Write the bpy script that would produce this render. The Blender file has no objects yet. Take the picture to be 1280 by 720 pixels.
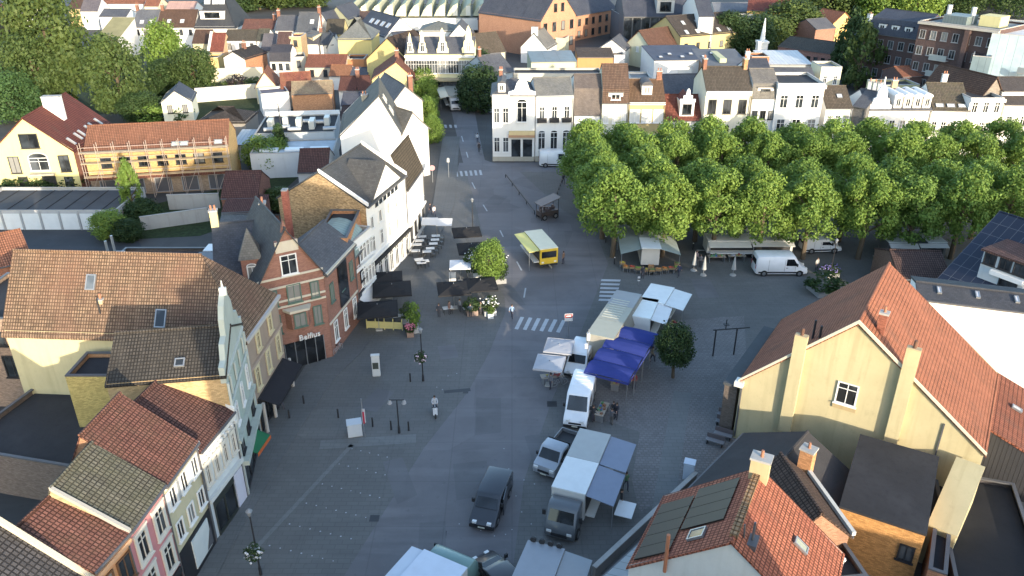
import bpy, bmesh, math, random
from mathutils import Vector, Matrix
random.seed(7)
C = bpy.context.scene.collection
PI = math.pi
R = math.radians
# ---------------------------------------------------------------- survey: photo pixel + height -> world point
CH, CF, CT = 42.0, 1005.0, R(26.5)
def G(px, py, z=0.0):
    a = (px-640)/CF; b = (py-360)/CF
    dz = -math.sin(CT)-b*math.cos(CT); t = (z-CH)/dz
    return Vector((a*t, (math.cos(CT)-b*math.sin(CT))*t, z))
def ZAT(Y, py):
    b = (py-360)/CF; return CH-Y*(math.sin(CT)+b*math.cos(CT))/(math.cos(CT)-b*math.sin(CT))
# ---------------------------------------------------------------- materials
M = {}
def rgb(c): return (c[0], c[1], c[2], 1)
class NT:
    def __init__(s, m):
        m.use_nodes = True; s.t = m.node_tree; s.n = s.t.nodes; s.n.clear()
        s.out = s.n.new('ShaderNodeOutputMaterial'); s.b = s.n.new('ShaderNodeBsdfPrincipled')
        s.l(s.b.outputs[0], s.out.inputs[0])
    def l(s, a, b): s.t.links.new(a, b)
    def uv(s):
        x = s.n.new('ShaderNodeUVMap'); return x.outputs[0]
    def obj(s):
        x = s.n.new('ShaderNodeTexCoord'); return x.outputs['Object']
    def geo(s):
        x = s.n.new('ShaderNodeNewGeometry'); return x.outputs['Position']
    def noise(s, vec, scale, detail=3, stretch=None, rough=.55):
        if stretch:
            m = s.n.new('ShaderNodeMapping'); m.inputs['Scale'].default_value = stretch; s.l(vec, m.inputs[0]); vec = m.outputs[0]
        x = s.n.new('ShaderNodeTexNoise'); x.inputs['Scale'].default_value = scale; x.inputs['Detail'].default_value = detail
        x.inputs['Roughness'].default_value = rough; s.l(vec, x.inputs['Vector']); return x.outputs['Fac']
    def ramp(s, f, a, b, va=0., vb=1.):
        x = s.n.new('ShaderNodeMapRange'); x.inputs[1].default_value = a; x.inputs[2].default_value = b
        x.inputs[3].default_value = va; x.inputs[4].default_value = vb; s.l(f, x.inputs[0]); return x.outputs[0]
    def mix(s, f, a, b, mode='MIX'):
        x = s.n.new('ShaderNodeMix'); x.data_type = 'RGBA'; x.blend_type = mode
        for v, i in ((f, 0), (a, 6), (b, 7)):
            if isinstance(v, (int, float)): x.inputs[i].default_value = v
            elif isinstance(v, (tuple, list)): x.inputs[i].default_value = rgb(v)
            else: s.l(v, x.inputs[i])
        return x.outputs[2]
    def brick(s, vec, w, h, c1, c2, mortar, msize=.02, offset=.5, smooth=.1):
        x = s.n.new('ShaderNodeTexBrick'); x.offset = offset; x.inputs['Scale'].default_value = 1
        x.inputs['Brick Width'].default_value = w; x.inputs['Row Height'].default_value = h
        x.inputs['Mortar Size'].default_value = msize; x.inputs['Mortar Smooth'].default_value = smooth
        for k, c in (('Color1', c1), ('Color2', c2), ('Mortar', mortar)): x.inputs[k].default_value = rgb(c)
        s.l(vec, x.inputs['Vector']); return x
    def bump(s, h, strength=.4, dist=.05):
        x = s.n.new('ShaderNodeBump'); x.inputs['Strength'].default_value = strength; x.inputs['Distance'].default_value = dist
        s.l(h, x.inputs['Height']); s.l(x.outputs[0], s.b.inputs['Normal'])
    def col(s, c):
        if isinstance(c, (tuple, list)): s.b.inputs['Base Color'].default_value = rgb(c)
        else: s.l(c, s.b.inputs['Base Color'])
    def rough(s, r, spec=.3):
        s.b.inputs['Roughness'].default_value = r; s.b.inputs['Specular IOR Level'].default_value = spec
def mul(c, k): return tuple(min(1, x*k) for x in c)
def newm(key):
    m = bpy.data.materials.new(key); M[key] = m; return m, NT(m)
def plaster(c, dirt=.5):
    c = mul(c, .92)
    k = 'plaster_%.2f_%.2f_%.2f_%.1f' % (*c, dirt)
    if k in M: return M[k]
    m, n = newm(k); u = n.uv()
    a = n.noise(u, .35, 4); st = n.noise(u, 1.0, 4, (1.6, .12, 1)); f = n.noise(u, 6, 3)
    x = n.mix(n.ramp(a, .38, .72, 0, .5*dirt), c, mul(c, .72))
    x = n.mix(n.ramp(st, .5, .75, 0, .45*dirt), x, mul((c[0]*.9, c[1]*.87, c[2]*.8), .62))
    x = n.mix(n.ramp(f, .3, .7, 0, .12), x, mul(c, .7))
    x = n.mix(n.ramp(n.noise(u, 1.7, 6, (1, .6, 1), .7), .56, .66, 0, .22*dirt), x, mul(c, .6)); n.col(x); n.rough(.9, .15); n.bump(a, .25, .12); return m
def brickm(c, var=.25, dirt=.5):
    k = 'brick_%.2f_%.2f_%.2f_%.1f' % (*c, var)
    if k in M: return M[k]
    m, n = newm(k); u = n.uv()
    b = n.brick(u, .26, .09, mul(c, 1-var), mul(c, 1+var), mul(c, .75), .012)
    a = n.noise(u, .3, 5); st = n.noise(u, 1.1, 4, (1.5, .15, 1)); sp = n.noise(u, 3.2, 4)
    x = n.mix(n.ramp(a, .4, .7, 0, .6*dirt), b.outputs[0], mul(c, .6))
    x = n.mix(n.ramp(st, .52, .75, 0, .5*dirt), x, mul(c, .5))
    x = n.mix(n.ramp(sp, .5, .7, 0, .5*var*2), x, mul(c, 1.35))
    n.col(x); n.rough(.95, .1); n.bump(b.outputs['Fac'], .2, -.01); return m
def tile(c, row=.34, wid=.24, var=.22, moss=0., c2=None):
    tone = lambda q: tuple((x*.8+.2*(.35*q[0]+.5*q[1]+.15*q[2]))*.74 for x in q)
    c = tone(c); c2 = tone(c2) if c2 else None
    k = 'tiles_%.2f_%.2f_%.2f_%.2f_%.1f_%s' % (*c, row, moss, c2)
    if k in M: return M[k]
    m, n = newm(k); u = n.uv(); c2 = c2 or mul(c, .6)
    b = n.brick(u, wid, row, mul(c, 1-var), mul(c, 1+var), mul(c, .28), .045, 0, .35)
    a = n.noise(u, .28, 5); sp = n.noise(u, 2.4, 4); st = n.noise(u, 1.4, 4, (1, .16, 1))
    x = n.mix(n.ramp(a, .4, .68, 0, .65), b.outputs[0], c2, 'MIX')
    x = n.mix(n.ramp(sp, .48, .75, 0, .5), x, mul(c, .5))
    x = n.mix(n.ramp(st, .5, .75, 0, .4), x, mul(c, 1.25))
    x = n.mix(n.ramp(n.noise(u, .55, 5, (1, .5, 1)), .55, .72, 0, .35), x, (.07,.062,.05))
    if moss: x = n.mix(n.ramp(n.noise(u, .9, 6), .5-.2*moss, .8-.15*moss, 0, .8*moss), x, (.10, .105, .055))
    x = n.mix(n.ramp(b.outputs['Fac'], 0, 1, 0, .42), x, mul(c, .22))
    ma = n.n.new('ShaderNodeMath'); ma.operation = 'MULTIPLY_ADD'; ma.inputs[1].default_value = -3.5; n.l(n.noise(u, .7, 3), ma.inputs[0]); n.l(b.outputs['Fac'], ma.inputs[2])
    n.col(x); n.rough(.85, .2); n.bump(ma.outputs[0], .7, -.04); return m
def slate(c=(.075, .078, .09)):
    k = 'slate_%.3f_%.3f_%.3f' % c
    if k in M: return M[k]
    m, n = newm(k); u = n.uv()
    b = n.brick(u, .3, .22, mul(c, .82), mul(c, 1.2), mul(c, .55), .012)
    a = n.noise(u, .25, 5); st = n.noise(u, 1.2, 4, (1.2, .14, 1))
    x = n.mix(n.ramp(a, .4, .7, 0, .5), b.outputs[0], mul((c[0]*1.05, c[1], c[2]*.88), 1.55))
    x = n.mix(n.ramp(st, .52, .75, 0, .5), x, mul(c, .6))
    n.col(x); n.rough(.7, .25); n.bump(b.outputs['Fac'], .3, -.015); return m
def seam(c, wid=.6, rough=.45, metal=.0):
    k = 'seam_%.2f_%.2f_%.2f_%.2f' % (*c, wid)
    if k in M: return M[k]
    m, n = newm(k); u = n.uv()
    b = n.brick(u, wid, 60, c, mul(c, .92), mul(c, .45), .03, 0)
    x = n.mix(n.ramp(n.noise(u, .5, 5), .4, .7, 0, .5), b.outputs[0], mul(c, .65))
    n.col(x); n.rough(rough, .4); n.b.inputs['Metallic'].default_value = metal; n.bump(b.outputs['Fac'], .5, .03); return m
def flatm(c, spots=.5):
    k = 'membrane_%.3f_%.3f_%.3f' % c
    if k in M: return M[k]
    m, n = newm(k); u = n.uv()
    a = n.noise(u, .3, 6); f = n.noise(u, 2.2, 5); g = n.noise(u, 9, 3)
    x = n.mix(n.ramp(a, .42, .65, 0, .7*spots), c, mul(c, 1.7))
    x = n.mix(n.ramp(f, .5, .75, 0, .6*spots), x, mul(c, .55))
    x = n.mix(n.ramp(g, .45, .7, 0, .25), x, mul(c, 1.5))
    n.col(x); n.rough(.85, .25); n.bump(f, .2, .03); return m
def paint(c, rough=.4, metal=0., spec=.5, coat=0.):
    k = 'paint_%.3f_%.3f_%.3f_%.2f_%.1f' % (*c, rough, metal)
    if k in M: return M[k]
    m, n = newm(k); o = n.obj()
    x = n.mix(n.ramp(n.noise(o, 1.3, 4), .4, .72, 0, .28), c, mul(c, .72))
    n.col(x); n.rough(rough, spec); n.b.inputs['Metallic'].default_value = metal
    if coat: n.b.inputs['Coat Weight'].default_value = coat
    return m
def glass(c=(.018, .022, .026), rough=.08):
    k = 'glass_%.3f' % c[0]
    if k in M: return M[k]
    m, n = newm(k); o = n.geo()
    n.col(n.mix(n.ramp(n.noise(o, .45, 2), .42, .62), mul(c, .5), mul(c, 2.2))); n.rough(rough, .6); return m
def solar():
    if 'solar' in M: return M['solar']
    m, n = newm('solar'); u = n.uv()
    b = n.brick(u, 1.0, 1.65, (.014, .018, .032), (.02, .024, .04), (.11, .11, .12), .022, 0)
    n.col(b.outputs[0]); n.rough(.22, .5); return m
def cloth(c):
    k = 'cloth_%.3f_%.3f_%.3f' % c
    if k in M: return M[k]
    m, n = newm(k); o = n.obj()
    n.col(n.mix(n.ramp(n.noise(o, .8, 4), .35, .7, 0, .4), c, mul(c, .7))); n.rough(.9, .1); n.bump(n.noise(o, 2.5, 3), .25, .08); return m
# ---------------------------------------------------------------- mesh builder
class MB:
    def __init__(s): s.v = []; s.f = []; s.m = []
    def poly(s, pts, m=0):
        i = len(s.v); s.v += [tuple(p) for p in pts]; s.f.append(list(range(i, i+len(pts)))); s.m.append(m); return s
    def box(s, x0, y0, z0, x1, y1, z1, m=0, skip=''):
        P = [(x0,y0,z0),(x1,y0,z0),(x1,y1,z0),(x0,y1,z0),(x0,y0,z1),(x1,y0,z1),(x1,y1,z1),(x0,y1,z1)]
        i = len(s.v); s.v += P
        for k, q in (('b',(0,3,2,1)),('t',(4,5,6,7)),('F',(0,1,5,4)),('R',(1,2,6,5)),('B',(2,3,7,6)),('L',(3,0,4,7))):
            if k not in skip: s.f.append([i+j for j in q]); s.m.append(m)
        return s
    def obox(s, c, u, L, W, H, m=0):          # box centred at c, long axis u (any 3D direction)
        u = Vector(u).normalized(); up = Vector((0,0,1)) if abs(u.z) < .95 else Vector((0,1,0))
        v = up.cross(u).normalized(); w = u.cross(v); c = Vector(c); i = len(s.v)
        for a in (-.5, .5):
            for b, d in ((-.5,-.5),(.5,-.5),(.5,.5),(-.5,.5)): s.v.append(tuple(c+u*a*L+v*b*W+w*d*H))
        for q in ((0,3,2,1),(4,5,6,7),(0,1,5,4),(1,2,6,5),(2,3,7,6),(3,0,4,7)): s.f.append([i+j for j in q]); s.m.append(m)
        return s
    def prism(s, prof, a0, a1, axis='x', m=0, mcap=None):   # closed profile swept along an axis
        n = len(prof); i = len(s.v)
        mp = {'x': lambda a, p: (a, p[0], p[1]), 'y': lambda a, p: (p[0], a, p[1]), 'z': lambda a, p: (p[0], p[1], a)}[axis]
        for a in (a0, a1):
            for p in prof: s.v.append(mp(a, p))
        for k in range(n):
            j = (k+1) % n; s.f.append([i+k, i+j, i+n+j, i+n+k]); s.m.append(m)
        mc = m if mcap is None else mcap
        s.f.append([i+k for k in range(n)][::-1]); s.m.append(mc); s.f.append([i+n+k for k in range(n)]); s.m.append(mc); return s
    def cyl(s, p0, p1, r0, r1=None, n=8, m=0, caps=True):
        r1 = r0 if r1 is None else r1; p0 = Vector(p0); p1 = Vector(p1); u = (p1-p0).normalized()
        a = u.orthogonal().normalized(); b = u.cross(a); i = len(s.v)
        for p, r in ((p0, r0), (p1, r1)):
            for k in range(n):
                t = 2*PI*k/n; s.v.append(tuple(p+a*math.cos(t)*r+b*math.sin(t)*r))
        for k in range(n):
            j = (k+1) % n; s.f.append([i+k, i+j, i+n+j, i+n+k]); s.m.append(m)
        if caps: s.f.append([i+k for k in range(n)][::-1]); s.m.append(m); s.f.append([i+n+k for k in range(n)]); s.m.append(m)
        return s
    def ell(s, c, rx, ry, rz, n=10, k=6, m=0):
        i = len(s.v)
        for a in range(k+1):
            t = PI*a/k
            for b in range(n):
                p = 2*PI*b/n; s.v.append((c[0]+rx*math.sin(t)*math.cos(p), c[1]+ry*math.sin(t)*math.sin(p), c[2]+rz*math.cos(t)))
        for a in range(k):
            for b in range(n):
                q = (b+1) % n; s.f.append([i+a*n+b, i+(a+1)*n+b, i+(a+1)*n+q, i+a*n+q]); s.m.append(m)
        return s
    def mesh(s, name, mats, fix=True, smooth=0):
        me = bpy.data.meshes.new(name); me.from_pydata(s.v, [], s.f)
        for m in (mats if isinstance(mats, (list, tuple)) else [mats]): me.materials.append(m)
        me.polygons.foreach_set('material_index', s.m)
        if fix:
            bm = bmesh.new(); bm.from_mesh(me)
            if smooth: bmesh.ops.remove_doubles(bm, verts=bm.verts, dist=.0005)
            bmesh.ops.recalc_face_normals(bm, faces=bm.faces); bm.to_mesh(me); bm.free()
        uvl = me.uv_layers.new(name='UVMap').data; vs = me.vertices
        for p in me.polygons:
            n = p.normal; u = Vector((-n.y, n.x, 0))
            u = u.normalized() if u.length > .02 else Vector((1, 0, 0))
            v = n.cross(u)
            for li in p.loop_indices:
                co = vs[me.loops[li].vertex_index].co; uvl[li].uv = (co.dot(u), co.dot(v))
        if smooth:
            me.polygons.foreach_set('use_smooth', [True]*len(me.polygons)); me.set_sharp_from_angle(angle=R(smooth))
        me.update(); return me
    def build(s, name, mats, parent=None, loc=None, rot=None, smooth=0, fix=True):
        return link(name, s.mesh(name, mats, fix, smooth), parent, loc, rot)
def link(name, me, parent=None, loc=None, rot=None):
    o = bpy.data.objects.new(name, me); C.objects.link(o)
    if parent: o.parent = parent
    if loc is not None: o.location = loc
    if rot is not None: o.rotation_euler = (0, 0, rot) if isinstance(rot, (int, float)) else rot
    return o
def tag(o, label, cat, group=None, kind=None):
    if label: o['label'] = label
    if cat: o['category'] = cat
    if group: o['group'] = group
    if kind: o['kind'] = kind
    return o
def thing(name, label, cat, loc=(0,0,0), rot=0, group=None):
    o = link(name, None, None, loc, rot); o.empty_display_size = .3; return tag(o, label, cat, group)
def struct(name, mb, mat, **k):
    o = mb.build(name, mat, **k); o['kind'] = 'structure'; return o
def copy_tree(o, parent=None):
    c = o.copy(); C.objects.link(c)
    if parent: c.parent = parent
    for ch in list(o.children): copy_tree(ch, c)
    return c
def dup(o, label, loc, rot=0, group=None):
    c = copy_tree(o); c.location = loc; c.rotation_euler = (0, 0, rot)
    if label: c['label'] = label
    if group: c['group'] = group
    return c
# ---------------------------------------------------------------- palette
WHITE = (.76, .75, .71); CREAM = (.66, .58, .37); YELLOW = (.60, .49, .20); PALE = (.66, .62, .44)
RED = (.30, .13, .095); TAN = (.42, .33, .2); ORB = (.46, .25, .12); DBR = (.17, .115, .095)
wh = plaster(WHITE); FR = paint((.74, .74, .72), .5); GL = glass(); DK = paint((.025, .025, .028), .5)
T_OR = tile((.46, .16, .075)); T_RED = tile((.33, .085, .055)); T_BR = tile((.17, .095, .065)); T_DK = tile((.075, .068, .066))
T_MOSS = tile((.155, .14, .095), moss=.8); T_TAN = tile((.42, .19, .085), .36, .26); SL = slate(); SLG = slate((.13, .13, .125)); SLB = slate((.05, .055, .072))
FLAT = flatm((.035, .035, .038)); FLG = flatm((.16, .165, .17)); ZINC = seam((.30, .33, .35)); COPPER = seam((.22, .29, .27), .5)
STEEL = paint((.35, .36, .37), .4, .6); GUT = paint((.10, .10, .105), .5); CONC = flatm((.34, .33, .31), .5); STONE = plaster((.48, .44, .36), .8)
# ---------------------------------------------------------------- windows and houses
WC = {}
BLIND = paint((.62, .61, .57), .6); SHUT = paint((.70, .69, .64), .5); WOOD = paint((.14, .075, .04), .5); GREENW = paint((.10, .16, .13), .4)
CURT = paint((.20,.20,.19), .6); GL2 = glass((.04,.045,.05), .12); wrnd = random.Random(21)
STY = {'e': (paint((.30,.30,.31), .5), GL), 'w': (FR, GL), 'd': (DK, GL), 'b': (FR, BLIND), 's': (FR, GL), 'g': (paint((.3,.31,.32),.5), paint((.09,.09,.1),.5)), 'n': (WOOD, GL), 'a': (FR, GL),
       't': (plaster((.66,.63,.56)), GL), 'k': (DK, glass((.03,.032,.035))), 'c': (FR, CURT), 'v': (GREENW, CURT), 'o': (plaster((.6,.52,.34)), GL)}
def winmesh(w, h, st):
    k = (round(w,2), round(h,2), st)
    if k in WC: return WC[k]
    f = MB(); t = .09; D = .09
    if st in 'to': t = .2
    f.box(-w/2-t*.3, -D, 0, -w/2+t, 0, h); f.box(w/2-t, -D, 0, w/2+t*.3, 0, h)
    f.box(-w/2+t, -D, h-t, w/2-t, 0, h); f.box(-w/2+t, -D, 0, w/2-t, 0, t)
    if st not in 'g':
        f.box(-.03, -.06, t, .03, -.02, h-t)
        if h > 1.5 and st in 'wsatco': f.box(-w/2+t, -.06, h*.7, -.035, -.02, h*.7+.06); f.box(.035, -.06, h*.7, w/2-t, -.02, h*.7+.06)
        f.box(-w/2-.12, -.17, -.09, w/2+.12, 0, -.003)
    if st == 's':
        for s in (-1, 1): f.box(s*(w/2+.06), -.06, 0, s*(w/2+.06+w*.5), -.003, h)
    if st in 'to':
        f.box(-w/2-.12, -.12, h+.003, w/2+.12, 0, h+.16)
    if st == 'a':
        n = 7; r = w/2+.03
        for i in range(n):
            a0 = PI*i/n; a1 = PI*(i+1)/n
            p = [(r*math.cos(a), h+.003+r*.55*math.sin(a)) for a in (a0, a1)]; q = [((r-.1)*math.cos(a), h+.003+(r-.1)*.55*math.sin(a)) for a in (a1, a0)]
            f.prism(p+q, -D, 0, 'y')
    g = MB()
    if st == 'a': g.prism([(-w/2+t, t)]+[(w/2-t, t)]+[((w/2-.07)*math.cos(PI*i/8), h+(w/2-.07)*.5*math.sin(PI*i/8)) for i in range(9)], -.02, -.004, 'y')
    else: g.box(-w/2+t, -.02, t, w/2-t, -.004, h-t)
    a, b = STY[st]
    WC[k] = (f.mesh('window', a), [g.mesh('pane', b)]+([g.mesh('pane', CURT), g.mesh('pane', GL2)] if b is GL else [])); return WC[k]
def put_win(root, w, h, st, loc, rot, nm='window'):
    f, g = winmesh(w, h, st)
    o = link(nm, f, root, loc, rot); link('pane', g[wrnd.choice((0,0,0,1,2,2)) if len(g) > 1 else 0], o); return o
class House:
    def face(s, F):
        w, d = s.w, s.d
        return {'F': ((0,0), (1,0), w, 0), 'R': ((w,0), (0,1), d, PI/2), 'B': ((w,d), (-1,0), w, PI), 'L': ((0,d), (0,-1), d, -PI/2)}[F]
    def on(s, F, x, out=0.):
        o, u, L, r = s.face(F); n = (u[1], -u[0])
        return (o[0]+u[0]*x+n[0]*out, o[1]+u[1]*x+n[1]*out), r
    def wins(s, F, z0, h, n, w, st='w', x0=None, x1=None, nm='window'):
        L = s.face(F)[2]; x0 = 0 if x0 is None else x0; x1 = L if x1 is None else x1
        for i in range(n):
            (x, y), r = s.on(F, x0+(x1-x0)*(i+.5)/n, .012); put_win(s.root, w, h, st, (x, y, z0), r, nm)
    def fbox(s, F, x0, x1, z0, z1, dep, mat, name, back=0.):
        """a box on a face, dep metres proud"""
        (x, y), r = s.on(F, x0, 0); return MB().box(0, -dep, z0, x1-x0, back, z1).build(name, mat, s.root, (x, y, 0), r)
    def door(s, F, x, w, h, mat=WOOD):
        (px, py), r = s.on(F, x, .01)
        o = MB().box(-w/2, -.05, 0, w/2, 0, h).box(-w/2-.1, -.08, 0, -w/2-.002, 0, h+.1).box(w/2+.002, -.08, 0, w/2+.1, 0, h+.1).build('door', mat, s.root, (px, py, 0), r)
        MB().box(w/2-.22, -.11, 1.0, w/2-.08, -.055, 1.06).build('handle', STEEL, o)
    def shop(s, F, x0, x1, h, frame=DK, sign=None, aw=None):
        (x, y), r = s.on(F, x0, .012); W = x1-x0; f = MB(); n = max(2, round(W/1.6))
        f.box(0, -.1, 0, W, 0, .35); f.box(0, -.14, h-.5, W, 0, h)
        for i in range(n+1): f.box(W*i/n-.05 if i else 0, -.1, .352, W*i/n+.05 if i < n else W, 0, h-.502)
        o = f.build('shop_front', frame, s.root, (x, y, 0), r)
        MB().box(.05, -.03, .353, W-.05, -.006, h-.503).build('pane', GL, o)
        if sign: MB().box(.3, -.2, h-.42, W-.3, -.143, h-.08).build('sign_board', sign, o)
        if aw: s.awning(F, x0, x1, h, aw)
    def awning(s, F, x0, x1, h, m, dep=1.6):
        (x, y), r = s.on(F, x0, .16); W = x1-x0
        MB().prism([(0, h), (-dep, h-.6), (-dep, h-.85), (-dep+.04, h-.85), (-dep+.04, h-.62), (0, h-.06)], .05, W-.05, 'x').build('awning', m, s.root, (x, y, 0), r)
    def slope(s, t, x, side='F'):
        z, w, d = s.z, s.w, s.d
        if s.roof == 'perp':
            a = w*s.off if side == 'L' else w*(1-s.off)
            return ((t*a if side == 'L' else w-t*a), x, z+s.rise*t), (a, s.rise)
        a = d*s.off if side == 'F' else d*(1-s.off)
        return (x, (t*a if side == 'F' else d-t*a), z+s.rise*t), (a, s.rise)
    def skylight(s, x, t, side='F', w=.8, h=1.2, mat=None):
        p, (a, rs) = s.slope(t, x, side); th = math.atan2(rs, a)
        rz = {'F': 0, 'B': PI, 'L': -PI/2, 'R': PI/2}[side]
        f = MB()
        f.box(-w/2, -h/2, .0, -w/2+.09, h/2, .16).box(w/2-.09, -h/2, .0, w/2, h/2, .16).box(-w/2+.09, -h/2, .0, w/2-.09, -h/2+.09, .16).box(-w/2+.09, h/2-.09, .0, w/2-.09, h/2, .16)
        o = f.build('skylight', STEEL, s.rf, p, (Matrix.Rotation(rz, 3, 'Z') @ Matrix.Rotation(th, 3, 'X')).to_euler())
        MB().box(-w/2+.09, -h/2+.09, .02, w/2-.09, h/2-.09, .12).build('pane', mat or glass((.05, .06, .07)), o)
    def chimney(s, x, y, ztop, sx=.6, sy=.6, mat=None, zb=None, pots=2):
        zb = s.z-.2 if zb is None else zb; ztop = min(ztop, s.z+s.rise+1.3) if s.roof != 'flat' else ztop; m = MB().box(x-sx/2, y-sy/2, zb, x+sx/2, y+sy/2, ztop).box(x-sx/2-.07, y-sy/2-.07, ztop+.002, x+sx/2+.07, y+sy/2+.07, ztop+.14, 1)
        o = m.build('chimney', [mat or brickm((.22,.115,.085)), CONC], s.rf)
        q = MB()
        for i in range(pots):
            px = x+(i-(pots-1)/2)*sx*.5 if sx >= sy else x; py = y if sx >= sy else y+(i-(pots-1)/2)*sy*.5
            q.cyl((px, py, ztop+.143), (px, py, ztop+.6), .11, .09, 8)
        if pots: q.build('chimney_pot', paint((.33, .15, .09), .8), o)
    def dormer(s, x, w, h, t=.25, wall=None, rm=None, kind='gable', st='w', side='F'):
        """upright window box standing out of the front slope (local frame of the front)"""
        (px, py, pz), (a, rs) = s.slope(t, x, side); rz = {'F': 0, 'B': PI, 'L': -PI/2, 'R': PI/2}[side]
        D = (h+.8)*a/rs; m = MB(); wall = wall or FR
        m.box(-w/2, 0, -.3, w/2, D, h)
        o = m.build('dormer', wall, s.rf, (px, py, pz), rz); e = .14
        if kind == 'gable': r = MB().prism([(-w/2-e, h+.003), (0, h+w*.45), (w/2+e, h+.003)], -e, D, 'y')
        elif kind == 'arch': r = MB().prism([((w/2+e)*math.cos(PI-PI*i/10), h+.003+(w*.42)*math.sin(PI*i/10)) for i in range(11)], -e, D, 'y')
        elif kind == 'step':
            r = MB().prism([(-w/2-.1, h), (-w/2-.1, h+.5), (-w*.32, h+.5), (-w*.32, h+1.1), (-w*.17, h+1.1), (-w*.1, h+2.0), (0, h+2.3), (w*.1, h+2.0), (w*.17, h+1.1), (w*.32, h+1.1), (w*.32, h+.5), (w/2+.1, h+.5), (w/2+.1, h)], -.05, .25, 'y')
            r.build('stepped_gable', wall, o); r = MB().prism([(-w/2+.1, h+.003), (0, h+w*.5), (w/2-.1, h+.003)], .25, D, 'y')
        else: r = MB().box(-w/2-e, -e, h+.003, w/2+e, D, h+.14)
        r.build('dormer_roof', rm or SL, o)
        put_win(o, w*.62, h*.72, st, (0, -.012, h*.14), 0)
def house(label, A, B, z, rise=3.2, d=8., r=None, roof='par', wall=None, side=None, rm=None, ov=.25, name='house', cat='house',
          group=None, off=.5, hip=(0, 0), zA=None, zB=None, prof=None, gut=True, para=None, ridge=True, ovs=.04, ry=None, rA=None, rB=None, cop=None):
    H = House(); a = A if isinstance(A, Vector) else G(*A, z if zA is None else zA); b = B if isinstance(B, Vector) else G(*B, z if zB is None else zB)
    u = (b-a); u.z = 0; w = u.length; u.normalize(); v = Vector((-u.y, u.x, 0))
    if rA or rB:
        e0 = a if rA else b; rp = rA or rB
        rise = min((abs((G(*rp, z+k*.05)-e0).dot(u)), k*.05) for k in range(10, 200))[1]; d = (G(*rp, z+rise)-e0).dot(v)/off
        print('solved', label[:40], 'rise %.2f depth %.2f' % (rise, d))
    if r is not None: d = (G(*r, z+rise)-a).dot(v)/off
    if ry is not None:
        q = a+u*w*off if roof == 'perp' else a+v*d*off
        rise = max(.5, ZAT(q.y, ry)-z)
    H.w, H.d, H.z, H.rise, H.roof, H.off = w, d, z, rise, roof, off
    H.a, H.u, H.v = Vector((a.x, a.y, 0)), u, v
    H.root = thing(name, label, cat, (a.x, a.y, 0), math.atan2(u.y, u.x), group)
    wall = wall or wh; side = side or wall; rm = rm or T_DK; m = MB(); e = .012
    x0, x1, y0, y1 = e, w-e, e, d-e
    par = roof in ('par', 'mans', 'shed')
    if roof == 'mans': prof = prof or [(0, z), (.7, z+rise*.55), (d*off, z+rise), (d-.7, z+rise*.55), (d, z)]
    if roof == 'shed': prof = [(0, z), (d, z+rise)]
    if roof in ('par',) and prof is None: prof = [(0, z), (d*off, z+rise), (d, z)]
    zf = z
    H.prof = prof
    if roof == 'flat':
        zt = z; m.box(x0, y0, -.3, x1, y1, zt, 1, skip='tF'); m.poly([(x0,y0,-.3),(x1,y0,-.3),(x1,y0,zt),(x0,y0,zt)], 0)
    elif par:
        sec = [(y0, -.3), (y1, -.3)]+[(min(max(p[0], y0), y1), p[1]-.1) for p in reversed(prof)]
        i0 = MB()
        m.poly([(x0, p[0], p[1]) for p in sec], 1); m.poly([(x1, p[0], p[1]) for p in sec][::-1], 1)
        m.poly([(x0,y0,-.3),(x1,y0,-.3),(x1,y0,prof[0][1]-.1),(x0,y0,prof[0][1]-.1)], 0)
        m.poly([(x1,y1,-.3),(x0,y1,-.3),(x0,y1,prof[-1][1]-.1),(x1,y1,prof[-1][1]-.1)], 1)
    else:
        h0, h1 = hip
        fr = [(x0,y0,-.3),(x1,y0,-.3),(x1,y0,z)] + ([] if (h0 or roof == 'hip') else [(w*off, y0, z+rise-.1)]) + [(x0,y0,z)]
        bk = [(x1,y1,-.3),(x0,y1,-.3),(x0,y1,z)] + ([] if (h1 or roof == 'hip') else [(w*off, y1, z+rise-.1)]) + [(x1,y1,z)]
        m.poly(fr, 0); m.poly(bk, 1)
        m.poly([(x0,y1,-.3),(x0,y0,-.3),(x0,y0,z),(x0,y1,z)], 1); m.poly([(x1,y0,-.3),(x1,y1,-.3),(x1,y1,z),(x1,y0,z)], 1)
    H.wall = m.build('wall', [wall, side], H.root, fix=False)
    q = MB(); T = .17
    if roof == 'flat':
        q.box(x0+.2, y0+.2, z-.5, x1-.2, y1-.2, z-.35 if para is None else z-para)
        H.rf = q.build('roof', rm, H.root)
        pm = MB().box(0, 0, z+.002, w, .25, z+.12).box(0, d-.25, z+.002, w, d, z+.12).box(0, .25, z+.002, .25, d-.25, z+.12).box(w-.25, .25, z+.002, w, d-.25, z+.12)
        pm.build('coping', cop or CONC, H.root)
    elif par:
        s0 = (prof[1][1]-prof[0][1])/max(.05, prof[1][0]-prof[0][0]); s1 = (prof[-2][1]-prof[-1][1])/max(.05, prof[-1][0]-prof[-2][0]) if roof != 'shed' else 0
        o0 = ov/max(1, s0); o1 = ov/max(1, s1)
        P = [(prof[0][0]-o0, prof[0][1]-o0*s0)]+list(prof[1:-1])+[(prof[-1][0]+o1, prof[-1][1]-o1*s1)]
        if roof == 'shed': P[-1] = (prof[-1][0]+ov, prof[-1][1]+ov*s0)
        q.prism(P+[(p[0], p[1]-T) for p in reversed(P)], -ovs, w+ovs, 'x')
        H.rf = q.build('roof', rm, H.root)
        if ridge and roof != 'shed':
            k = max(range(len(P)), key=lambda i: P[i][1])
            MB().cyl((-ovs, P[k][0], P[k][1]+.0), (w+ovs, P[k][0], P[k][1]+.0), .12, n=6).build('ridge_tiles', rm, H.rf)
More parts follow.
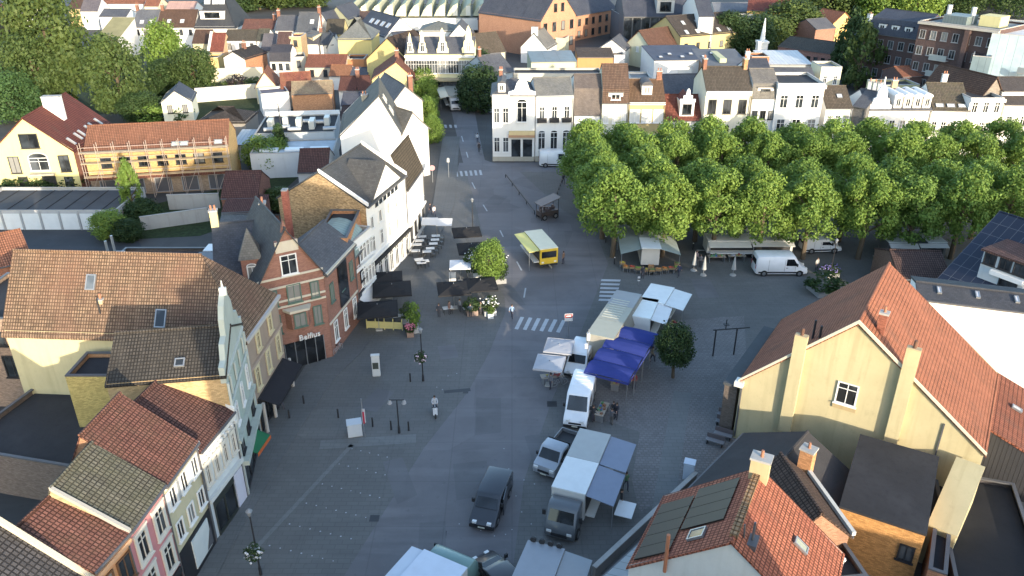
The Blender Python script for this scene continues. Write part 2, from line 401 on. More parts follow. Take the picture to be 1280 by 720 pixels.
        if gut: MB().box(0, P[0][0]-.12, P[0][1]-.17, w, P[0][0]-.005, P[0][1]-.03).build('gutter', GUT, H.rf); MB().cyl((w-.16, -.09, .1), (w-.16, -.09, prof[0][1]-.1), .055, n=6).build('downpipe', GUT, H.root)
    else:
        h0, h1 = hip
        if roof == 'hip': e0 = [(-ov,-ov),(w+ov,-ov),(w+ov,d+ov),(-ov,d+ov)]; ri = [(h0, d*off), (w-h1, d*off)]
        else: e0 = [(-ov,-ov),(w+ov,-ov),(w+ov,d+ov),(-ov,d+ov)]; ri = [(w*off, h0 if h0 else -ov), (w*off, d-h1 if h1 else d+ov)]
        zz = z-.05-(ov*rise/(w*.5) if roof == 'perp' else ov*rise/(d*.5)); zr = z+rise
        E = [(x, y, zz) for x, y in e0]; E2 = [(x, y, zz-T) for x, y in e0]; r0 = (*ri[0], zr); r1 = (*ri[1], zr)
        if roof == 'hip':
            q.poly([E[0], E[1], r1, r0]); q.poly([E[1], E[2], r1]); q.poly([E[2], E[3], r0, r1]); q.poly([E[3], E[0], r0])
            for i in range(4): j = (i+1) % 4; q.poly([E2[i], E2[j], E[j], E[i]])
        else:
            q.poly([E[1], E[2], r1, r0]); q.poly([E[3], E[0], r0, r1])
            rb0 = (*ri[0], zr-T); rb1 = (*ri[1], zr-T)
            if h0: q.poly([E[0], E[1], r0]); q.poly([E2[0], E2[1], E[1], E[0]])
            else: q.poly([E2[0], rb0, r0, E[0]]); q.poly([rb0, E2[1], E[1], r0])
            if h1: q.poly([E[2], E[3], r1]); q.poly([E2[2], E2[3], E[3], E[2]])
            else: q.poly([E2[2], rb1, r1, E[2]]); q.poly([rb1, E2[3], E[3], r1])
            q.poly([E2[1], E2[2], E[2], E[1]]); q.poly([E2[3], E2[0], E[0], E[3]])
            if not h0 and not h1: q.poly([E2[2], E2[1], rb0, rb1]); q.poly([E2[0], E2[3], rb1, rb0])
        H.rf = q.build('roof', rm, H.root)
        if ridge:
            MB().cyl(r0, r1, .12, n=6).build('ridge_tiles', rm, H.rf)
    return H
def gable(H, pts, mat, dep=.4, F='F', name='gable', y0=-.03):
    """ornamental parapet outline (x, z) standing in the plane of a face"""
    (x, y), r = H.on(F, 0, 0); return MB().prism(pts, y0, y0+dep, 'y').build(name, mat, H.root, (x, y, 0), r)
def curvy(x0, x1, z0, h, n=6):
    w = x1-x0; c = (x0+x1)/2; L = [(x0, z0), (x0, z0+h*.25), (x0+w*.1, z0+h*.28), (x0+w*.16, z0+h*.48), (x0+w*.27, z0+h*.52), (x0+w*.3, z0+h*.75), (x0+w*.38, z0+h*.9), (c, z0+h)]
    return L+[(2*c-a, b) for a, b in reversed(L[:-1])]
# ================================================================= GROUND
def ground_mat(name, c, kind='asphalt'):
    m, n = newm(name); g = n.geo()
    a = n.noise(g, .05, 5); b = n.noise(g, .35, 6, None, .65); f = n.noise(g, 2.0, 4); s = n.noise(g, .22, 4, (.35, 2.2, 1))
    x = n.mix(n.ramp(a, .35, .68), mul(c, .74), mul(c, 1.18)); x = n.mix(n.ramp(b, .45, .72, 0, .5), x, mul(c, .62)); x = n.mix(n.ramp(s, .52, .72, 0, .5), x, mul(c, 1.35))
    if kind != 'grass':
        x = n.mix(n.ramp(f, .62, .72, 0, .35), x, mul(c, .55))
        vo = n.n.new('ShaderNodeTexVoronoi'); vo.inputs['Scale'].default_value = .9; n.l(g, vo.inputs['Vector'])
        x = n.mix(n.ramp(vo.outputs['Distance'], .03, .055, .45, 0), x, (.2, .2, .2))
    if kind != 'grass':
        v2 = n.n.new('ShaderNodeTexVoronoi'); v2.inputs['Scale'].default_value = .13; v2.distance = 'CHEBYCHEV'; n.l(g, v2.inputs['Vector']); sp = n.n.new('ShaderNodeSeparateColor'); n.l(v2.outputs['Color'], sp.inputs[0])
        x = n.mix(n.ramp(sp.outputs[0], .55, .6, 0, .22), x, mul(c, .7)); x = n.mix(n.ramp(sp.outputs[1], .7, .75, 0, .18), x, mul(c, 1.4))
        gj = n.brick(g, 5.0, 5.0, (1,1,1), (1,1,1), (0,0,0), .05, 0); x = n.mix(n.ramp(gj.outputs['Fac'], 0, 1, 0, .28), x, mul(c, .5))
    if kind == 'paver':
        bt = n.brick(g, .9, .45, mul(c, .9), mul(c, 1.12), mul(c, .6), .03); x = n.mix(.35, x, bt.outputs[0]); n.bump(bt.outputs['Fac'], .2, -.01)
    elif kind == 'cobble':
        bt = n.brick(g, .42, .3, mul(c, .7), mul(c, 1.35), mul(c, .45), .05); x = n.mix(.35, x, bt.outputs[0]); n.bump(bt.outputs['Fac'], .35, -.02)
    elif kind == 'grass':
        x = n.mix(n.ramp(f, .4, .6), x, mul(c, .55)); n.bump(f, .6, .1)
    else: n.bump(f, .15, .02)
    n.col(x); n.rough(.75 if kind != 'grass' else .95, .3); return m
PAV = ground_mat('square_paving', (.134, .133, .128), 'paver'); ASP = ground_mat('asphalt', (.162, .156, .161)); COB = ground_mat('cobbles', (.18, .172, .168), 'cobble')
GRA = ground_mat('garden_grass', (.035, .055, .018), 'grass'); EAR = ground_mat('yard_ground', (.075, .072, .068)); LIG = ground_mat('light_paving', (.168, .172, .168), 'paver')
def sheet(name, px, z, mat, world=False):
    pts = [(*p, z) if world else tuple(G(p[0], p[1], 0)[:2])+(z,) for p in px]
    return struct(name, MB().poly(pts), mat, fix=False)
struct('ground', MB().poly([(-900,-500,-.012),(900,-500,-.012),(900,1500,-.012),(-900,1500,-.012)]), EAR, fix=False)
sheet('square', [(-24,-10),(70,-10),(70,66),(90,70),(90,131),(-9,131),(-13,100),(-20,70),(-24,30)], -.004, PAV, True)
sheet('road', [(430,720),(530,560),(585,490),(612,440),(632,390),(628,340),(603,290),(590,240),(578,200),(570,165),(560,120),(590,120),(598,165),(606,200),(650,215),(700,260),(745,290),(760,330),(742,375),(720,430),(690,500),(655,600),(640,720)], .002, ASP)
sheet('road', [(-9,127),(95,129),(95,134),(-9,132)], .003, ASP, True)
sheet('cobbled_area', [(705,470),(770,420),(850,400),(930,395),(935,470),(930,540),(870,600),(800,640),(790,600),(800,540),(740,520)], .002, COB)
def band(name, a, b, wd, z, mat):
    A, B = G(*a), G(*b); u = (B-A).normalized(); v = Vector((-u.y, u.x, 0))*wd/2
    return struct(name, MB().poly([A-v+Vector((0,0,z)), B-v+Vector((0,0,z)), B+v+Vector((0,0,z)), A+v+Vector((0,0,z))]), mat, fix=False)
band('paving_strip', (340,565), (420,455), .75, .002, LIG); band('paving_strip', (315,690), (440,556), .35, .002, LIG); band('paving_strip', (853,490), (828,640), 1.6, .006, LIG)
band('paving_strip', (555,490), (588,487), .5, .006, DK); band('paving_strip', (400,556), (520,548), 1.2, .002, LIG)
pv = MB(); L = [(-22.6,28),(-21.6,43),(-21,49),(-20,57),(-18.6,65),(-16.9,69.5),(-15.6,76),(-14.2,84),(-12.4,96),(-10.8,104),(-10.2,112),(-11.5,148)]
for (x0,y0),(x1,y1) in zip(L[:-1], L[1:]): pv.poly([(x0-1.5,y0,.06),(x0+1.7,y0,.06),(x1+1.7,y1,.06),(x1-1.5,y1,.06)]).poly([(x0+1.7,y0,-.05),(x1+1.7,y1,-.05),(x1+1.7,y1,.06),(x0+1.7,y0,.06)])
struct('pavement', pv, ground_mat('pavement_slabs', (.125,.127,.125), 'paver'), fix=False)
PM = ground_mat('road_paint', (.42,.44,.46))
def quadpx(mb, p, z=.007): mb.poly([tuple(G(*q, 0)[:2])+(z,) for q in p])
m = MB()
for i in range(6):
    x = 643+i*10.4; quadpx(m, [(x,411+i*.8),(x+4.6,412+i*.8),(x+12.2,396.6+i*.8),(x+7.6,396+i*.8)])
struct('zebra_crossing', m, PM, fix=False); m = MB()
for i in range(6):
    y = 349+i*4.9; quadpx(m, [(752-i*.6,y),(776-i*1.0,y+.6),(775-i*1.0,y+3.0),(751-i*.6,y+2.4)])
struct('zebra_crossing', m, PM, fix=False); m = MB()
for i in range(7):
    x = 564+i*6.0; quadpx(m, [(x,221-i*.35),(x+3,221-i*.35),(x+3-1.5,214.6-i*.35),(x-1.5,214.6-i*.35)])
struct('zebra_crossing', m, PM, fix=False); m = MB()
for i in range(3): quadpx(m, [(556+i*6.2,159.8),(559+i*6.2,159.8),(558+i*6.2,156),(555+i*6.2,156)])
struct('zebra_crossing', m, PM, fix=False); m = MB()
for a, b in (((646,327),(652,338)),((604,256),(609,264)),((625,288),(629,296)),((590,228),(594,236)),((583,190),(585,197)),((577,170),(579,177)),((657,360),(655,372))):
    A, B = G(*a), G(*b); u = (B-A).normalized(); v = Vector((-u.y,u.x,0))*.09; z = Vector((0,0,.007)); m.poly([A-v+z,B-v+z,B+v+z,A+v+z])
struct('lane_marking', m, PM, fix=False)
m = MB(); rnd = random.Random(3)
for j, (sx, sy, n) in enumerate(((440,561,6),(424,580,6),(403,605,7),(383,629,7),(362,655,7),(337,682,7))):
    for i in range(n):
        p = G(sx+i*(11+j*.45), sy+i*(2.6+j*.12), 0); r = .058*rnd.uniform(.8, 1.25)
        m.poly([(p.x+r*math.cos(a*PI/3), p.y+r*math.sin(a*PI/3), .008) for a in range(6)])
for q in ((574,655),(601,663),(618,670),(630,561),(645,620),(652,640),(668,605),(655,600),(640,662),(632,668),(546,484),(560,470),(553,487),(571,467),(664,655),(636,586)):
    p = G(*q); m.poly([(p.x+.055*math.cos(a*PI/3), p.y+.055*math.sin(a*PI/3), .008) for a in range(6)])
struct('parking_markers', m, ground_mat('marker_white', (.42,.43,.45)), fix=False)
m = MB()
for q, s in (((468,648),.35),((552,668),.35),((582,490),.25),((690,505),.45),((378,490),.3)):
    p = G(*q); m.poly([(p.x-s,p.y-s,.008),(p.x+s,p.y-s,.008),(p.x+s,p.y+s,.008),(p.x-s,p.y+s,.008)])
struct('drain_covers', m, DK, fix=False)
pm_ = MB(); rp = random.Random(17)
for q in ((610,520,1.6),(590,600,2.2),(670,560,1.3),(500,600,1.5),(640,370,1.8),(700,300,2.0),(620,250,1.6),(830,380,1.7),(470,500,1.4),(560,440,1.2),(880,360,2.2),(540,680,1.6)):
    p = G(q[0], q[1]); a0 = rp.uniform(-.4,.4); w_, l_ = q[2]*rp.uniform(.4,.8), q[2]*rp.uniform(.9,1.8); co_, si_ = math.cos(a0), math.sin(a0)
    pm_.poly([(p.x+x*co_-y*si_, p.y+x*si_+y*co_, .0095) for x, y in ((-w_,-l_),(w_,-l_*rp.uniform(.8,1)),(w_,l_),(-w_*rp.uniform(.8,1),l_))])
struct('asphalt_patches', pm_, ground_mat('patch_asphalt', (.142,.139,.143)), fix=False)
for k, (pts, mt) in enumerate((([(0,235),(60,247),(150,246),(100,262),(0,250)], GRA), ([(165,262),(235,245),(330,225),(380,215),(320,270),(250,295),(150,300)], GRA), ([(170,110),(270,90),(330,130),(300,160),(180,150)], GRA), ([(0,60),(180,60),(180,140),(0,150)], GRA), ([(900,30),(1100,20),(1120,90),(960,100)], GRA))):
    sheet('garden', pts, .003, mt)
# ================================================================= LEFT ROW (near to far)
def V2(x, y): return Vector((x, y, 0))
tn = 'terraced_house'; gL = 'houses along the left side of the square'
oA = G(112,712,9.2); oB = G(157,662,9.2); pB = G(201,602,9.2)
du = (pB-oA).normalized(); du.z = 0
h = house('dark tiled roof in the bottom left corner, nearest house of the left row', oA-du*9, oA-du*.05, 8.7, rise=4.2, d=11, rm=tile((.10,.092,.095), .33, .26), wall=plaster((.5,.45,.38)), name=tn, group=gL)
h.wins('F', 5.2, 1.7, 3, 1.1, 'n'); h.wins('F', 2.6, 1.6, 3, 1.1, 'n')
MB().prism([(-.2,8.5),(5.5,12.95),(11.2,8.5),(11.2,8.8),(5.5,13.3),(-.2,8.8)], 8.75, 9.0, 'x').build('verge', plaster((.6,.55,.42)), h.rf)
h = house('orange facade house with striped red tile roof beside the pink house', oA, oB, 9.2, rA=(18,661), off=.72, rm=tile((.28,.105,.07), .30, .22, moss=.25), wall=plaster((.62,.33,.17)), side=brickm(TAN), name=tn, group=gL)
h.wins('F', 6.0, 1.9, 2, 1.15, 'n'); h.wins('F', 3.0, 1.6, 2, 1.1, 'n'); h.shop('F', .3, h.w-.3, 2.6)
h.fbox('F', 0, h.w, 8.3, 8.6, .22, plaster((.66,.4,.24)), 'cornice')
h = house('pink facade house with mossy grey tile roof and tall white window surrounds', oB, pB, 9.2, rA=(63,610), off=.72, rm=tile((.19,.17,.12), .33, .24, moss=.5), wall=plaster((.60,.26,.27)), side=brickm(TAN), name=tn, group=gL)
h.wins('F', 5.9, 2.2, 2, 1.25, 't'); h.wins('F', 2.9, 2.3, 2, 1.25, 't'); h.shop('F', .3, h.w-.3, 2.5)
MB().prism([(-.25,8.95),(h.d*.72,9.1+h.rise),(h.d*.72,9.32+h.rise),(-.25,9.22)], -.1, .12, 'x').build('verge', plaster((.40,.38,.34)), h.rf)
yB = G(243,549,9.0)
h = house('grey and cream house with white shutters and a black shop front with a white poster', pB, yB, 9.0, rB=(150,491), off=.72, rm=tile((.28,.11,.072), .30, .22, moss=.25), wall=plaster((.58,.53,.36)), side=brickm((.36,.2,.12)), name=tn, group=gL)
h.wins('F', 6.6, 1.5, 3, .85, 's'); h.wins('F', 3.9, 1.5, 3, .85, 'w'); h.fbox('F', .0, h.w, 0, 3.2, .1, paint((.02,.02,.024), .5), 'shop_front')
o = h.fbox('F', 1.4, h.w-.8, .5, 2.9, .16, paint((.62,.66,.64), .5), 'poster_panel')
MB().poly([(1.6,-.02,.1),(2.5,-.02,.1),(2.5,-.02,1.8)]).build('poster_shape', paint((.1,.1,.11)), o, (0, -.165, .5))
h.fbox('F', -.1, h.w+.1, 8.55, 8.8, .25, wh, 'cornice'); h.fbox('F', h.w-.12, h.w-.0, .2, 8.5, .12, GUT, 'drainpipe')
wA = G(245,567,8.1); wB = G(289,511,8.1)
h = house('pale white house with scrolled cornice and dark brown red tile roof', yB+(wA-yB)*.0+Vector((0,0,0)), wB, 8.1, rB=(209,463), off=.72, rm=tile((.21,.09,.068), .30, .22), wall=plaster((.64,.68,.68)), side=brickm((.5,.36,.16)), name=tn, group=gL)
h.wins('F', 4.6, 1.9, 4, .75, 't'); h.fbox('F', 0, h.w, 3.4, 3.75, .25, plaster((.6,.62,.6)), 'string_course'); h.shop('F', .5, h.w-1.6, 3.2, paint((.03,.035,.03)))
h.fbox('F', 0, h.w, 7.4, 7.75, .3, wh, 'cornice')
m = MB()
for i in range(9): m.box(h.w*i/9+.1, -.42, 7.1, h.w*i/9+.35, -.01, 7.38)
m.build('bracket', wh, h.wall)
h.fbox('F', h.w-1.4, h.w-.15, .1, 3.1, .1, plaster((.6,.6,.68)), 'wall_panel');
MB().prism([(-.25,7.9),(h.d*.72,8.1+h.rise),(h.d*.72,8.35+h.rise),(-.25,8.2)], h.w-.1, h.w+.12, 'x').build('verge', wh, h.rf)
# ornate gabled house and brown corner house
bA = G(305,422,9.6); bB = G(345,366,9.6)
h = house('narrow grey green house with tall scrolled gable and arched window panels', wB, bA, 11.0, rise=1.9, d=8.0, roof='perp', rm=tile((.105,.09,.075), .30, .22), wall=plaster((.44,.50,.44), .7), side=brickm((.48,.34,.18)), name=tn, group=gL, ov=.1)
W = h.w; gp = plaster((.46,.50,.45), .8)
gable(h, curvy(0, W, 10.3, 5.2), gp)
m = MB()
for z in (8.4, 10.7): m.box(.35, -.16, z, W-.35, -.035, z+.16)
for i in range(4): m.box(.9+i*(W-2.2)/3, -.14, 8.8, 1.2+i*(W-2.2)/3, -.035, 10.3)
m.build('gable_ornament', plaster((.55,.58,.54)), h.root); MB().box(W/2-.14, -.2, 15.4, W/2+.14, .3, 16.0).cyl((W/2, .05, 16.0), (W/2, .05, 16.6), .1, .03).build('finial', plaster((.55,.58,.54)), h.root)
h.wins('F', 5.9, 1.7, 3, .85, 'a'); h.wins('F', 3.3, 1.3, 3, .9, 'd'); h.fbox('F', 0, W, 4.9, 5.2, .3, gp, 'string_course'); h.fbox('F', .1, W-.1, 2.8, 3.2, .55, gp, 'shop_canopy'); h.shop('F', .4, W-.4, 2.75)
for x in (.06, W-.28): h.fbox('F', x, x+.22, 0, 10.2, .14, plaster((.55,.58,.54)), 'pilaster')
h.skylight(3.2, .3, 'L', .7, .7)
h = house('long house with hipped orange pantile roof and brown corner facade to the square', bA, bB, 9.6, rise=5.4, d=20, roof='perp', hip=(4.2, 0), rm=tile((.31,.195,.115), .29, .22, .3, c2=(.26,.12,.075)), wall=plaster((.36,.28,.22), .7), side=plaster((.62,.55,.33), .8), name=tn, group=gL)
W = h.w
h.wins('F', 7.0, 1.8, 2, .9, 'o', 1, W-1); h.wins('F', 3.9, 2.2, 3, .95, 'o'); h.fbox('F', 0, W, 6.3, 6.55, .18, plaster((.42,.33,.26)), 'string_course'); h.fbox('F', -.1, W+.1, 9.1, 9.4, .35, plaster((.5,.48,.45)), 'cornice')
h.shop('F', .5, W-.8, 3.3, DK, aw=cloth((.03,.03,.035)))
m = MB()
for x in (.4, 2.6, W-.4):
    m.cyl((x, -.5, 0), (x, -.5, 3.0), .16, .14, 10)
m.build('column', plaster((.5,.47,.43)), h.root)
h.skylight(7.0, .2, 'L', .9, 1.5); h.skylight(13.2, .62, 'L', .8, 1.3); h.chimney(1.6, 12.2, 11.8, .35, .35, plaster((.6,.5,.3)), 10.4, 1)
MB().cyl((W*.5-3.2, 12, 11.0), (W*.5-3.2, 12, 12.3), .07).build('vent_pipe', DK, h.rf)
x0 = h.d
# brick annexes behind the left row
def annex(label, A, B, z, d, wall, rm=None, name='annex', cat='annex', side=None, **k): return house(label, A, B, z, d=d, roof='flat', cop=GUT, wall=wall, side=side or wall, rm=rm or FLAT, name=name, cat=cat, **k)
annex('yellow brick rear annex with flat roof behind the white house', G(81,471,8.2), G(139,471,8.2), 8.2, 3.6, brickm((.55,.42,.16)), side=brickm((.5,.3,.17)))
annex('tall narrow cream wall building at the left edge beside the orange pantile roof', G(9,364,10.6), G(46,364,10.6), 10.6, 6, plaster((.62,.57,.40)))
h = annex('brown brick rear building at the left edge below the orange pantile roof', G(-70,398,9), G(30,400,9), 9, 9, brickm((.30,.22,.17)), FLAT, 'house', 'house')
h.wins('F', 3.2, 2.2, 3, 1.5, 'd', h.w-11, h.w-.5); h.wins('F', 6.4, 1.4, 2, 1.2, 'd', h.w-8, h.w-1)
h = annex('black flat roof yard building with an oval roof light in the left corner', G(-60,560,3.8), G(96,586,3.8), 3.8, 15, brickm((.22,.17,.14)), FLAT, 'annex', 'annex')
MB().cyl((h.w-3.0, h.d-2.6, 3.3), (h.w-3.0, h.d-2.6, 3.62), .95, .8, 20).build('roof_light', paint((.45,.46,.5), .5), h.rf)
for i, x in enumerate((6.5, 3.4)): MB().box(h.w-x-.55, h.d-6.8, 3.3, h.w-x+.55, h.d-5.2, 3.55).build('skylight', paint((.45,.47,.5), .3), h.rf)
MB().cyl((h.w-7, h.d-4, 3.35), (h.w-1, h.d-8.5, 3.35), .12).build('roof_pipe', GUT, h.rf)
# --------------------------------------------------------------- corner bank building
bk = brickm((.29,.155,.12), .18); bnd = plaster((.60,.55,.45))
q0, q1, q2 = V2(-23.2,65.6), V2(-17.9,68.8), V2(-16.4,76.4)
h = house('red brick corner bank building with tall stone banded gable, bay window and turret', q0, q1, 9.6, rise=5.0, d=9, roof='perp', off=.5, rm=slate((.06,.064,.07)), wall=bk, name='bank_building', cat='bank', ov=.3)
W = h.w; bank = h
gable(h, [(W*.08,9.4),(W*.92,9.4),(W*.92,10.2),(W*.8,10.9),(W*.78,11.5),(W*.68,12.2),(W*.66,13.3),(W*.58,13.4),(W*.5,15.3),(W*.42,13.4),(W*.34,13.3),(W*.32,12.2),(W*.22,11.5),(W*.2,10.9),(W*.08,10.2)], bk)
gm = MB()
for z in (6.7, 7.3, 8.75, 9.7): gm.box(0, -.1, z, W, -.035, z+.2)
gm.box(W*.33, -.12, 12.25, W*.67, -.035, 13.3)
gm.build('stone_bands', bnd, h.root)
put_win(h.root, 1.5, 2.0, 'w', (W*.5, -.04, 9.95), 0); put_win(h.root, 1.3, 1.9, 'v', (W*.52, -.04, 7.0), 0)
for x in (.2, .84): put_win(h.root, .8, 1.7, 'v', (W*x, -.04, 7.0), 0); put_win(h.root, .8, 2.0, 'v', (W*x, -.04, 4.1), 0)
by = MB().prism([(W*.34, -.04), (W*.4, -.75), (W*.66, -.75), (W*.72, -.04)], 4.5, 6.3, 'z').build('bay', bk, h.root)
MB().prism([(W*.31, -.04), (W*.38, -.95), (W*.68, -.95), (W*.75, -.04)], 6.303, 6.55, 'z').build('bay_roof', bnd, by)
put_win(by, 1.15, 1.45, 'v', (W*.53, -.76, 4.7), 0)
h.fbox('F', .7, W-.7, 0, 2.8, .02, glass((.012,.014,.017)), 'entrance_glass')
gm = MB()
for x in (.7, 1.6, 2.6, 3.6, 4.6, W-.75): gm.box(x, -.1, 0, x+.07, -.022, 2.8)
gm.build('door_frame', STEEL, h.root)
def text(s, size, mat, parent, loc, rot, ext=.02, name='lettering'):
    cu = bpy.data.curves.new(name, 'FONT'); cu.body = s; cu.size = size; cu.extrude = ext; cu.align_x = 'CENTER'
    t = bpy.data.objects.new('tmp', cu); C.objects.link(t); dg = bpy.context.evaluated_depsgraph_get()
    me = bpy.data.meshes.new_from_object(t.evaluated_get(dg)); bpy.data.objects.remove(t); me.materials.clear(); me.materials.append(mat); me.name = name
    return link(name, me, parent, loc, rot)
text('Belfius', .82, paint((.8,.8,.78)), h.root, (W*.66, -.3, 2.95), (PI/2, 0, 0), .06)
# right hand facade of the bank and the slate wing with turret behind
h = house('red brick side wing of the bank with three tall windows facing the square', q1+V2(.05,.02), q2, 9.2, rise=2.2, d=6, rm=SL, wall=bk, name='bank_wing', cat='bank', group=None)
h.wins('F', 5.6, 2.0, 3, .8, 'v'); h.wins('F', 1.2, 2.2, 3, .9, 'w'); h.fbox('F', 0, h.w, 3.6, 3.8, .1, bnd, 'stone_bands'); h.fbox('F', 0, h.w, 8.9, 9.15, .3, bnd, 'cornice'); h.fbox('F', 3.0, 5.2, 4.0, 8.6, .14, glass((.02,.024,.03)), 'glass_bay')
h = house('long blue slate roofed wing with brick turret left of the bank gable', G(268,348,9.4), G(346,340,9.4), 9.4, rise=3.6, d=9.5, rm=slate((.055,.06,.072)), wall=bk, side=brickm(RED), name='bank_wing', cat='bank')
t = MB().box(2.6, -.5, 8.2, 4.4, 1.2, 11.2).build('turret', bk, h.root)
MB().poly([(2.4,-.7,11.2),(4.6,-.7,11.2),(3.5,.35,14.0)]).poly([(4.6,-.7,11.2),(4.6,1.4,11.2),(3.5,.35,14.0)]).poly([(4.6,1.4,11.2),(2.4,1.4,11.2),(3.5,.35,14.0)]).poly([(2.4,1.4,11.2),(2.4,-.7,11.2),(3.5,.35,14.0)]).poly([(2.4,-.7,11.2),(2.4,1.4,11.2),(4.6,1.4,11.2),(4.6,-.7,11.2)]).build('turret_roof', SLG, t)
put_win(t, .9, 1.5, 'a', (3.5, -.52, 9.0), 0)
h.chimney(.3, h.d*.5, 14.4, .7, .7, plaster((.6,.52,.3))); h.chimney(h.w-.8, h.d*.5+1, 15.0, .6, .9, brickm(RED))
# copper-roofed brick house
A0 = V2(-16.5,76.5); B0 = V2(-15.9,80.6)
h = house('modern narrow brick house with rounded grey green metal roof', A0, B0, 7.6, rise=2.6, d=3.4, prof=[(0,7.6),(.3,8.8),(1.0,9.6),(2.0,10.0),(2.8,10.1),(3.4,10.0)], rm=COPPER, wall=brickm((.34,.18,.13)), name=tn, group=gL, ridge=False)
put_win(h.root, 1.5, 3.2, 'k', (h.w*.5, -.02, 3.9), 0); h.shop('F', .3, h.w-.3, 3.0)
annex('black flat roof of the brick house between the bank and the white cafe', G(394,298,9.9), G(434,298,9.9), 9.9, 8.0, brickm((.46,.24,.13)))
h = house('slim red brick chimney stack standing between roofs behind the bank', G(359,300,8), G(366,300,8), 13.5, rise=.2, d=.8, roof='flat', wall=brickm((.40,.15,.11)), name='chimney_stack', cat='chimney', rm=DK)
# --------------------------------------------------------------- white cafe building
cw = plaster((.80,.79,.76), .25)
A1 = G(457,257,10.6); B1 = G(506,217,10.6)
h = house('large white cafe building with broad grey slate roof and dormer gable', A1, B1, 10.6, rA=(397,215), rm=slate((.05,.052,.055)), wall=cw, side=brickm((.36,.26,.15), .5, 1.), name='cafe_building', cat='cafe', group=gL)
W = h.w; D = h.d; cafe = h
h.wins('F', 4.6, 1.9, 5, .8, 'w'); h.fbox('F', 0, W, 3.7, 4.0, .3, cw, 'string_course'); h.wins('F', .2, 3.0, 7, 1.1, 'w'); h.fbox('F', 0, W, 3.2, 3.5, .5, cloth((.05,.05,.05)), 'awning')
for x in (-.03, W-.25): MB().prism([(-.25,10.5),(D/2,10.6+h.rise),(D/2,10.9+h.rise),(-.25,10.85)], x, x+.28, 'x').build('verge', cw, h.rf)
(px, py), r = h.on('F', 0, 0)
dm = MB().prism([(W*.14,9.6),(W*.86,9.6),(W*.86,10.6),(W*.5,13.6),(W*.14,10.6)], -.05, 4.2, 'y').build('dormer', cw, h.rf)
MB().prism([(W*.12,10.45),(W*.5,13.65),(W*.88,10.45),(W*.88,10.65),(W*.5,13.9),(W*.12,10.65)], -.2, 4.4, 'y').build('dormer_roof', slate((.06,.06,.06)), dm)
dp = MB()
for i in range(6): dp.box(W*.2+i*W*.1, -.1, 9.5, W*.2+i*W*.1+.8, -.055, 10.2)
dp.build('attic_window', GL, dm)
h.wins('F', 7.4, 1.5, 5, .8, 'w')
# white bay wing in front
A2 = G(438,306,8.8); B2 = G(464,284,8.8)
h = house('white cafe wing with long rows of bay windows and small black roof', A2, B2, 8.8, d=3.2, roof='flat', wall=cw, rm=FLAT, name='cafe_wing', cat='cafe')
m = MB()
for z in (6.0, 3.0): h.wins('F', z, 1.9, 6, h.w/6-.12, 'w', .1, h.w-.1); h.fbox('F', 0, h.w, z-.6, z-.25, .3, cw, 'string_course')
h.wins('L', 6.0, 1.9, 1, .8, 'w'); h.shop('F', .2, h.w-.2, 2.4, aw=cloth((.72,.7,.66)))
# further houses along the street
A3 = G(508,236,8.6); B3 = G(528,208,8.6)
h = house('white street house with dark brown roof just past the cafe', A3, B3, 8.6, rise=4.2, r=(484,200), rm=tile((.15,.115,.075), .34), wall=cw, side=cw, name=tn, group=gL)
h.wins('F', 4.8, 1.8, 4, .8, 'w'); h.wins('F', 1.2, 1.9, 4, .9, 'd'); h.fbox('F', 0, h.w, 3.5, 3.8, .3, cw, 'string_course')
A4 = G(425,168,9.2); B4 = G(501,165,9.2)
h = house('broad white gable wall with grey slate roof and roof lights on the street', A4, B4, 9.2, d=13, roof='perp', ry=119, rm=slate((.07,.072,.072)), wall=cw, side=cw, name=tn, group=gL, off=.68)
for y in (2.5, 4.2): h.skylight(y, .45, 'R', .8, 1.4, paint((.6,.6,.58))); h.skylight(y+.4, .75, 'R', .8, 1.2, paint((.6,.6,.58)))
h.chimney(h.w*.42, 7.5, 13.2, .9, .9, brickm((.42,.38,.3)))
h = house('low white street house with two dark roofs beside the broad white gable', G(503,165,8), G(535,158,8), 8, d=12, roof='perp', ry=140, off=.4, rm=SLG, wall=cw, name=tn, group=gL)
h.wins('R', 4.6, 1.7, 4, .9, 'w'); h.wins('R', 1.2, 1.8, 4, .9, 'd')
h = house('dark gabled street house with grey zinc dormers behind the white gable', G(490,128,8), G(528,124,8), 8, d=12, roof='perp', ry=107, off=.45, rm=SL, wall=plaster((.6,.56,.5)), name=tn, group=gL)
h.wins('R', 4.6, 1.7, 3, .9, 'w'); h.chimney(h.w*.7, 1.5, 12, .8, .8)
# ================================================================= RIGHT: YELLOW GABLE HOUSE
yA, yB2 = V2(18.8,55.7), V2(33.8,46.2)
yw = plaster((.53,.465,.285), 1.0)
h = house('yellow gable house with big orange tile roof at the right of the square', yA, yB2, 5.9, rise=7.6, d=12.2, roof='perp', off=.44, rm=tile((.48,.155,.07), .30, .22, .14, c2=(.46,.15,.07)), wall=yw, name='gable_house', cat='house', ov=.16)
yel = h
for x, zt, wd in ((4.1, 11.3, .95), (11.75, 12.6, .95)):
    o = h.fbox('F', x-wd/2, x+wd/2, 2.5, zt, .45, yw, 'chimney_breast'); MB().box(0, -.5, zt+.003, wd, -.0, zt+.12).build('chimney_cap', plaster((.5,.4,.25)), o, (0,0,0))
    MB().cyl((wd*.5, -.25, zt+.123), (wd*.5, -.25, zt+.7), .14, .12).build('chimney_pot', paint((.12,.06,.04), .8), o)
put_win(h.root, 1.5, 1.9, 'w', (8.05, -.02, 6.4), 0)
h.chimney(9.2, 1.6, 13.9, .55, .55, brickm((.25,.1,.07)), 11.5, 1)
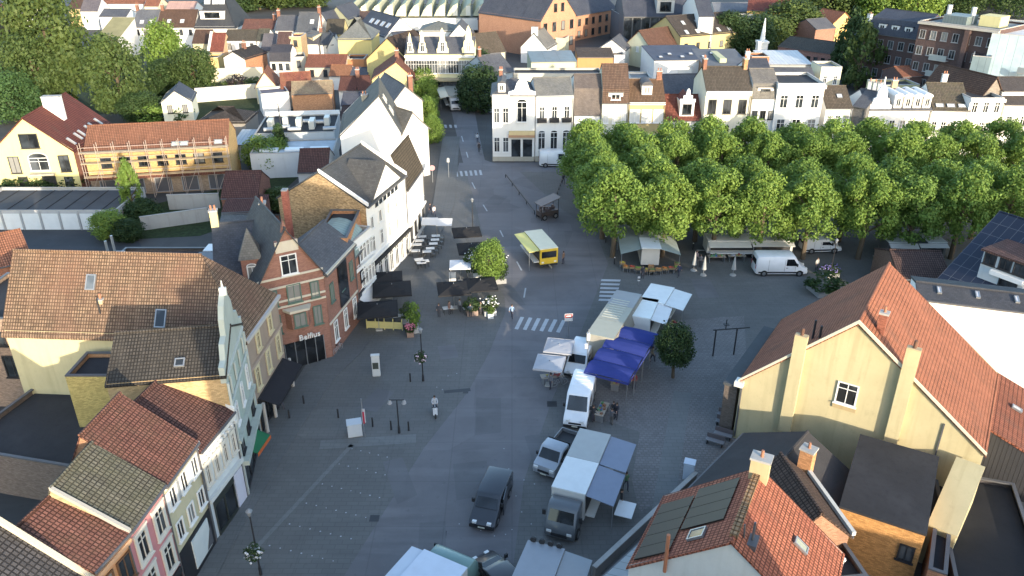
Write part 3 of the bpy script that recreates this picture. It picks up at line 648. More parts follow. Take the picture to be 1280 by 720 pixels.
for x, zt in ((5.6, 1.6), (6.2, .9)): MB().cyl((x-1, zt, 9.8), (x-1, zt, 12.0), .09).build('vent_pipe', DK, h.rf)
h.fbox('F', .1, .22, .2, 5.6, .12, GUT, 'downpipe'); h.fbox('F', 14.8, 14.9, 1.0, 7.2, .1, GUT, 'downpipe'); h.fbox('F', 7.2, 8.9, 5.9, 6.25, .09, plaster((.46,.36,.2), 1.0), 'window_sill')
MB().box(-.4, -.45, 5.3, .3, .4, 5.75).build('gutter_box', paint((.7,.68,.62)), h.root)
e = MB().prism([(-.14,5.72),(7.81,13.5),(17.9,5.72),(17.9,5.95),(7.81,13.8),(-.14,5.95)], -.26, -.17, 'y').build('verge', plaster((.62,.58,.45)), h.rf)
MB().box(-1.5, .4, 4.6, -.3, 11.8, 4.85).build('flat_roof', flatm((.07,.075,.08)), h.root); MB().box(-1.4, .5, -.2, -.32, 11.6, 4.59).build('side_wall', brickm((.16,.13,.11)), h.root)
u, v = yel.u, yel.v
P0 = yB2+v*4.0-u*1.4
h = house('lower orange roofed rear house beyond the yellow gable house', P0, P0+u*7.5, 3.2, rise=2.7, d=9, roof='perp', off=.06, rm=tile((.42,.125,.06), .36, .26, .14), wall=seam((.05,.05,.055), .3), name='rear_house', cat='house', ov=.1)
h.skylight(2.2, .3, 'R', .7, 1.1, paint((.5,.5,.46))); h.skylight(5.0, .62, 'R', .5, .8, paint((.5,.5,.46)))
h = house('big blank white wall building with dark solar tiled roof at the right edge', G(1148,371,9.4), G(1345,395,9.4), 9.4, rise=.5, d=4.4, rm=slate((.05,.052,.06)), wall=plaster((.82,.81,.79), .2), name='white_wall_house', cat='house', ov=.3)
for i in range(4): h.skylight(1.8+i*3.1, .55, 'F', .35, .9, paint((.6,.6,.62)))
# house with solar roof and white balcony cut
h = house('house with steep dark solar roof and white balcony front near the grove', G(1172,348,4.6), G(1172,348,4.6)+V2(.53,-.85)*13.5, 4.6, rise=5.8, d=18, rm=solar(), wall=plaster((.68,.68,.66)), side=wh, name='solar_house', cat='house')
(px, py, pz), _ = h.slope(.2, 5.0)
o = MB().prism([(-1.9,-.4),(2.6,-.4),(2.6,2.9),(-1.9,2.9)], -.2, 4.2, 'y').build('balcony_front', plaster((.66,.67,.66)), h.rf, (px, py, pz)); MB().box(-2.1,-.5,2.903,2.8,4.3,3.1).build('balcony_roof', tile((.2,.1,.08)), o)
for x in (-1.0, .55, 2.0): put_win(o, 1.2, 1.2, 'k', (x-.1, -.21, 1.6), 0)
MB().box(-.6,-.75,.9,2.7,-.21,1.35).build('balcony_rail', FR, o); put_win(o, 1.8, 1.2, 'k', (1.2, -.21, -.35), 0)
h = house('low dark brown tiled roof between the yellow gable house and the grove', G(1124,346,3.4), G(1190,348,3.4), 3.4, d=8, ry=312, rm=tile((.15,.085,.07)), wall=brickm((.2,.13,.1)), name='low_house', cat='house')
# ================================================================= RIGHT FOREGROUND
dr = Vector((.46,.888,0)); dn = Vector((.888,-.46,0))
Rg = G(915,676,10.3); Rg.z = 0
h = house('white gable house with bright orange pantile roof and solar panels, bottom right', Rg-dn*5.6, Rg+dn*5.6, 5.9, rise=4.4, d=(G(950,585,10.3)-Rg).dot(dr), roof='perp', rm=tile((.56,.16,.07), .30, .24, .2, c2=(.42,.1,.05)), wall=plaster((.72,.70,.65)), name='pantile_house', cat='house', ov=.12)
sp = h
th = math.atan2(h.rise, h.w*.5)
for i, (y0, y1, t0, t1) in enumerate(((.4,5.2,.06,.62),(5.25,h.d-.9,.06,.9))):
    pass
def panel(H, side, y0, y1, t0, t1, n):
    a = H.w*H.off; L = math.hypot(a, H.rise)
    for k in range(n):
        ya = y0+(y1-y0)*k/n+.02; yb = y0+(y1-y0)*(k+1)/n-.02
        (xa, _, za), _ = H.slope(t0, 0, side); (xb, _, zb), _ = H.slope(t1, 0, side); s = -1 if side == 'L' else 1
        nx, nz = s*H.rise/L*.1, a/L*.1
        MB().poly([(xa+nx, yb, za+nz), (xa+nx, ya, za+nz), (xb+nx, ya, zb+nz), (xb+nx, yb, zb+nz)]).poly([(xa, ya, za), (xa+nx, ya, za+nz), (xb+nx, ya, zb+nz), (xb, ya, zb)]).build('solar_panel', paint((.028,.024,.021), .45, 0, .3), H.rf)
panel(h, 'L', 2.2, h.d-.6, .42, .84, 4); panel(h, 'L', .3, h.d-1.2, .04, .40, 5); h.skylight(1.4, .62, 'L', .9, 1.1)
h.skylight(4.2, .42, 'R', .6, 1.0, paint((.3,.32,.25))); h.chimney(h.w*.5+.1, h.d-.5, 11.4, 1.1, .8, plaster((.55,.44,.26)), 9.5, 1)
MB().cyl((h.w*.5+.9, 1.2, 9.3), (h.w*.5+.9, 1.2, 11.0), .07).cyl((h.w*.5+.5, 1.0, 9.5), (h.w*.5+.4, 1.0, 10.8), .05).box(h.w*.5+.3, .7, 9.4, h.w*.5+1.2, 1.7, 9.75).build('flue', GUT, h.rf)
m = MB()
for i in range(18): m.box(h.w*.5-.22, .3+i*h.d/18, 10.25, h.w*.5+.22, .3+i*h.d/18+.3, 10.5)
m.build('ridge_cap', tile((.5,.28,.12)), h.rf)
MB().cyl((2.2, -.2, 6.6), (2.2, -.2, 9.4), .11, n=8).build('flue_pipe', paint((.42,.16,.08), .7), h.root)
# lean-to of blue glass and yard wall by the square
A = G(800,632,3.1); B = G(752,700,3.1)
h = house('lean-to with blue grey metal sheet roof beside the pantile house', G(846,634,3.3), G(757,716,3.3), 2.8, rise=1.1, d=2.6, roof='shed', rm=seam((.22,.25,.28), .7), wall=plaster((.3,.27,.25)), name='lean_to', cat='lean-to')
w1 = MB()
a, b = G(868,603), G(742,722); 
t = thing('yard_wall', 'low grey wall with coping along the square below the pantile house', 'wall', (a.x, a.y, 0), math.atan2((b-a).y, (b-a).x)); L = (b-a).length
MB().box(0, -.12, -.1, L, .12, .9).build('wall', plaster((.3,.29,.28)), t); MB().box(-.1, -.18, .903, L, .18, 1.0).build('coping', CONC, t)
# black roofs in front of the yellow gable
h = house('dark slate roofed house tucked in front of the yellow gable', G(934,541,3.6), G(862,614,3.6), 3.6, rise=2.3, d=9.0, rm=flatm((.042,.04,.042)), wall=brickm((.2,.15,.12)), name='low_house', cat='house', prof=None)
h.chimney(h.w*.42, h.d*.66, 7.2, .8, .9, brickm((.5,.26,.13)), 4.0, 1)
h = house('black flat roofed annex with orange brick front below the yellow gable', G(1050,632,4.9), G(1158,667,4.9), 4.9, d=8.2, roof='shed', rise=.5, ov=.08, wall=brickm((.52,.28,.11), .3), rm=flatm((.03,.03,.033), .8), name='annex', cat='annex', gut=False)
h.wins('F', 2.2, 1.3, 1, .9, 'd', h.w-1.6, h.w)
h = house('narrow brown tiled roof with white coping between pantile house and black annex', G(1062,668,5.6), G(1008,592,5.6), 5.6, rise=2.0, d=4.4, rm=tile((.15,.09,.065), .32), wall=brickm((.35,.2,.13)), name='low_house', cat='house')
MB().box(-.1, -.35, 5.55, h.w+.1, -.1, 5.85).build('coping', plaster((.7,.66,.58)), h.rf)
h = annex('dark flat roof yard building with white vent cowls, bottom right', G(1030,728,4.8), G(1086,722,4.8), 4.8, 3.6, brickm((.3,.2,.15)), FLAT)
for x, y in ((1.0, 2.2), (1.1, 1.3), (1.9, 1.4)): MB().cyl((x, y, 4.4), (x, y, 4.95), .1).ell((x, y, 5.0), .2, .2, .13).build('vent_cowl', paint((.7,.7,.7)), h.rf)
h = house('tall yellow rendered wall section running down from the yellow gable', G(1160,655,3.4), G(1196,670,3.4), 3.4, d=6.3, roof='shed', rise=1.8, ov=.02, gut=False, wall=yw, rm=yw, name='annex', cat='annex')
annex('brick service passage with roof units beside the orange brick annex', G(1160,712,3.2), G(1184,720,3.2), 3.2, 5, brickm((.35,.2,.13)), FLAT)
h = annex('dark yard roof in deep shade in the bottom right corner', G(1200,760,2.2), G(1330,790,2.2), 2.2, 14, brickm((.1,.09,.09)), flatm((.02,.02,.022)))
# ================================================================= ROW BEHIND THE GROVE
gF = 'row of houses behind the grove'
gw = plaster((.78,.77,.74), .25)
h = house('grand white town house with curved crowned gable and dark upper windows', (615,118), (669,118), 11.4, d=9, ry=98, rm=SL, wall=gw, roof='hip', hip=(3,3), name='town_house', group=gF)
W = h.w; x0, x1 = W*.42, W*.97
gable(h, [(x0-.3,10.8),(x0-.3,11.8),(x0+.7,12.1),(x0+1.1,13.3),(x0+1.9,14.2),((x0+x1)/2,14.6),(x1-1.9,14.2),(x1-1.1,13.3),(x1-.7,12.1),(x1+.3,11.8),(x1+.3,10.8)], gw, .5, 'F', 'gable', -.12)
h.wins('F', 6.6, 2.6, 2, 1.0, 'w', 0, W*.42); h.wins('F', 1.6, 2.6, 2, 1.0, 'w', 0, W*.42); put_win(h.root, 1.7, 3.4, 'a', ((x0+x1)/2, -.14, 6.8), 0)
for i in (0, 1): h.fbox('F', x0+.2+i*(x1-x0)*.5, x0+(x1-x0)*.5*(i+1)-.2, .8, 3.8, .05, GL, 'tall_pane')
h.fbox('F', x0-.3, x1+.2, 4.3, 4.7, .7, plaster((.5,.3,.18)), 'balcony'); h.fbox('F', x0-.2, x1+.2, 4.703, 5.3, .6, plaster((.7,.55,.3)), 'balustrade'); h.fbox('F', 0, W*.4, 10.9, 11.3, .35, gw, 'cornice'); h.fbox('F', 0, W, 0, .8, .12, STONE, 'plinth')
h.dormer(1.6, 1.2, 1.4, .15, gw); h.chimney(W*.2, 5, 15.5)
h = house('plain white wing of the grand town house with balcony windows', (670,119), (717,118), 11.3, d=9, ry=97, rm=SLG, wall=gw, name='town_house', group=gF)
h.wins('F', 7.0, 2.4, 3, .95, 'w'); h.wins('F', 2.0, 3.0, 3, 1.25, 'a'); h.fbox('F', 0, h.w, 10.8, 11.2, .35, gw, 'cornice')
for i in range(3): x = h.w*(i+.5)/3; h.fbox('F', x-.8, x+.8, 6.7, 7.5, .35, DK, 'balcony_rail')
h.fbox('F', 0, h.w, 0, .9, .12, STONE, 'plinth')
h = house('white house with tall brown black mansard roof left of the grove', (718,142), (752,142), 7.8, d=9, rise=6, roof='mans', prof=[(0,7.8),(1.1,11.8),(3.9,13.6),(9,12)], rm=slate((.10,.085,.08)), wall=gw, name='town_house', group=gF)
h.wins('F', 4.0, 2.2, 3, 1.0, 'w'); h.wins('F', .5, 2.4, 3, 1.1, 'w')
h = house('narrow cream house with white dormer band and plain brown roof', (753,127), (786,127), 9.9, d=9, roof='mans', prof=[(0,9.9),(.35,12.0),(4.2,15.3),(9,12)], rm=tile((.2,.12,.085)), wall=plaster((.7,.68,.55)), name='town_house', group=gF)
h.dormer(h.w*.5, 2.4, 1.3, .03, FR, SLG, 'flat'); h.wins('F', 6.2, 2.0, 3, .8, 'b'); h.wins('F', 2.2, 2.2, 3, .9, 'w')
h = house('tan house with white arched dormer and three white shuttered windows', (787,127), (832,127), 9.9, d=9, ry=99, rm=tile((.22,.125,.07)), wall=plaster((.5,.4,.2)), name='town_house', group=gF)
h.dormer(h.w*.5, 1.7, 1.5, .3, FR, None, 'arch'); h.wins('F', 6.3, 2.3, 3, 1.7, 'b'); h.wins('F', 2.6, 1.8, 3, 1.4, 'w'); h.fbox('F', 0, h.w, 9.4, 9.8, .3, FR, 'cornice'); h.chimney(h.w-.6, 4.6, 16, .9)
h = house('small house with red tile roof and white stepped gable dormer', (833,149), (881,149), 6.8, d=9, ry=118, rm=tile((.36,.10,.06)), wall=gw, name='town_house', group=gF)
h.dormer(h.w*.53, 2.4, 2.4, .12, plaster((.8,.79,.76), .2), T_RED, 'step', 'd'); h.wins('F', 1.2, 2.4, 4, 1.0, 'w')
h = house('cream house with wide dark brown roof and three dark shuttered windows', (883,113), (940,113), 11.9, d=10, ry=83, rm=tile((.14,.115,.09)), wall=plaster((.74,.70,.56)), name='town_house', group=gF)
h.wins('F', 8.0, 2.4, 3, 1.3, 'k'); h.wins('F', 3.6, 2.4, 3, 1.3, 'd'); h.fbox('F', 0, h.w, 11.1, 11.8, .4, wh, 'cornice'); h.chimney(.4, 5, 17.5, .6, 1.4); h.chimney(h.w-.3, 5, 17.5, .6, 1.4, brickm((.4,.22,.12)))
h = house('white house with grey mansard and paired white dormer windows', (941,121), (972,121), 10.8, d=9, roof='mans', prof=[(0,10.8),(.5,12.9),(4.2,14.6),(9,12)], rm=slate((.12,.115,.11)), wall=gw, name='town_house', group=gF)
h.dormer(h.w*.5, 2.6, 1.3, .05, FR, SL, 'flat', 'd'); h.wins('F', 7.0, 1.5, 3, .9, 'd'); h.wins('F', 3.0, 2.0, 3, .9, 'w')
h = house('tall white flat topped house with two rows of dark windows', (973,105), (1032,105), 13.0, d=9, roof='flat', rm=FLAT, wall=gw, name='town_house', group=gF)
h.wins('F', 9.0, 2.2, 3, 1.3, 'w'); h.wins('F', 4.6, 2.6, 3, 1.4, 'w'); h.fbox('F', -.1, h.w+.1, 12.3, 12.9, .5, gw, 'cornice')
h = house('low white house with brown tile roof and one round skylight', (1033,134), (1066,134), 8.9, d=9, ry=107, rm=tile((.16,.125,.09)), wall=gw, name='town_house', group=gF)
h.skylight(h.w*.62, .5, 'F', .9, .9, paint((.8,.8,.75))); h.wins('F', 5.6, 2.0, 3, .9, 'w'); h.wins('F', 1.6, 2.2, 3, .9, 'w')
h = house('dark grey slated side house in the gap beside the curved white gable', (1067,131), (1084,134), 9.2, d=8, ry=112, rm=SL, wall=slate((.14,.135,.13)), name='town_house', group=gF)
for i, x in enumerate((.3, 1.2, 2.0)): h.chimney(x, 4.5, 15.2-i*.8, .5, .5, gw, None, 1)
h = house('long white house with curved ornate gable and four arched dormers', (1085,136), (1165,136), 8.7, d=9, ry=111, rm=SL, wall=gw, name='town_house', group=gF)
gable(h, curvy(.1, h.w*.36, 8.2, 4.6), gw); MB().cyl((h.w*.18, .1, 12.7), (h.w*.18, .1, 14), .2, .1).build('finial', gw, h.root)
for i in range(4): h.dormer(h.w*(.46+.15*i), 1.3, 1.9, .04, gw, gw, 'arch')
h.wins('F', 4.4, 2.4, 6, 1.0, 'w'); h.wins('F', .8, 2.4, 6, 1.0, 'w'); h.chimney(h.w*.55, 5, 14.5, .9, .7, plaster((.5,.35,.22)))
h = house('white house with mossy brown roof and three low roof lights', (1166,136), (1213,137), 8.7, d=10, ry=103, rm=tile((.15,.125,.095), moss=.4), wall=gw, name='town_house', group=gF)
for i in range(3): h.skylight(h.w*(.2+.3*i), .12, 'F', 1.3, .8, paint((.6,.6,.58)))
h.wins('F', 4.4, 2.2, 4, .9, 'w'); h.wins('F', .8, 2.2, 4, .9, 'w'); h.chimney(h.w*.5, 5.5, 16, .8, .6, gw)
h = house('white three storey flat fronted house at the right end of the row', (1214,123), (1256,123), 10.6, d=9, roof='flat', rm=FLAT, wall=gw, name='town_house', group=gF)
for z in (8.2, 4.8, 1.4): h.wins('F', z, 1.8, 3, .95, 'w')
h.fbox('F', -.1, h.w+.1, 10.0, 10.5, .45, gw, 'cornice')
h = house('white corner house with long grey brown roof at the right edge', (1257,130), (1330,131), 9.4, d=10, ry=113, rm=tile((.16,.13,.115)), wall=gw, name='town_house', group=gF)
h.wins('F', 5.6, 1.8, 4, 1.0, 'w'); h.shop('F', .5, h.w-.5, 3.2, FR, aw=cloth((.5,.5,.47)))
h = house('grey brick gable house behind the right end of the white row', (1225,122), (1254,119), 10, d=12, roof='perp', ry=96, rm=T_BR, wall=brickm((.2,.18,.16)), name='back_house')
h = house('broad brown roofed house behind the right end of the white row', (1254,113), (1330,113), 11, d=10, ry=96, rm=tile((.17,.14,.11)), wall=wh, name='back_house')
# ================================================================= BEHIND THE ROW (right of the street)
h = house('low green grey flat shed with pale yellow wall behind the grand house', (664,77), (721,76), 5, d=9, roof='shed', ry=None, rise=.8, rm=seam((.17,.21,.22), 3.5), wall=plaster((.6,.6,.42)), name='shed', cat='shed'); h.wins('F', 1.6, 1.8, 1, 3.0, 'd', h.w*.62, h.w)
house('brown roofed outbuilding with orange wall right of the green grey shed', (722,71), (768,71), 4.6, d=8, rise=.8, roof='shed', rm=tile((.17,.12,.09)), wall=plaster((.5,.27,.12)), name='shed', cat='shed')
house('dark flat roofed outbuilding with cluttered top below the green grey shed', (642,92), (752,92), 4.2, d=6, roof='flat', wall=plaster((.6,.57,.48)), rm=FLAT, name='outbuilding', cat='outbuilding')
h = house('white gabled cottage with chimney and grey roof left behind the green shed', (651,58), (684,60), 4.2, d=9, roof='perp', ry=41, rm=SLG, wall=gw, name='cottage'); h.chimney(h.w*.5, .5, 10.2, 1.6, .8, gw, None, 0)
house('pale cream cube annex with low roof between the two white cottages', (684,47), (707,48), 4.6, d=6, roof='flat', wall=plaster((.62,.6,.42)), rm=T_DK, name='annex', cat='annex')
house('white gabled cottage with dark roof and white lower extension', (748,60), (782,62), 5.0, d=9, roof='perp', ry=49, rm=SL, wall=gw, name='cottage')
house('white box extension at the foot of the white gabled cottage', (762,69), (781,69), 4.4, d=5, roof='flat', wall=gw, rm=FLAT, name='extension', cat='extension')
h = house('cream gabled house with reddish brown roof in front of the yellow house', (778,58), (818,66), 4.4, d=13, roof='perp', ry=38, rm=tile((.21,.10,.065)), wall=plaster((.68,.66,.48)), name='gabled_house'); h.wins('F', 3.8, 1.4, 2, .8, 'b', h.w*.4, h.w*.75)
h = house('big yellow gabled house with dark roof and rows of roof lights', (812,35), (851,45), 7.6, d=19, roof='perp', ry=20, rm=tile((.11,.09,.08)), wall=plaster((.56,.46,.22)), name='gabled_house')
for i in range(5): h.skylight(2.5+i*3.4, .15, 'R', 1.0, 1.6, paint((.6,.6,.57)))
for i in range(3): h.skylight(3.5+i*4.4, .6, 'R', 1.0, 1.6, paint((.6,.6,.57)))
h.wins('R', 4, 1.6, 5, 1.0, 'd')
h = house('long black roofed hall with arched roof window and tall glazed front', (780,20), (880,20), 9, d=22, ry=-14, rm=SLB, wall=plaster((.16,.17,.18)), name='hall', cat='hall'); h.dormer(h.w*.52, 5, 3.6, .1, plaster((.5,.5,.48)), None, 'arch', 'd'); h.wins('F', .5, 8, 9, 2.2, 'd')
house('tall windowless white gable wall at the end of the black hall', (874,20), (893,20), 12, d=22, roof='par', ry=-10, rm=SLB, wall=gw, name='hall', cat='hall')
bq = brickm((.42,.23,.15), .15)
h = house('salmon brick apartment gable with balconies in the middle of the far complex', (676,25), (720,18), 10, d=24, roof='perp', ry=-16, rm=SLB, wall=bq, name='apartment_house', cat='apartments'); h.wins('F', 6.5, 2.4, 4, 1.4, 'd'); h.wins('F', 2.0, 2.4, 4, 1.4, 'd'); h.wins('F', 11.5, 2.2, 2, 1.2, 'd', h.w*.3, h.w*.7)
h = house('salmon brick apartment wing with slate roof, left part of the far complex', (597,23), (680,28), 7.5, d=20, ry=-9, rm=SLB, wall=bq, name='apartment_house', cat='apartments'); h.wins('F', 3.5, 2.2, 6, 1.4, 'd')
for i in range(4): h.skylight(h.w*(.2+.2*i), .35, 'F', 1.6, 1.6, paint((.6,.6,.6)))
h = house('salmon brick apartment wing with slate roof, right part of the far complex', (720,19), (771,10), 7.5, d=18, ry=-12, rm=SLB, wall=bq, name='apartment_house', cat='apartments'); h.wins('F', 4.2, 2.0, 6, 1.3, 'd'); h.wins('F', .8, 2.0, 6, 1.3, 'd')
house('dark glazed end block beside the salmon brick complex', (764,12), (781,22), 8, d=12, roof='flat', wall=plaster((.16,.18,.2)), rm=FLAT, name='glazed_block', cat='office')
h = house('blue grey membrane flat roof with rooflights behind the red tile house', (818,75), (888,74), 5.6, d=14, rise=.9, roof='shed', rm=flatm((.07,.08,.105)), wall=gw, name='workshop', cat='workshop')
for i in range(6): h.skylight(2+i*2.6, .3+.3*(i % 2), 'F', .9, .9, paint((.65,.65,.65)))
h = house('grey flat roofed workshop with one long yellow strip light', (880,82), (938,82), 5.2, d=15, rise=1.1, roof='shed', rm=flatm((.12,.125,.135)), wall=brickm((.35,.22,.14)), name='workshop', cat='workshop'); MB().box(h.w*.38, 2, 5.45, h.w*.52, 12, 6.4).build('strip_light', plaster((.62,.6,.36)), h.rf)
house('white washed low wall building behind the red tile house dormer', (820,82), (866,84), 4.0, d=5, roof='flat', wall=plaster((.74,.72,.66)), rm=ZINC, name='outbuilding', cat='outbuilding')
house('tall narrow dark roofed house behind the red tile house', (829,117), (878,116), 8.5, d=8, ry=93, rm=SL, wall=brickm(RED), name='back_house')
house('white flat box storey behind the tan house with arched dormer', (788,98), (815,98), 9.5, d=6, roof='flat', wall=gw, rm=FLG, name='back_house')
h = house('dark navy roofed house with white ridge behind the paired dormer house', (937,92), (965,92), 9.5, d=9, ry=73, rm=slate((.045,.05,.065)), wall=gw, name='back_house'); h.chimney(.4, 4.5, 15.6, .8, .7, gw)
house('low house with orange brick top wall behind the dark navy roof', (940,71), (962,71), 6.5, d=5, roof='flat', wall=brickm((.45,.2,.11)), rm=FLAT, name='back_house')
h = house('long brick building with plain brown roof near the tall conifer', (973,57), (1044,67), 5.0, d=11, ry=45, rm=tile((.14,.125,.10)), wall=brickm((.36,.2,.17)), side=brickm((.3,.17,.13)), name='brick_building', cat='building'); h.wins('F', 1.8, 1.7, 8, 1.0, 'd')
house('white corrugated metal roof hall below the long brick building', (958,80), (1016,80), 4.6, d=12, rise=1.0, roof='shed', rm=seam((.56,.57,.57), .9), wall=plaster((.4,.42,.42)), name='workshop', cat='workshop')
house('dark slate back roofs between white corrugated hall and white row', (962,100), (1020,101), 7.5, d=9, ry=84, rm=SL, wall=plaster((.4,.38,.34)), name='back_house')
h = house('pale cream tower like house with two columns of narrow windows', (1027,84), (1053,84), 9.5, d=6, roof='flat', wall=plaster((.72,.68,.5)), rm=FLG, name='tower_house'); h.wins('F', 6.0, 1.8, 2, .8, 'w'); h.wins('F', 3.0, 1.8, 2, .8, 'w')
house('small yellow gable house leaning on the cream tower like house', (1008,100), (1026,101), 6, d=6, roof='perp', ry=88, rm=T_DK, wall=plaster((.62,.52,.22)), name='back_house')
# apartment block on the right, its shade put into darkened brick and window frames
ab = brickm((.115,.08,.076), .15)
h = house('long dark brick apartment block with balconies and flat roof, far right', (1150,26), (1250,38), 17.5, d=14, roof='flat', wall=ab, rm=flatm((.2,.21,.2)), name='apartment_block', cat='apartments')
for z in (14.2, 11.0, 7.8, 4.6): h.wins('F', z, 1.7, 7, 1.2, 'e')
for i in range(3):
    for z in (10.6, 7.4, 4.2): o = h.fbox('F', 4+i*8.5, 7.5+i*8.5, z-.15, z, 1.3, CONC, 'balcony'); MB().box(0,-1.3,z+.003,3.5,-1.22,z+1.0).build('balcony_rail', paint((.3,.33,.33)), o)
h.fbox('F', -.1, h.w+.1, 17.0, 17.45, .6, plaster((.5,.47,.42)), 'cornice'); h.fbox('F', h.w*.62, h.w*.68, 0, 16.9, 1.0, ab, 'stair_tower')
MB().box(h.w*.6, 5, 17.2, h.w*.85, 9, 19.2).build('penthouse', plaster((.66,.6,.32)), h.root); MB().box(h.w*.2, 3, 17.2, h.w*.5, 8, 18.8).build('roof_house', seam((.14,.18,.19)), h.root)
for x in (.17, .48): MB().cyl((h.w*x, 6, 17.2), (h.w*x, 6, 20.4), .5).build('roof_vent', paint((.5,.5,.5)), h.root)
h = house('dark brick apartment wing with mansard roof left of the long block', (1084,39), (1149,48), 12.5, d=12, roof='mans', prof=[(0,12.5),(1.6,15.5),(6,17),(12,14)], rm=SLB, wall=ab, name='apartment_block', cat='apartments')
for z in (9.4, 6.2, 3.0): h.wins('F', z, 1.8, 5, 1.3, 'e')
for i in range(3): h.dormer(h.w*(.25+.25*i), 1.8, 1.6, .1, FR, SLB, 'flat')
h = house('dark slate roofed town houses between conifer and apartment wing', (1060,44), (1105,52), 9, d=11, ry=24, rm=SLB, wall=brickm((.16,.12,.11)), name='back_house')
for i in range(4): h.skylight(h.w*(.2+.2*i), .3, 'F', 1.0, 1.6, paint((.5,.5,.5)))
for i in range(3): h.chimney(h.w*(.1+.4*i), 5.5, 18, .9, .9, gw)
h = house('light blue clad box building at the right edge behind the white row', (1240,42), (1340,50), 17, d=22, roof='flat', wall=seam((.36,.46,.52), 1.5), rm=flatm((.5,.5,.5)), name='clad_building', cat='building')
house('glass and steel stair front beside the light blue clad building', (1216,70), (1240,72), 13, d=8, roof='flat', wall=seam((.16,.22,.25), 1.2), rm=FLAT, name='glass_building', cat='building')
house('small orange pantile roof in front of the dark apartment block', (1128,95), (1181,93), 7, d=7, ry=83, rm=tile((.46,.16,.07)), wall=ab, name='back_house')
house('dark low roofs with yellow eave strip behind the arched dormers', (1100,107), (1150,106), 8.5, d=5, roof='flat', wall=plaster((.6,.56,.32)), rm=FLAT, name='back_house')
house('orange yellow house with red roof at the top right of the street', (934,12), (990,14), 8, d=12, ry=-2, rm=T_RED, wall=plaster((.62,.42,.14)), name='gabled_house')
house('amber gabled house half hidden by trees, top right', (1042,28), (1066,26), 6, d=9, roof='perp', ry=15, rm=T_OR, wall=plaster((.62,.42,.18)), name='gabled_house')
house('dark roofed houses among the trees left of the amber gable', (1020,36), (1045,34), 6, d=9, ry=24, rm=SL, wall=brickm((.3,.16,.12)), name='gabled_house')
h = house('white low terraces building with red balconies in trees behind white gable wall', (918,22), (952,24), 7, d=9, roof='flat', wall=gw, rm=FLG, name='terrace_building', cat='building'); h.wins('F', 4.4, 1.8, 3, 2.2, 'd'); h.wins('F', 1.0, 1.8, 3, 2.2, 'd')
house('grey roofed house far back above the tree behind white gable wall', (893,14), (940,14), 6, d=10, ry=3, rm=slate((.13,.14,.16)), wall=plaster((.5,.5,.46)), name='gabled_house')
t = thing('church_spirelet', 'small white stone pinnacle standing behind the dark navy roof', 'pinnacle', G(951,66,4)*1.0); t.location.z = 0
MB().box(-1.2,-1.2,-.2,1.2,1.2,6.5).box(-1.4,-1.4,6.503,1.4,1.4,7).build('base', gw, t); MB().cyl((0,0,7.003), (0,0,12.5), .7, .12, 8).build('spire', gw, t)
# ================================================================= ACROSS THE FAR END OF THE STREET
sy = plaster((.74,.68,.42))
h = house('ornate cream row with four curved gables closing the end of the street', (506,66), (593,66), 10, d=10, ry=46, rm=SL, wall=sy, name='ornate_row', cat='house')
W = h.w
for i, (x, wd) in enumerate(((.03,.1),(.19,.13),(.46,.17),(.82,.2))): gable(h, curvy(W*x, W*(x+wd), 9.4, 4.8+i*.5), sy); put_win(h.root, .9, 2.0, 'w', (W*(x+wd/2), -.05, 10.2), 0)
h.wins('F', 5.6, 2.8, 13, 1.25, 'w'); h.wins('F', .6, 3.2, 12, 1.4, 'd'); h.fbox('F', -.1, W+.1, 4.1, 4.7, .9, plaster((.45,.38,.26)), 'balcony'); h.fbox('F', -.1, W+.1, 9.0, 9.5, .4, wh, 'cornice')
h = house('cream corner house with worn brown roof right of the ornate row', (593,67), (632,63), 8.5, d=9, ry=43, rm=tile((.15,.125,.09)), wall=plaster((.62,.57,.42)), name='gabled_house'); h.wins('F', 4.4, 2.4, 4, 1.2, 'd'); h.wins('F', .6, 2.6, 4, 1.2, 'd')
h = house('low slate roofed street house with blue shop front left of the grand house', (612,92), (642,88), 8, d=10, ry=70, rm=SL, wall=plaster((.3,.36,.42)), name='gabled_house'); h.wins('L', 4.6, 2, 3, 1.0, 'w'); h.chimney(.6, 5, 14)
house('grey hipped roof house behind the ornate row', (524,38), (570,38), 8, d=10, ry=26, roof='hip', hip=(5,5), rm=slate((.12,.125,.115)), wall=wh, name='gabled_house')
house('white gabled house with dark roof behind the right of the ornate row', (560,46), (590,46), 7, d=10, roof='perp', ry=30, rm=SL, wall=gw, name='gabled_house')
# saw tooth hall
h = house('long white factory hall with a row of curved saw tooth roofs', (425,24), (606,23), 6, d=34, roof='flat', wall=plaster((.8,.79,.74), .2), rm=flatm((.4,.4,.34)), name='factory_hall', cat='factory')
n = 11
for i in range(n):
    x = h.w*i/n; s = h.w/n
    MB().prism([(x+.3,6.2),(x+s*.3,8.0),(x+s*.62,9.3),(x+s-.3,10.0),(x+s-.3,6.2)], 4, 33, 'y').build('saw_tooth', [plaster((.5,.5,.36))], h.rf)
    MB().box(x+s*.55, 3.9, 6.3, x+s-.4, 3.95, 9.2).build('north_light', plaster((.74,.72,.62)), h.rf)
h.fbox('F', 2, h.w-2, 0, 2.6, .05, GL, 'window_band')
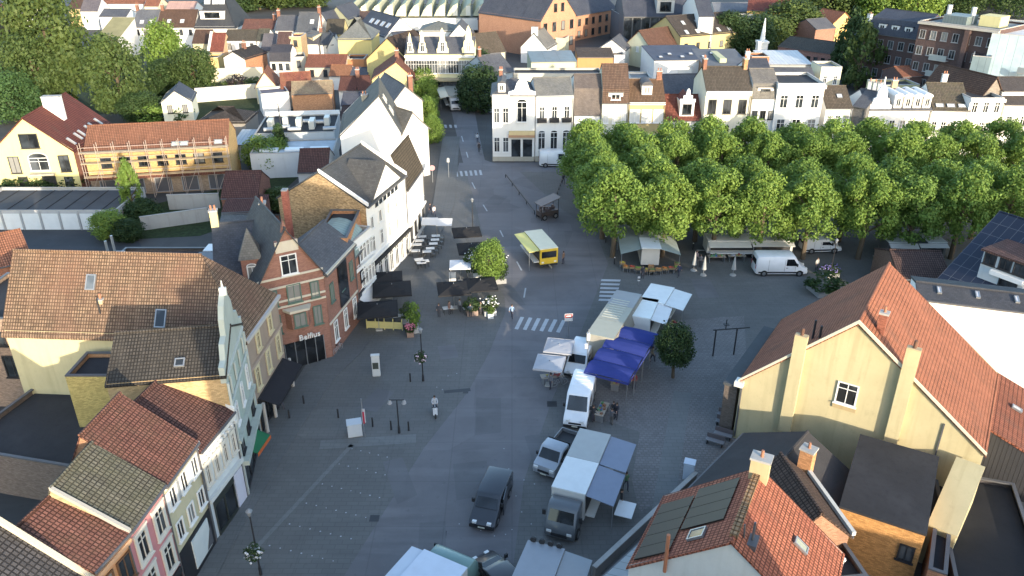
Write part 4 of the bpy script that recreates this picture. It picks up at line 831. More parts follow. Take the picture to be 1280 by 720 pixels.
# ================================================================= LEFT BACKGROUND
lb = 'gabled_house'
def q(label, A, B, z, d=8, ry=None, roof='par', wall=None, rm=None, wn=0, ch=None, **k):
    h = house(label, A, B, z, d=d, ry=ry, roof=roof, wall=wall or gw, rm=rm or SL, name=k.pop('name', lb), **k)
    if wn: h.wins('F', max(.8, z-2.4), 1.6, wn, .9, 'd')
    if ch: h.chimney(h.w*ch, h.d*.5, z+h.rise+1.6, .8, .8)
    return h
h = q('slate roofed house with two skylights in the far white row, top left', (166,33), (195,33), 6, 10, 12, rm=slate((.09,.095,.11)), wn=3, ch=.02)
for x in (.35, .75): h.skylight(h.w*x, .25, 'F', 1.2, 1.4, paint((.6,.6,.6)))
h = q('brown roofed house with two skylights in the far white row, top left', (196,33), (243,33), 6, 10, 12, rm=T_BR, wn=4, ch=.05)
for x in (.3, .65): h.skylight(h.w*x, .3, 'F', 1.2, 1.4, paint((.6,.6,.6)))
h = q('tall black mansard roofed building with white dormers at the top left', (243,33), (293,33), 6, 16, None, rm=slate((.032,.035,.042)), roof='hip', hip=(6,6), rise=12.5)
for i, x in enumerate((.3, .5, .66)): h.skylight(h.w*x, .52, 'F', 1.8, 2.2, paint((.7,.7,.68)))
h.dormer(h.w*.45, 7, 2.2, .15, gw, None, 'flat', 'd')
q('olive roofed square building with white base beside the biggest tree', (119,48), (148,48), 6, 12, None, 'shed', plaster((.74,.72,.66)), flatm((.22,.20,.105)), rise=3.6)
q('dark roofed house behind the olive roofed building', (124,20), (158,20), 7, 8, 11, rm=SL)
q('brown roofed pair of houses at the top edge above the biggest tree', (85,10), (102,10), 6, 9, -3, rm=T_BR, wall=plaster((.55,.4,.2)))
q('purple grey roofed house with pale verge at the top edge', (100,13), (122,13), 6, 9, -2, rm=slate((.1,.09,.1)))
q('red tiled long house behind the garden at the top left edge', (124,4), (180,4), 5, 8, -4, rm=T_OR)
q('pale yellow house at the top edge left of the striped roofs', (180,7), (198,7), 6, 8, -3, wall=PALE and plaster(PALE), rm=T_OR)
h = q('striped white and brown terraces at the top edge beside the black mansard', (206,13), (242,13), 6, 9, 2, rm=seam((.4,.25,.2), 1.5))
q('bright orange tiled roof cut by the left edge at the top', (-30,24), (16,24), 4, 9, 5, rm=tile((.5,.22,.1)))
q('grey roofed house at the top left behind the dark tree', (8,10), (45,10), 5, 9, -2, rm=slate((.1,.1,.11)), wall=plaster((.5,.5,.45)))
q('small pale gabled shed left of the biggest tree top', (36,16), (50,15), 4, 6, 4, 'perp', plaster((.62,.62,.42)), T_DK)
q('dark workshop roofs left of the biggest tree', (12,24), (38,24), 4, 8, 14, rm=flatm((.06,.06,.065)))
q('cream cottage with dark brown roof beside the small red gable roof', (240,53), (262,53), 4.5, 8, 37, wall=plaster(CREAM), rm=T_BR)
h = q('small house with steep red gable roof and white verge', (262,63), (279,63), 4, 8, 41, 'par', plaster((.6,.4,.25)), T_RED); MB().prism([(-.2,3.9),(h.d/2,4+h.rise),(h.d/2,4.4+h.rise),(-.2,4.4)], -.5, .1, 'x').build('verge', gw, h.rf)
q('yellow orange low cottage with bright front below the red gable roof', (256,72), (272,72), 3.2, 5, None, 'flat', plaster((.66,.5,.22)), FLAT)
q('white house with long olive brown roof right of the red gable roof', (279,50), (321,50), 6, 9, 37, rm=tile((.16,.13,.09)), wn=3)
q('reddish tiled roof behind the olive brown roof', (302,36), (342,36), 6, 8, 24, rm=tile((.26,.11,.08)), ch=.95)
q('white gable end cottage with dark roof and chimney', (279,71), (306,73), 4.8, 9, 64, 'perp', gw, T_DK, ch=.5, side=brickm((.42,.22,.13)))
q('house with olive roof just right of the long olive brown roof', (320,50), (334,50), 6, 8, 36, rm=tile((.15,.14,.10)))
q('black slate roofed house with chimneys below the dark trees', (344,37), (369,37), 6.5, 10, 19, ch=.02)
h = q('large slate roof with white gabled dormer in the rooftop cluster', (370,40), (396,40), 6.5, 12, 15, rm=slate((.07,.075,.085)), ch=.98); h.skylight(h.w*.7, .5, 'F', 1.2, 1.6, paint((.7,.7,.7)))
q('small white gable in front of the large slate roof', (369,36), (382,37), 5.5, 5, 28, 'perp', gw, SL, wn=1)
q('tall white gable with black roof left of the olive gable', (395,33), (413,34), 6.5, 10, 16, 'perp', gw, SLB)
q('olive grey rendered gable with dark roof at the top of the cluster', (409,22), (435,23), 8, 11, 8, 'perp', plaster((.27,.28,.2)), SLB)
q('dark brown roof with yellow end wall under the olive gable', (407,41), (429,41), 6, 8, 24, wall=plaster((.6,.5,.25)), rm=tile((.13,.11,.08)))
q('dark house with white wall beside the small black roof', (382,54), (399,54), 5, 8, 41, rm=slate((.07,.07,.08)), ch=.95)
q('small black roof house with white end wall left of the yellow wall', (400,55), (417,55), 5, 8, 41, rm=slate((.055,.06,.07)))
q('white sunlit gable next to the yellow wall with grey hip roof', (409,58), (427,57), 4.5, 8, 44, 'perp', gw, SL)
q('narrow house with dark purple grey roof in the rooftop cluster', (326,62), (343,62), 4.5, 9, 42, rm=slate((.09,.085,.095)))
h = q('narrow house with plum brown roof and two tiny skylights', (344,64), (361,64), 5, 10, 40, rm=tile((.17,.095,.085))); h.skylight(h.w*.4, .2, 'F', .9, 1.0, paint((.6,.6,.58))); h.skylight(h.w*.8, .2, 'F', .9, 1.0, paint((.6,.6,.58)))
q('tan brick tower house with one tall window in the cluster', (361,46), (376,46), 8, 6, None, 'flat', brickm((.46,.33,.2)), T_RED, wn=1)
q('cream house end beside the tan brick tower house', (377,44), (391,46), 6.5, 7, 38, wall=plaster((.64,.58,.36)), rm=SLG)
h = q('white house with black mansard and three black windows', (337,75), (363,75), 4.6, 7, None, 'mans', gw, slate((.04,.04,.05)), rise=3.0, wn=3)
q('grey stone walled flat house right of the three black windows', (363,72), (382,71), 5, 6, None, 'flat', plaster((.45,.42,.36)), FLAT, wn=1)
q('broad yellow walled house with grey hip roof', (422,48), (464,48), 8.5, 13, 22, 'hip', plaster((.58,.50,.22)), slate((.13,.135,.13)), hip=(5,5))
q('red brown roof behind the grey hip roof', (437,24), (466,24), 7, 9, 14, rm=tile((.2,.12,.1)))
h = q('large white gable with long black roof and two rows of skylights', (481,45), (521,41), 6.5, 18, 22, 'perp', gw, SLB)
for i in range(4): h.skylight(2.5+i*3.5, .5, 'L', 1.6, 1.6, paint((.4,.42,.46)))
q('dark slate house with white dormers beside the ornate row', (497,54), (520,52), 7, 8, 40, rm=SLB)
q('long low red tiled roof across the middle of the cluster', (381,83), (431,83), 4, 9, 68, rm=tile((.36,.12,.065)), wall=plaster((.6,.5,.4)), wn=3)
q('small orange wall extension right of the long red tiled roof', (432,74), (455,74), 5, 6, None, 'flat', plaster((.5,.23,.11)), FLAT)
q('bright orange low tiled roof under the long red roof', (411,94), (438,94), 3.4, 7, 81, rm=tile((.5,.2,.08)))
q('white low house with dark roof under the small orange extension', (438,93), (460,93), 3.6, 6, 84, rm=slate((.07,.07,.085)))
h = q('tall yellow brick gable with dark verge facing the street', (458,73), (515,78), 7, 12, 47, 'perp', brickm((.58,.48,.22), .12), tile((.12,.08,.06)))
h = q('yellow gable with red roof and chimney in front of the tall yellow gable', (465,98), (517,97), 6, 11, 77, 'perp', brickm((.56,.48,.24), .12), tile((.33,.11,.07)), off=.6, ch=.6)
q('dark red roof with white chimney left of the yellow red roofed gable', (423,112), (445,112), 4.5, 7, 95, rm=tile((.2,.075,.055)), ch=.98)
q('dark red roof right next to the yellow red roofed gable', (447,112), (465,111), 4.5, 7, 95, rm=tile((.2,.075,.055)))
q('black slate roof behind the broad white gable', (426,131), (451,131), 4, 7, 115, rm=slate((.06,.063,.08)))
q('plum tiled roof just behind the broad white gable', (424,149), (455,149), 3.6, 8, 132, rm=tile((.12,.08,.075)))
q('red roof with orange patch left of the mottled tan roof', (351,113), (390,111), 4, 8, 91, rm=tile((.36,.10,.06), c2=(.5,.22,.08)))
q('mottled tan roof over orange and yellow brick wall', (364,117), (416,115), 4.6, 7, 102, wall=brickm((.46,.25,.14)), rm=tile((.46,.30,.17), c2=(.5,.42,.22)))
q('small orange gable house with white front at the left of the cluster', (319,108), (346,107), 3.8, 8, 90, 'perp', plaster((.68,.6,.4)), T_OR)
q('white flat roofed house with purple roof in front of the orange gable', (326,118), (361,115), 4.5, 6, None, 'flat', gw, flatm((.12,.11,.13)))
q('low white garage like wall left of the mottled tan roof', (390,108), (415,104), 3.8, 5, None, 'flat', gw, flatm((.6,.58,.54)))
h = q('black flat roofed hall crowded with metal ducts and vents', (318,168), (418,165), 4.6, 12, None, 'flat', plaster((.5,.55,.58)), flatm((.03,.032,.035)), name='hall', cat='hall', para=.1)
W = h.w; rnd = random.Random(11)
for i in range(5): MB().box(W*(.12+.18*i), 1.5+rnd.random()*5, 4.4, W*(.12+.18*i)+.9, 3+rnd.random()*5, 5.9).build('vent_unit', paint((.55,.55,.5)), h.rf)
for i in range(6): x = W*(.1+.15*i); y = 1+rnd.random()*7; MB().cyl((x, y, 4.9), (x+2.2, y+.1, 4.9), .35, n=10).build('duct', paint((.45,.47,.48), .4, .5), h.rf)
MB().cyl((W*.3,3,4.4), (W*.3,3,9.0), .09).build('mast', DK, h.rf)
h.fbox('B', 0, W, 4.6, 5.4, .2, paint((.6,.64,.66)), 'roof_light')
h = q('pale blue grey flat roofed hall with roof light strips', (312,193), (417,190), 4.0, 7.5, None, 'flat', plaster((.55,.58,.6)), flatm((.34,.39,.43)), name='hall', cat='hall', para=.1)
for i in range(3): MB().box(h.w*(.1+.3*i), 1.2, 3.95, h.w*(.32+.3*i), 2.6, 4.25).build('strip_light', paint((.62,.67,.7)), h.rf)
q('red brown roof behind the cafe slate roof', (372,214), (410,213), 4.6, 8, 186, rm=tile((.17,.075,.06)), wall=plaster((.5,.5,.5)))
q('plum red double roof of the garden house behind the bank', (276,246), (322,245), 3.6, 8, 214, rm=tile((.21,.085,.065)), wall=brickm((.25,.13,.1)))
q('low red tiled lean roof below the plum red double roof', (277,264), (330,262), 3.0, 4.4, None, 'shed', brickm((.25,.13,.1)), tile((.2,.085,.07)), rise=.5)
q('grey slate and zinc roof of the yard house behind the bank', (268,300), (330,299), 5.2, 8, 268, rm=slate((.10,.105,.11)), wall=brickm(RED))
h = q('small white cottage with steep white gable and dark roof', (201,127), (239,125), 4.4, 8, 113, 'perp', plaster((.76,.75,.6)), SLB, wn=2)
q('dark brown low roof pavilion right of the white cottage', (246,152), (306,152), 3, 8, 133, 'hip', plaster((.3,.28,.25)), tile((.10,.08,.068)), hip=(6,6))
q('grey shed with metal roof below the brown pavilion', (290,180), (318,180), 3, 6, None, 'shed', plaster((.4,.4,.4)), ZINC, rise=.8)
# ================================================================= YELLOW MANSION, SCAFFOLDED HOUSE, GARAGES
h = house('large yellow mansion with red roof, arched window and white chimney', (-12,190), (91,187), 6.6, d=16, roof='perp', ry=147, rm=tile((.27,.065,.045), .3, .24, .12), wall=plaster((.68,.62,.30)), side=brickm((.36,.18,.14)), name='mansion', cat='house', ov=.3)
W = h.w
put_win(h.root, 2.6, 2.2, 'd', (W*.5, -.02, 7.0), 0); put_win(h.root, 2.8, 2.0, 'a', (W*.55, -.02, 3.5), 0); put_win(h.root, 1.5, 2.6, 'd', (W*.25, -.02, 3.2), 0); put_win(h.root, 1.5, 2.6, 'd', (W*.86, -.02, 3.2), 0); put_win(h.root, 1.2, 1.8, 'd', (W*.86, -.02, .6), 0)
h.door('F', W*.3, 1.2, 2.6, DK); h.door('F', W*.62, 1.8, 2.6, DK); h.fbox('F', W*.42, W*.72, 2.9, 3.15, .9, STONE, 'balcony')
h.chimney(W*.62, 7.5, 13.4, 2.6, 1.2, gw, 8, 0)
for i in range(6): h.skylight(2.0+i*2.2+(.6 if i % 2 else 0), .14, 'R', .6, 1.5, paint((.55,.5,.45)))
h = house('brick house under repair with red roof and scaffolding all along its front', (104,190), (285,181), 7.0, d=9, ry=157, rm=tile((.40,.155,.075), .32, .24, .15), wall=brickm((.50,.34,.16), .2), name='scaffolded_house', cat='house')
W = h.w; scf = h
h.wins('F', 4.4, 1.6, 7, 1.5, 'd', 1.5, W-.5); h.fbox('F', .2, W-.1, 2.9, 3.4, 1.3, tile((.33,.12,.08)), 'canopy_roof'); h.wins('F', .2, 2.3, 5, 2.4, 'g', .5, W-.5); h.fbox('F', 0, W, 0, 2.85, .006, brickm((.33,.25,.18)), 'plinth_wall')
for x in (.63, .69, .93): h.skylight(W*x, .12, 'F', 1.2, .9, paint((.6,.6,.5)))
t = thing('scaffolding', 'steel scaffolding with poles and planks in front of the brick house', 'scaffolding', h.root.location.copy(), h.root.rotation_euler.z)
PO = paint((.45,.36,.3), .5, .3); PL = paint((.48,.36,.22), .8)
for i in range(10):
    x = W*i/9
    for y in (-1.9, -.9): MB().cyl((x, y, 0), (x, y, 8.6), .05, n=6).build('pole', PO, t)
for z in (3.5, 5.6, 7.2):
    for y in (-1.9,): MB().cyl((0, y, z+.9), (W, y, z+.9), .045, n=6).build('rail', PO, t)
    MB().box(-.2, -1.85, z, W+.2, -.95, z+.06).build('plank', PL, t)
for i in range(0, 9, 2): MB().cyl((W*i/9, -1.95, 0), (W*(i+1)/9, -1.95, 4.6), .04, n=6).build('brace', PO, t)
a, b = G(-40,287), G(150,287)
h = house('long low garage row with white doors and grey flat roof', a, b, 2.7, d=9.5, roof='flat', wall=plaster((.42,.44,.46)), rm=flatm((.06,.064,.07)), name='garage_row', cat='garages')
n = 8; w_ = h.w/n
for i in range(n):
    MB().box(w_*i+.18, -.05, .02, w_*(i+1)-.18, -.014, 2.35).build('garage_door', paint((.62,.66,.68), .5), h.root); MB().box(w_*i-.05, -.14, 0, w_*i+.12, -.014, 2.68).build('pilaster', plaster((.4,.42,.44)), h.root)
for i in range(1, n): MB().box(w_*i-.06, .3, 2.2, w_*i+.06, h.d-.3, 2.42).build('roof_seam', FLAT, h.rf)
struct('garage_yard', MB().poly([tuple(G(*p)[:2])+(.004,) for p in ((-60,288),(165,288),(190,330),(100,372),(-60,360))]), ground_mat('yard_asphalt', (.05,.054,.06)), fix=False)
def gwall(label, a, b, H, wd=.25, mat=None, name='garden_wall'):
    a, b = G(*a), G(*b); L = (b-a).length; t = thing(name, label, 'wall', (a.x, a.y, 0), math.atan2((b-a).y, (b-a).x))
    MB().box(0, -wd/2, -.2, L, wd/2, H).build('wall', mat or plaster((.5,.47,.4), .9), t); MB().box(-.05, -wd/2-.05, H+.003, L+.05, wd/2+.05, H+.1).build('coping', CONC, t); return t
gwall('grey concrete panel wall below the scaffolded house', (212,262), (276,260), 2.2, .2, plaster((.42,.42,.4), .9))
gwall('pale concrete panel wall behind the black flat roofs', (178,288), (262,276), 1.9, .2, plaster((.42,.42,.4), .9))
gwall('sunlit white garden wall with shrubs in front, behind the white cottage', (264,103), (330,101), 3.2, .3, plaster((.74,.68,.5)))
gwall('second sunlit garden wall above the brown pavilion', (246,128), (322,122), 3.0, .3, plaster((.7,.66,.55)))
h = annex('dark grey flat roofs with white framed roof window behind the orange pantile house', G(112,352,6.2), G(262,352,6.2), 6.2, 8.5, brickm((.2,.16,.14)), flatm((.05,.055,.068)))
MB().box(h.w*.78, 3.0, 5.8, h.w*.98, 5.2, 7.2).build('roof_box', plaster((.25,.26,.27)), h.rf)
f = MB().box(h.w*.8, 5.6, 5.9, h.w*.8+.1, 7.4, 7.1)
for i in range(5): f.box(h.w*.8+i*.55, 5.5, 5.9, h.w*.8+i*.55+.08, 5.58, 7.1)
f.box(h.w*.8, 5.5, 7.103, h.w*.8+2.3, 7.4, 7.18); f.build('lantern_light', FR, h.rf)
MB().box(h.w*.5, 1.5, 5.8, h.w*.55, 2.1, 8.2).build('chimney', plaster((.4,.4,.4)), h.rf)
for x, zt in ((.1, 9.6), (.16, 10.2)): MB().cyl((h.w*x, 2.5, 5.8), (h.w*x, 2.5, zt), .14).build('flue', paint((.4,.41,.42), .4, .5), h.rf)
MB().box(h.w*.13, 1.8, 5.8, h.w*.22, 3.2, 8.2).build('flue_housing', paint((.42,.43,.44)), h.rf)
h = house('orange tiled roof end at the left edge beside the garages', G(-60,345,5.5), G(40,322,5.5), 5.5, rise=2.2, d=7.5, rm=tile((.46,.17,.08)), wall=brickm((.36,.17,.11)), name='rear_house')
# ================================================================= TREES
def leafmat(name, c, c2):
    m, n = newm(name); g = n.n.new('ShaderNodeNewGeometry')
    x = n.mix(g.outputs['Random Per Island'], c, c2); o = n.noise(g.outputs['Position'], .22, 3)
    x = n.mix(n.ramp(o, .4, .65, 0, .35), x, mul(c2, 1.5)); oi = n.n.new('ShaderNodeObjectInfo'); x = n.mix(n.ramp(oi.outputs['Random'], 0, 1, 0, .45), x, mul((c[0]*.72, c[1]*.8, c[2]), 1.0)); n.col(x); n.rough(.6, .25)
    tr = n.n.new('ShaderNodeBsdfTranslucent'); n.l(x, tr.inputs[0]); ms = n.n.new('ShaderNodeMixShader'); ms.inputs[0].default_value = .3
    n.l(n.b.outputs[0], ms.inputs[1]); n.l(tr.outputs[0], ms.inputs[2]); n.l(ms.outputs[0], n.out.inputs[0]); return m
L_GR = leafmat('leaves_bright', (.10,.175,.03), (.19,.27,.055)); L_DK = leafmat('leaves_dark', (.028,.055,.018), (.055,.09,.028)); L_OL = leafmat('leaves_olive', (.048,.082,.022), (.095,.13,.036))
L_MD = leafmat('leaves_mid', (.04,.085,.028), (.075,.135,.04)); L_PU = leafmat('leaves_copper', (.035,.03,.03), (.06,.045,.045)); BARK = plaster((.13,.10,.07), .8)
lime = lambda z: max(.15, math.sqrt(max(0, 1-abs(z+.2)**2.6/1.5))*(1 if z < .2 else 1-.3*(z-.2)))
rnd_ = lambda z: math.sqrt(max(.02, 1-z*z))
colm = lambda z: .95 if z < .3 else max(.1, 1.2*(1-z))
conic = lambda z: max(.08, (1-z)*.52)
def leaf_mesh(seed, n, lumps, size, shape, core=.5):
    """many leaf sprays spread through the crown volume, unit crown: radius 1, height 0..2"""
    r = random.Random(seed); V = []; F = []
    C_ = []
    for i in range(lumps):
        t = PI*2*r.random(); z = r.uniform(-.85, .95); rad = shape(z)*(r.uniform(.45, .95) if shape is not rnd_ else r.uniform(.6, .84))
        C_.append((math.cos(t)*rad, math.sin(t)*rad, z, r.uniform(.2, .36) if shape is not rnd_ else r.uniform(.3, .44)))
    while len(F) < n:
        c = C_[r.randrange(lumps)]
        d = Vector((r.gauss(0,1), r.gauss(0,1), r.gauss(0,1))).normalized(); q = c[3]*r.uniform(.55, 1.08)
        p = Vector(c[:3])+d*q
        if r.random() < .5 and (d.dot(Vector((p.x, p.y, p.z*.5))) < -.1): continue
        nr = (d+Vector((r.gauss(0,.5), r.gauss(0,.5), r.gauss(.25,.5)))).normalized(); a = nr.orthogonal().normalized(); a.rotate(Matrix.Rotation(r.random()*6.28, 3, nr)); b = nr.cross(a)
        s = size*r.uniform(.6, 1.4); i = len(V); k = r.uniform(.5, .8)
        V += [tuple(p-a*s), tuple(p-b*s*k), tuple(p+a*s), tuple(p+b*s*k)]; F.append([i, i+1, i+2, i+3])
    me = bpy.data.meshes.new('crown'); me.from_pydata([(x, y, z+1) for x, y, z in V], [], F); return me
CROWNS = {}
def crowns(kind, mat, n=4):
    k = (kind, mat.name)
    if k not in CROWNS:
        sh, nl, lf, sz = {'lime': (lime, 70, 11000, .042), 'round': (rnd_, 90, 9000, .05), 'col': (colm, 40, 2600, .07), 'conic': (conic, 50, 3200, .065), 'shrub': (rnd_, 26, 900, .11)}[kind]
        CROWNS[k] = []
        for i in range(n):
            me = leaf_mesh(hash(kind) % 1 + 31*i+len(kind)*7, lf, nl, sz, sh); me.materials.append(mat); CROWNS[k].append(me)
    return CROWNS[k]
TR = []
for i in range(3):
    r = random.Random(50+i); m = MB(); m.cyl((0,0,-.03), (.02,.0,.35), .035, .026, 8); m.cyl((.02,0,.35), (0,.01,.75), .026, .012, 7)
    for j in range(6):
        t = j*1.05+r.random(); z = .3+.06*j; m.cyl((.01,0,z), (.22*math.cos(t), .22*math.sin(t), z+.2), .014, .004, 5)
    TR.append(m.mesh('trunk', BARK))
tcount = 0
def tree(label, loc, H, Rr, kind='lime', mat=None, group=None, z0=.28, name='tree', cat='tree', px=True):
    global tcount; tcount += 1; r = random.Random(tcount)
    p = G(*loc) if px else V2(*loc); p.z = 0
    t = thing(name, label, cat, p, r.random()*6.28, group)
    tk = link('trunk', TR[tcount % 3], t); tk.scale = (H*.9, H*.9, H)
    cs = crowns(kind, mat or L_GR, 4 if kind in ('lime', 'round') else 2)
    c = link('crown', cs[tcount % len(cs)], t, (0, 0, H*z0)); c.scale = (Rr*r.uniform(.88,1.1), Rr*r.uniform(.88,1.1), H*(1-z0)/2); c.rotation_euler = (r.uniform(-.07,.07), r.uniform(-.07,.07), 0)
    return t
ORD = ['first','second','third','fourth','fifth','sixth','seventh','eighth','ninth','tenth','eleventh','twelfth']
ROW = ['front','second','short linking','third','back']
rnd = random.Random(5)
for j, (Y, x0, n) in enumerate(((92.8,12.6,9),(98.6,12.3,10),(104.6,11.9,2),(110.6,11.4,11),(116.4,11.2,11))):
    for i in range(n):
        tree('leafy green grove tree, %s row of the grove, %s from the left' % (ROW[j], ORD[i]), (x0+i*6.15+rnd.uniform(-.5,.5), Y+rnd.uniform(-.5,.5)), rnd.uniform(10.4,11.5), rnd.uniform(3.5,3.95), 'lime', L_GR, 'trees of the grove on the square', z0=.31, px=False, name='grove_tree')
T = tree
T('very large broad green tree, tallest of the left garden trees', (78,128), 22.5, 7.7, 'round', L_OL, z0=.1)
T('lower left flank tree of the tall garden group, olive green', (55,140), 14.5, 6.2, 'round', L_OL, z0=.08)
T('dense rounded olive tree behind the yellow mansion chimney', (155,142), 14.5, 6.0, 'round', L_OL, z0=.1)
T('fresh green tree at the left edge behind the mansion roof', (20,152), 9.5, 5.6, 'round', L_MD, z0=.08)
T('dark copper leaved tree at the upper left edge', (8,105), 15, 7, 'round', L_PU, z0=.1)
T('second dark copper leaved tree behind the upper left edge', (-8,75), 15, 8, 'round', L_PU, z0=.1)
T('bright narrow green tree beside the shaded yard, top left', (213,105), 13, 5.0, 'round', L_GR, z0=.05)
T('feathery olive green tree right of the shaded yard', (246,116), 9.5, 5.2, 'round', L_OL, z0=.06)
T('dark green bushy tree in the shaded yard under the narrow tree', (205,118), 7, 4, 'round', L_DK, z0=.05)
T('low dark tree in the shade behind the white cottage', (180,150), 5, 4, 'round', L_DK, z0=.05)
T('slim bright green poplar in front of the scaffolded house', (168,272), 8.2, 1.7, 'col', L_GR, z0=.04)
T('young light green bush tree beside the white garage doors', (139,297), 3.6, 2.2, 'round', L_GR, z0=.05)
T('dark bush between the slim poplar and the concrete panel wall', (180,278), 3.0, 2.6, 'round', L_DK, z0=.05)
T('dark dome of garden foliage left of the slim poplar foot', (160,300), 2.6, 2.2, 'round', L_DK, z0=.05)
T('green garden tree between the blue grey hall and the red brown roof', (335,212), 5, 4.4, 'round', L_GR, z0=.05)
T('dark conifer tip beside the blue grey hall', (355,207), 6.5, 2.2, 'conic', L_DK, z0=.03)
T('straggly pale bush on the plum double roof yard', (350,262), 3.0, 2.6, 'round', L_OL, z0=.05)
for i, (x, y, s, mt) in enumerate(((300,112,2.6,L_PU),(318,112,2.2,L_OL),(288,112,1.8,L_OL))): T(['russet shrub in the middle of the sunlit garden walls','olive shrub at the right of the sunlit garden walls','small olive shrub at the left of the sunlit garden walls'][i], (x,y), s*1.2, s, 'shrub', mt, z0=.0, name='shrub', cat='shrub')
T('pale bush in front of the white cottage gable', (219,152), 2.8, 1.8, 'shrub', L_OL, z0=.0, name='shrub', cat='shrub')
T('dark bush right of the white cottage door', (232,152), 3.0, 2.0, 'shrub', L_DK, z0=.0, name='shrub', cat='shrub')
T('green hedge bush left of the white cottage', (190,152), 3.4, 3.2, 'shrub', L_GR, z0=.0, name='shrub', cat='shrub')
for i in range(6): T('dark clipped hedge bush in front of the yellow mansion, %s from the left' % ORD[i], (8+i*17, 243-i*1.4), 2.2, 2.0, 'shrub', L_DK, 'hedge in front of the mansion', z0=0., name='hedge_bush', cat='hedge')
# right and far
T('tall dark conifer with lighter top beside the brick apartment block', (1070,112), 14.5, 4.4, 'col', L_OL, z0=.04)
T('tall black green conifer just behind the lighter conifer', (1056,100), 15.5, 4.6, 'col', L_DK, z0=.04)
T('bushy dark tree left of the long brick building', (930,72), 10.5, 8, 'round', L_DK, z0=.05)
T('dark tree between white gable wall and white terraces', (908,72), 11, 6, 'round', L_DK, z0=.05)
T('olive crowned tree above the long brick building', (985,52), 11, 9.5, 'round', L_OL, z0=.05)
T('green tree left edge of the long brick building', (962,60), 8, 6, 'round', L_OL, z0=.05)
T('broad dark tree at top right behind the amber gable', (1035,28), 14, 10, 'round', L_OL, z0=.05)
T('broad green tree right of the amber gable at the top', (1070,24), 14, 10, 'round', L_OL, z0=.05)
T('bright domed tree at the left of the dark apartment roofs', (1100,34), 14, 8.5, 'round', L_GR, z0=.05)
T('small bright domed tree beside the flat apartment roof', (1140,38), 15, 7.5, 'round', L_GR, z0=.05)
T('dark leafy tree in the street beside the grand house', (598,140), 9, 4.4, 'round', L_DK, z0=.05)
T('dark leafy street tree halfway up the street on the right', (594,118), 9, 5, 'round', L_DK, z0=.05)
T('dark leafy street tree nearest the ornate row', (588,103), 9, 5.5, 'round', L_DK, z0=.05)
T('row of light green plants on the street front, nearest', (541,178), 4.5, 1.9, 'round', L_GR, z0=.05)
T('second light green street tree beside the broad white gable', (535,158), 5.5, 2.3, 'round', L_GR, z0=.05)
T('third light green street tree, slimmer', (533,140), 6.5, 2.5, 'round', L_GR, z0=.05)
T('light green street tree nearest the food truck', (530,124), 6.5, 2.8, 'round', L_GR, z0=.05)
for i, (x, y, h_, r_, mt) in enumerate(((298,14,14,10,L_DK),(325,12,15,10,L_OL),(345,10,15,11,L_OL),(372,8,15,11,L_DK),(395,8,13,8,L_OL),(284,6,14,9,L_DK))): T(['dark tree right of the black mansard building','olive brown tree in the belt above the rooftop cluster','broad olive tree in the belt above the rooftop cluster','dark rounded tree above the olive grey gable','olive tree beside the saw tooth hall','deep green tree at the top edge right of the mansard'][i], (x,y), h_, r_, 'round', mt, z0=.05)
for i, (x, y) in enumerate(((136,14),(152,14),(168,13),(190,14),(200,13))): T('green garden bush between top edge roofs, %s from the left' % ORD[i], (x,y), 3.2, 4, 'shrub', L_OL, 'bushes between the top edge roofs', z0=0, name='shrub', cat='shrub')
# far wood, one mass
rr = random.Random(9); V = []; F = []
base = crowns('round', L_DK)[0]
fm = bpy.data.meshes.new('far_wood'); bv = [v.co.copy() for v in base.vertices]; bf = [list(p.vertices) for p in base.polygons]
for i in range(46):
    p = G(1030+rr.random()*330, rr.uniform(-12,24)); sc_ = rr.uniform(8,12); o = len(V); st = 4
    for f in bf[::st]:
        k = len(V); V += [(p.x+bv[j].x*sc_, p.y+bv[j].y*sc_, bv[j].z*sc_*.85) for j in f]; F.append([k,k+1,k+2,k+3])
fm.from_pydata(V, [], F); fm.materials.append(L_DK); o = link('far_wood', fm); tag(o, 'dark green distant wood filling the top right corner', 'wood', kind='stuff')
# small trees on the square
T('small dark round tree standing alone beside the blue market awnings', (841,472), 5.4, 1.8, 'round', L_DK, z0=.32)
T('small light green terrace tree with white blossom on its left side', (611,362), 5.8, 1.9, 'round', L_GR, z0=.3)
# ================================================================= VEHICLES
TYRE = paint((.018,.018,.018), .8); RIM = paint((.28,.29,.3), .35, .7); LAMP = paint((.7,.7,.68), .15); RLAMP = paint((.35,.02,.015), .3); PLATE = paint((.6,.6,.5), .5); BLK = paint((.02,.02,.022), .6); VGL = glass((.012,.014,.018), .05)
def Gz(p): return G(p[0], p[1], p[2] if len(p) > 2 else 0)
def heading(pr, pf):
    a, b = Gz(pr), Gz(pf); d = b-a; return (a+b)/2, math.atan2(d.y, d.x)
def wheels(t, xs, W, r=.34, w=.24):
    for x in xs:
        for s in (-1, 1):
            y = s*(W/2-w/2+.02)
            o = MB().cyl((0,-w/2,0), (0,w/2,0), r, r, 18).build('wheel', TYRE, t, (x, y, r), smooth=40)
            MB().cyl((0,s*w/2-.001,0), (0,s*(w/2+.015),0), r*.62, r*.55, 14).build('rim', RIM, o)
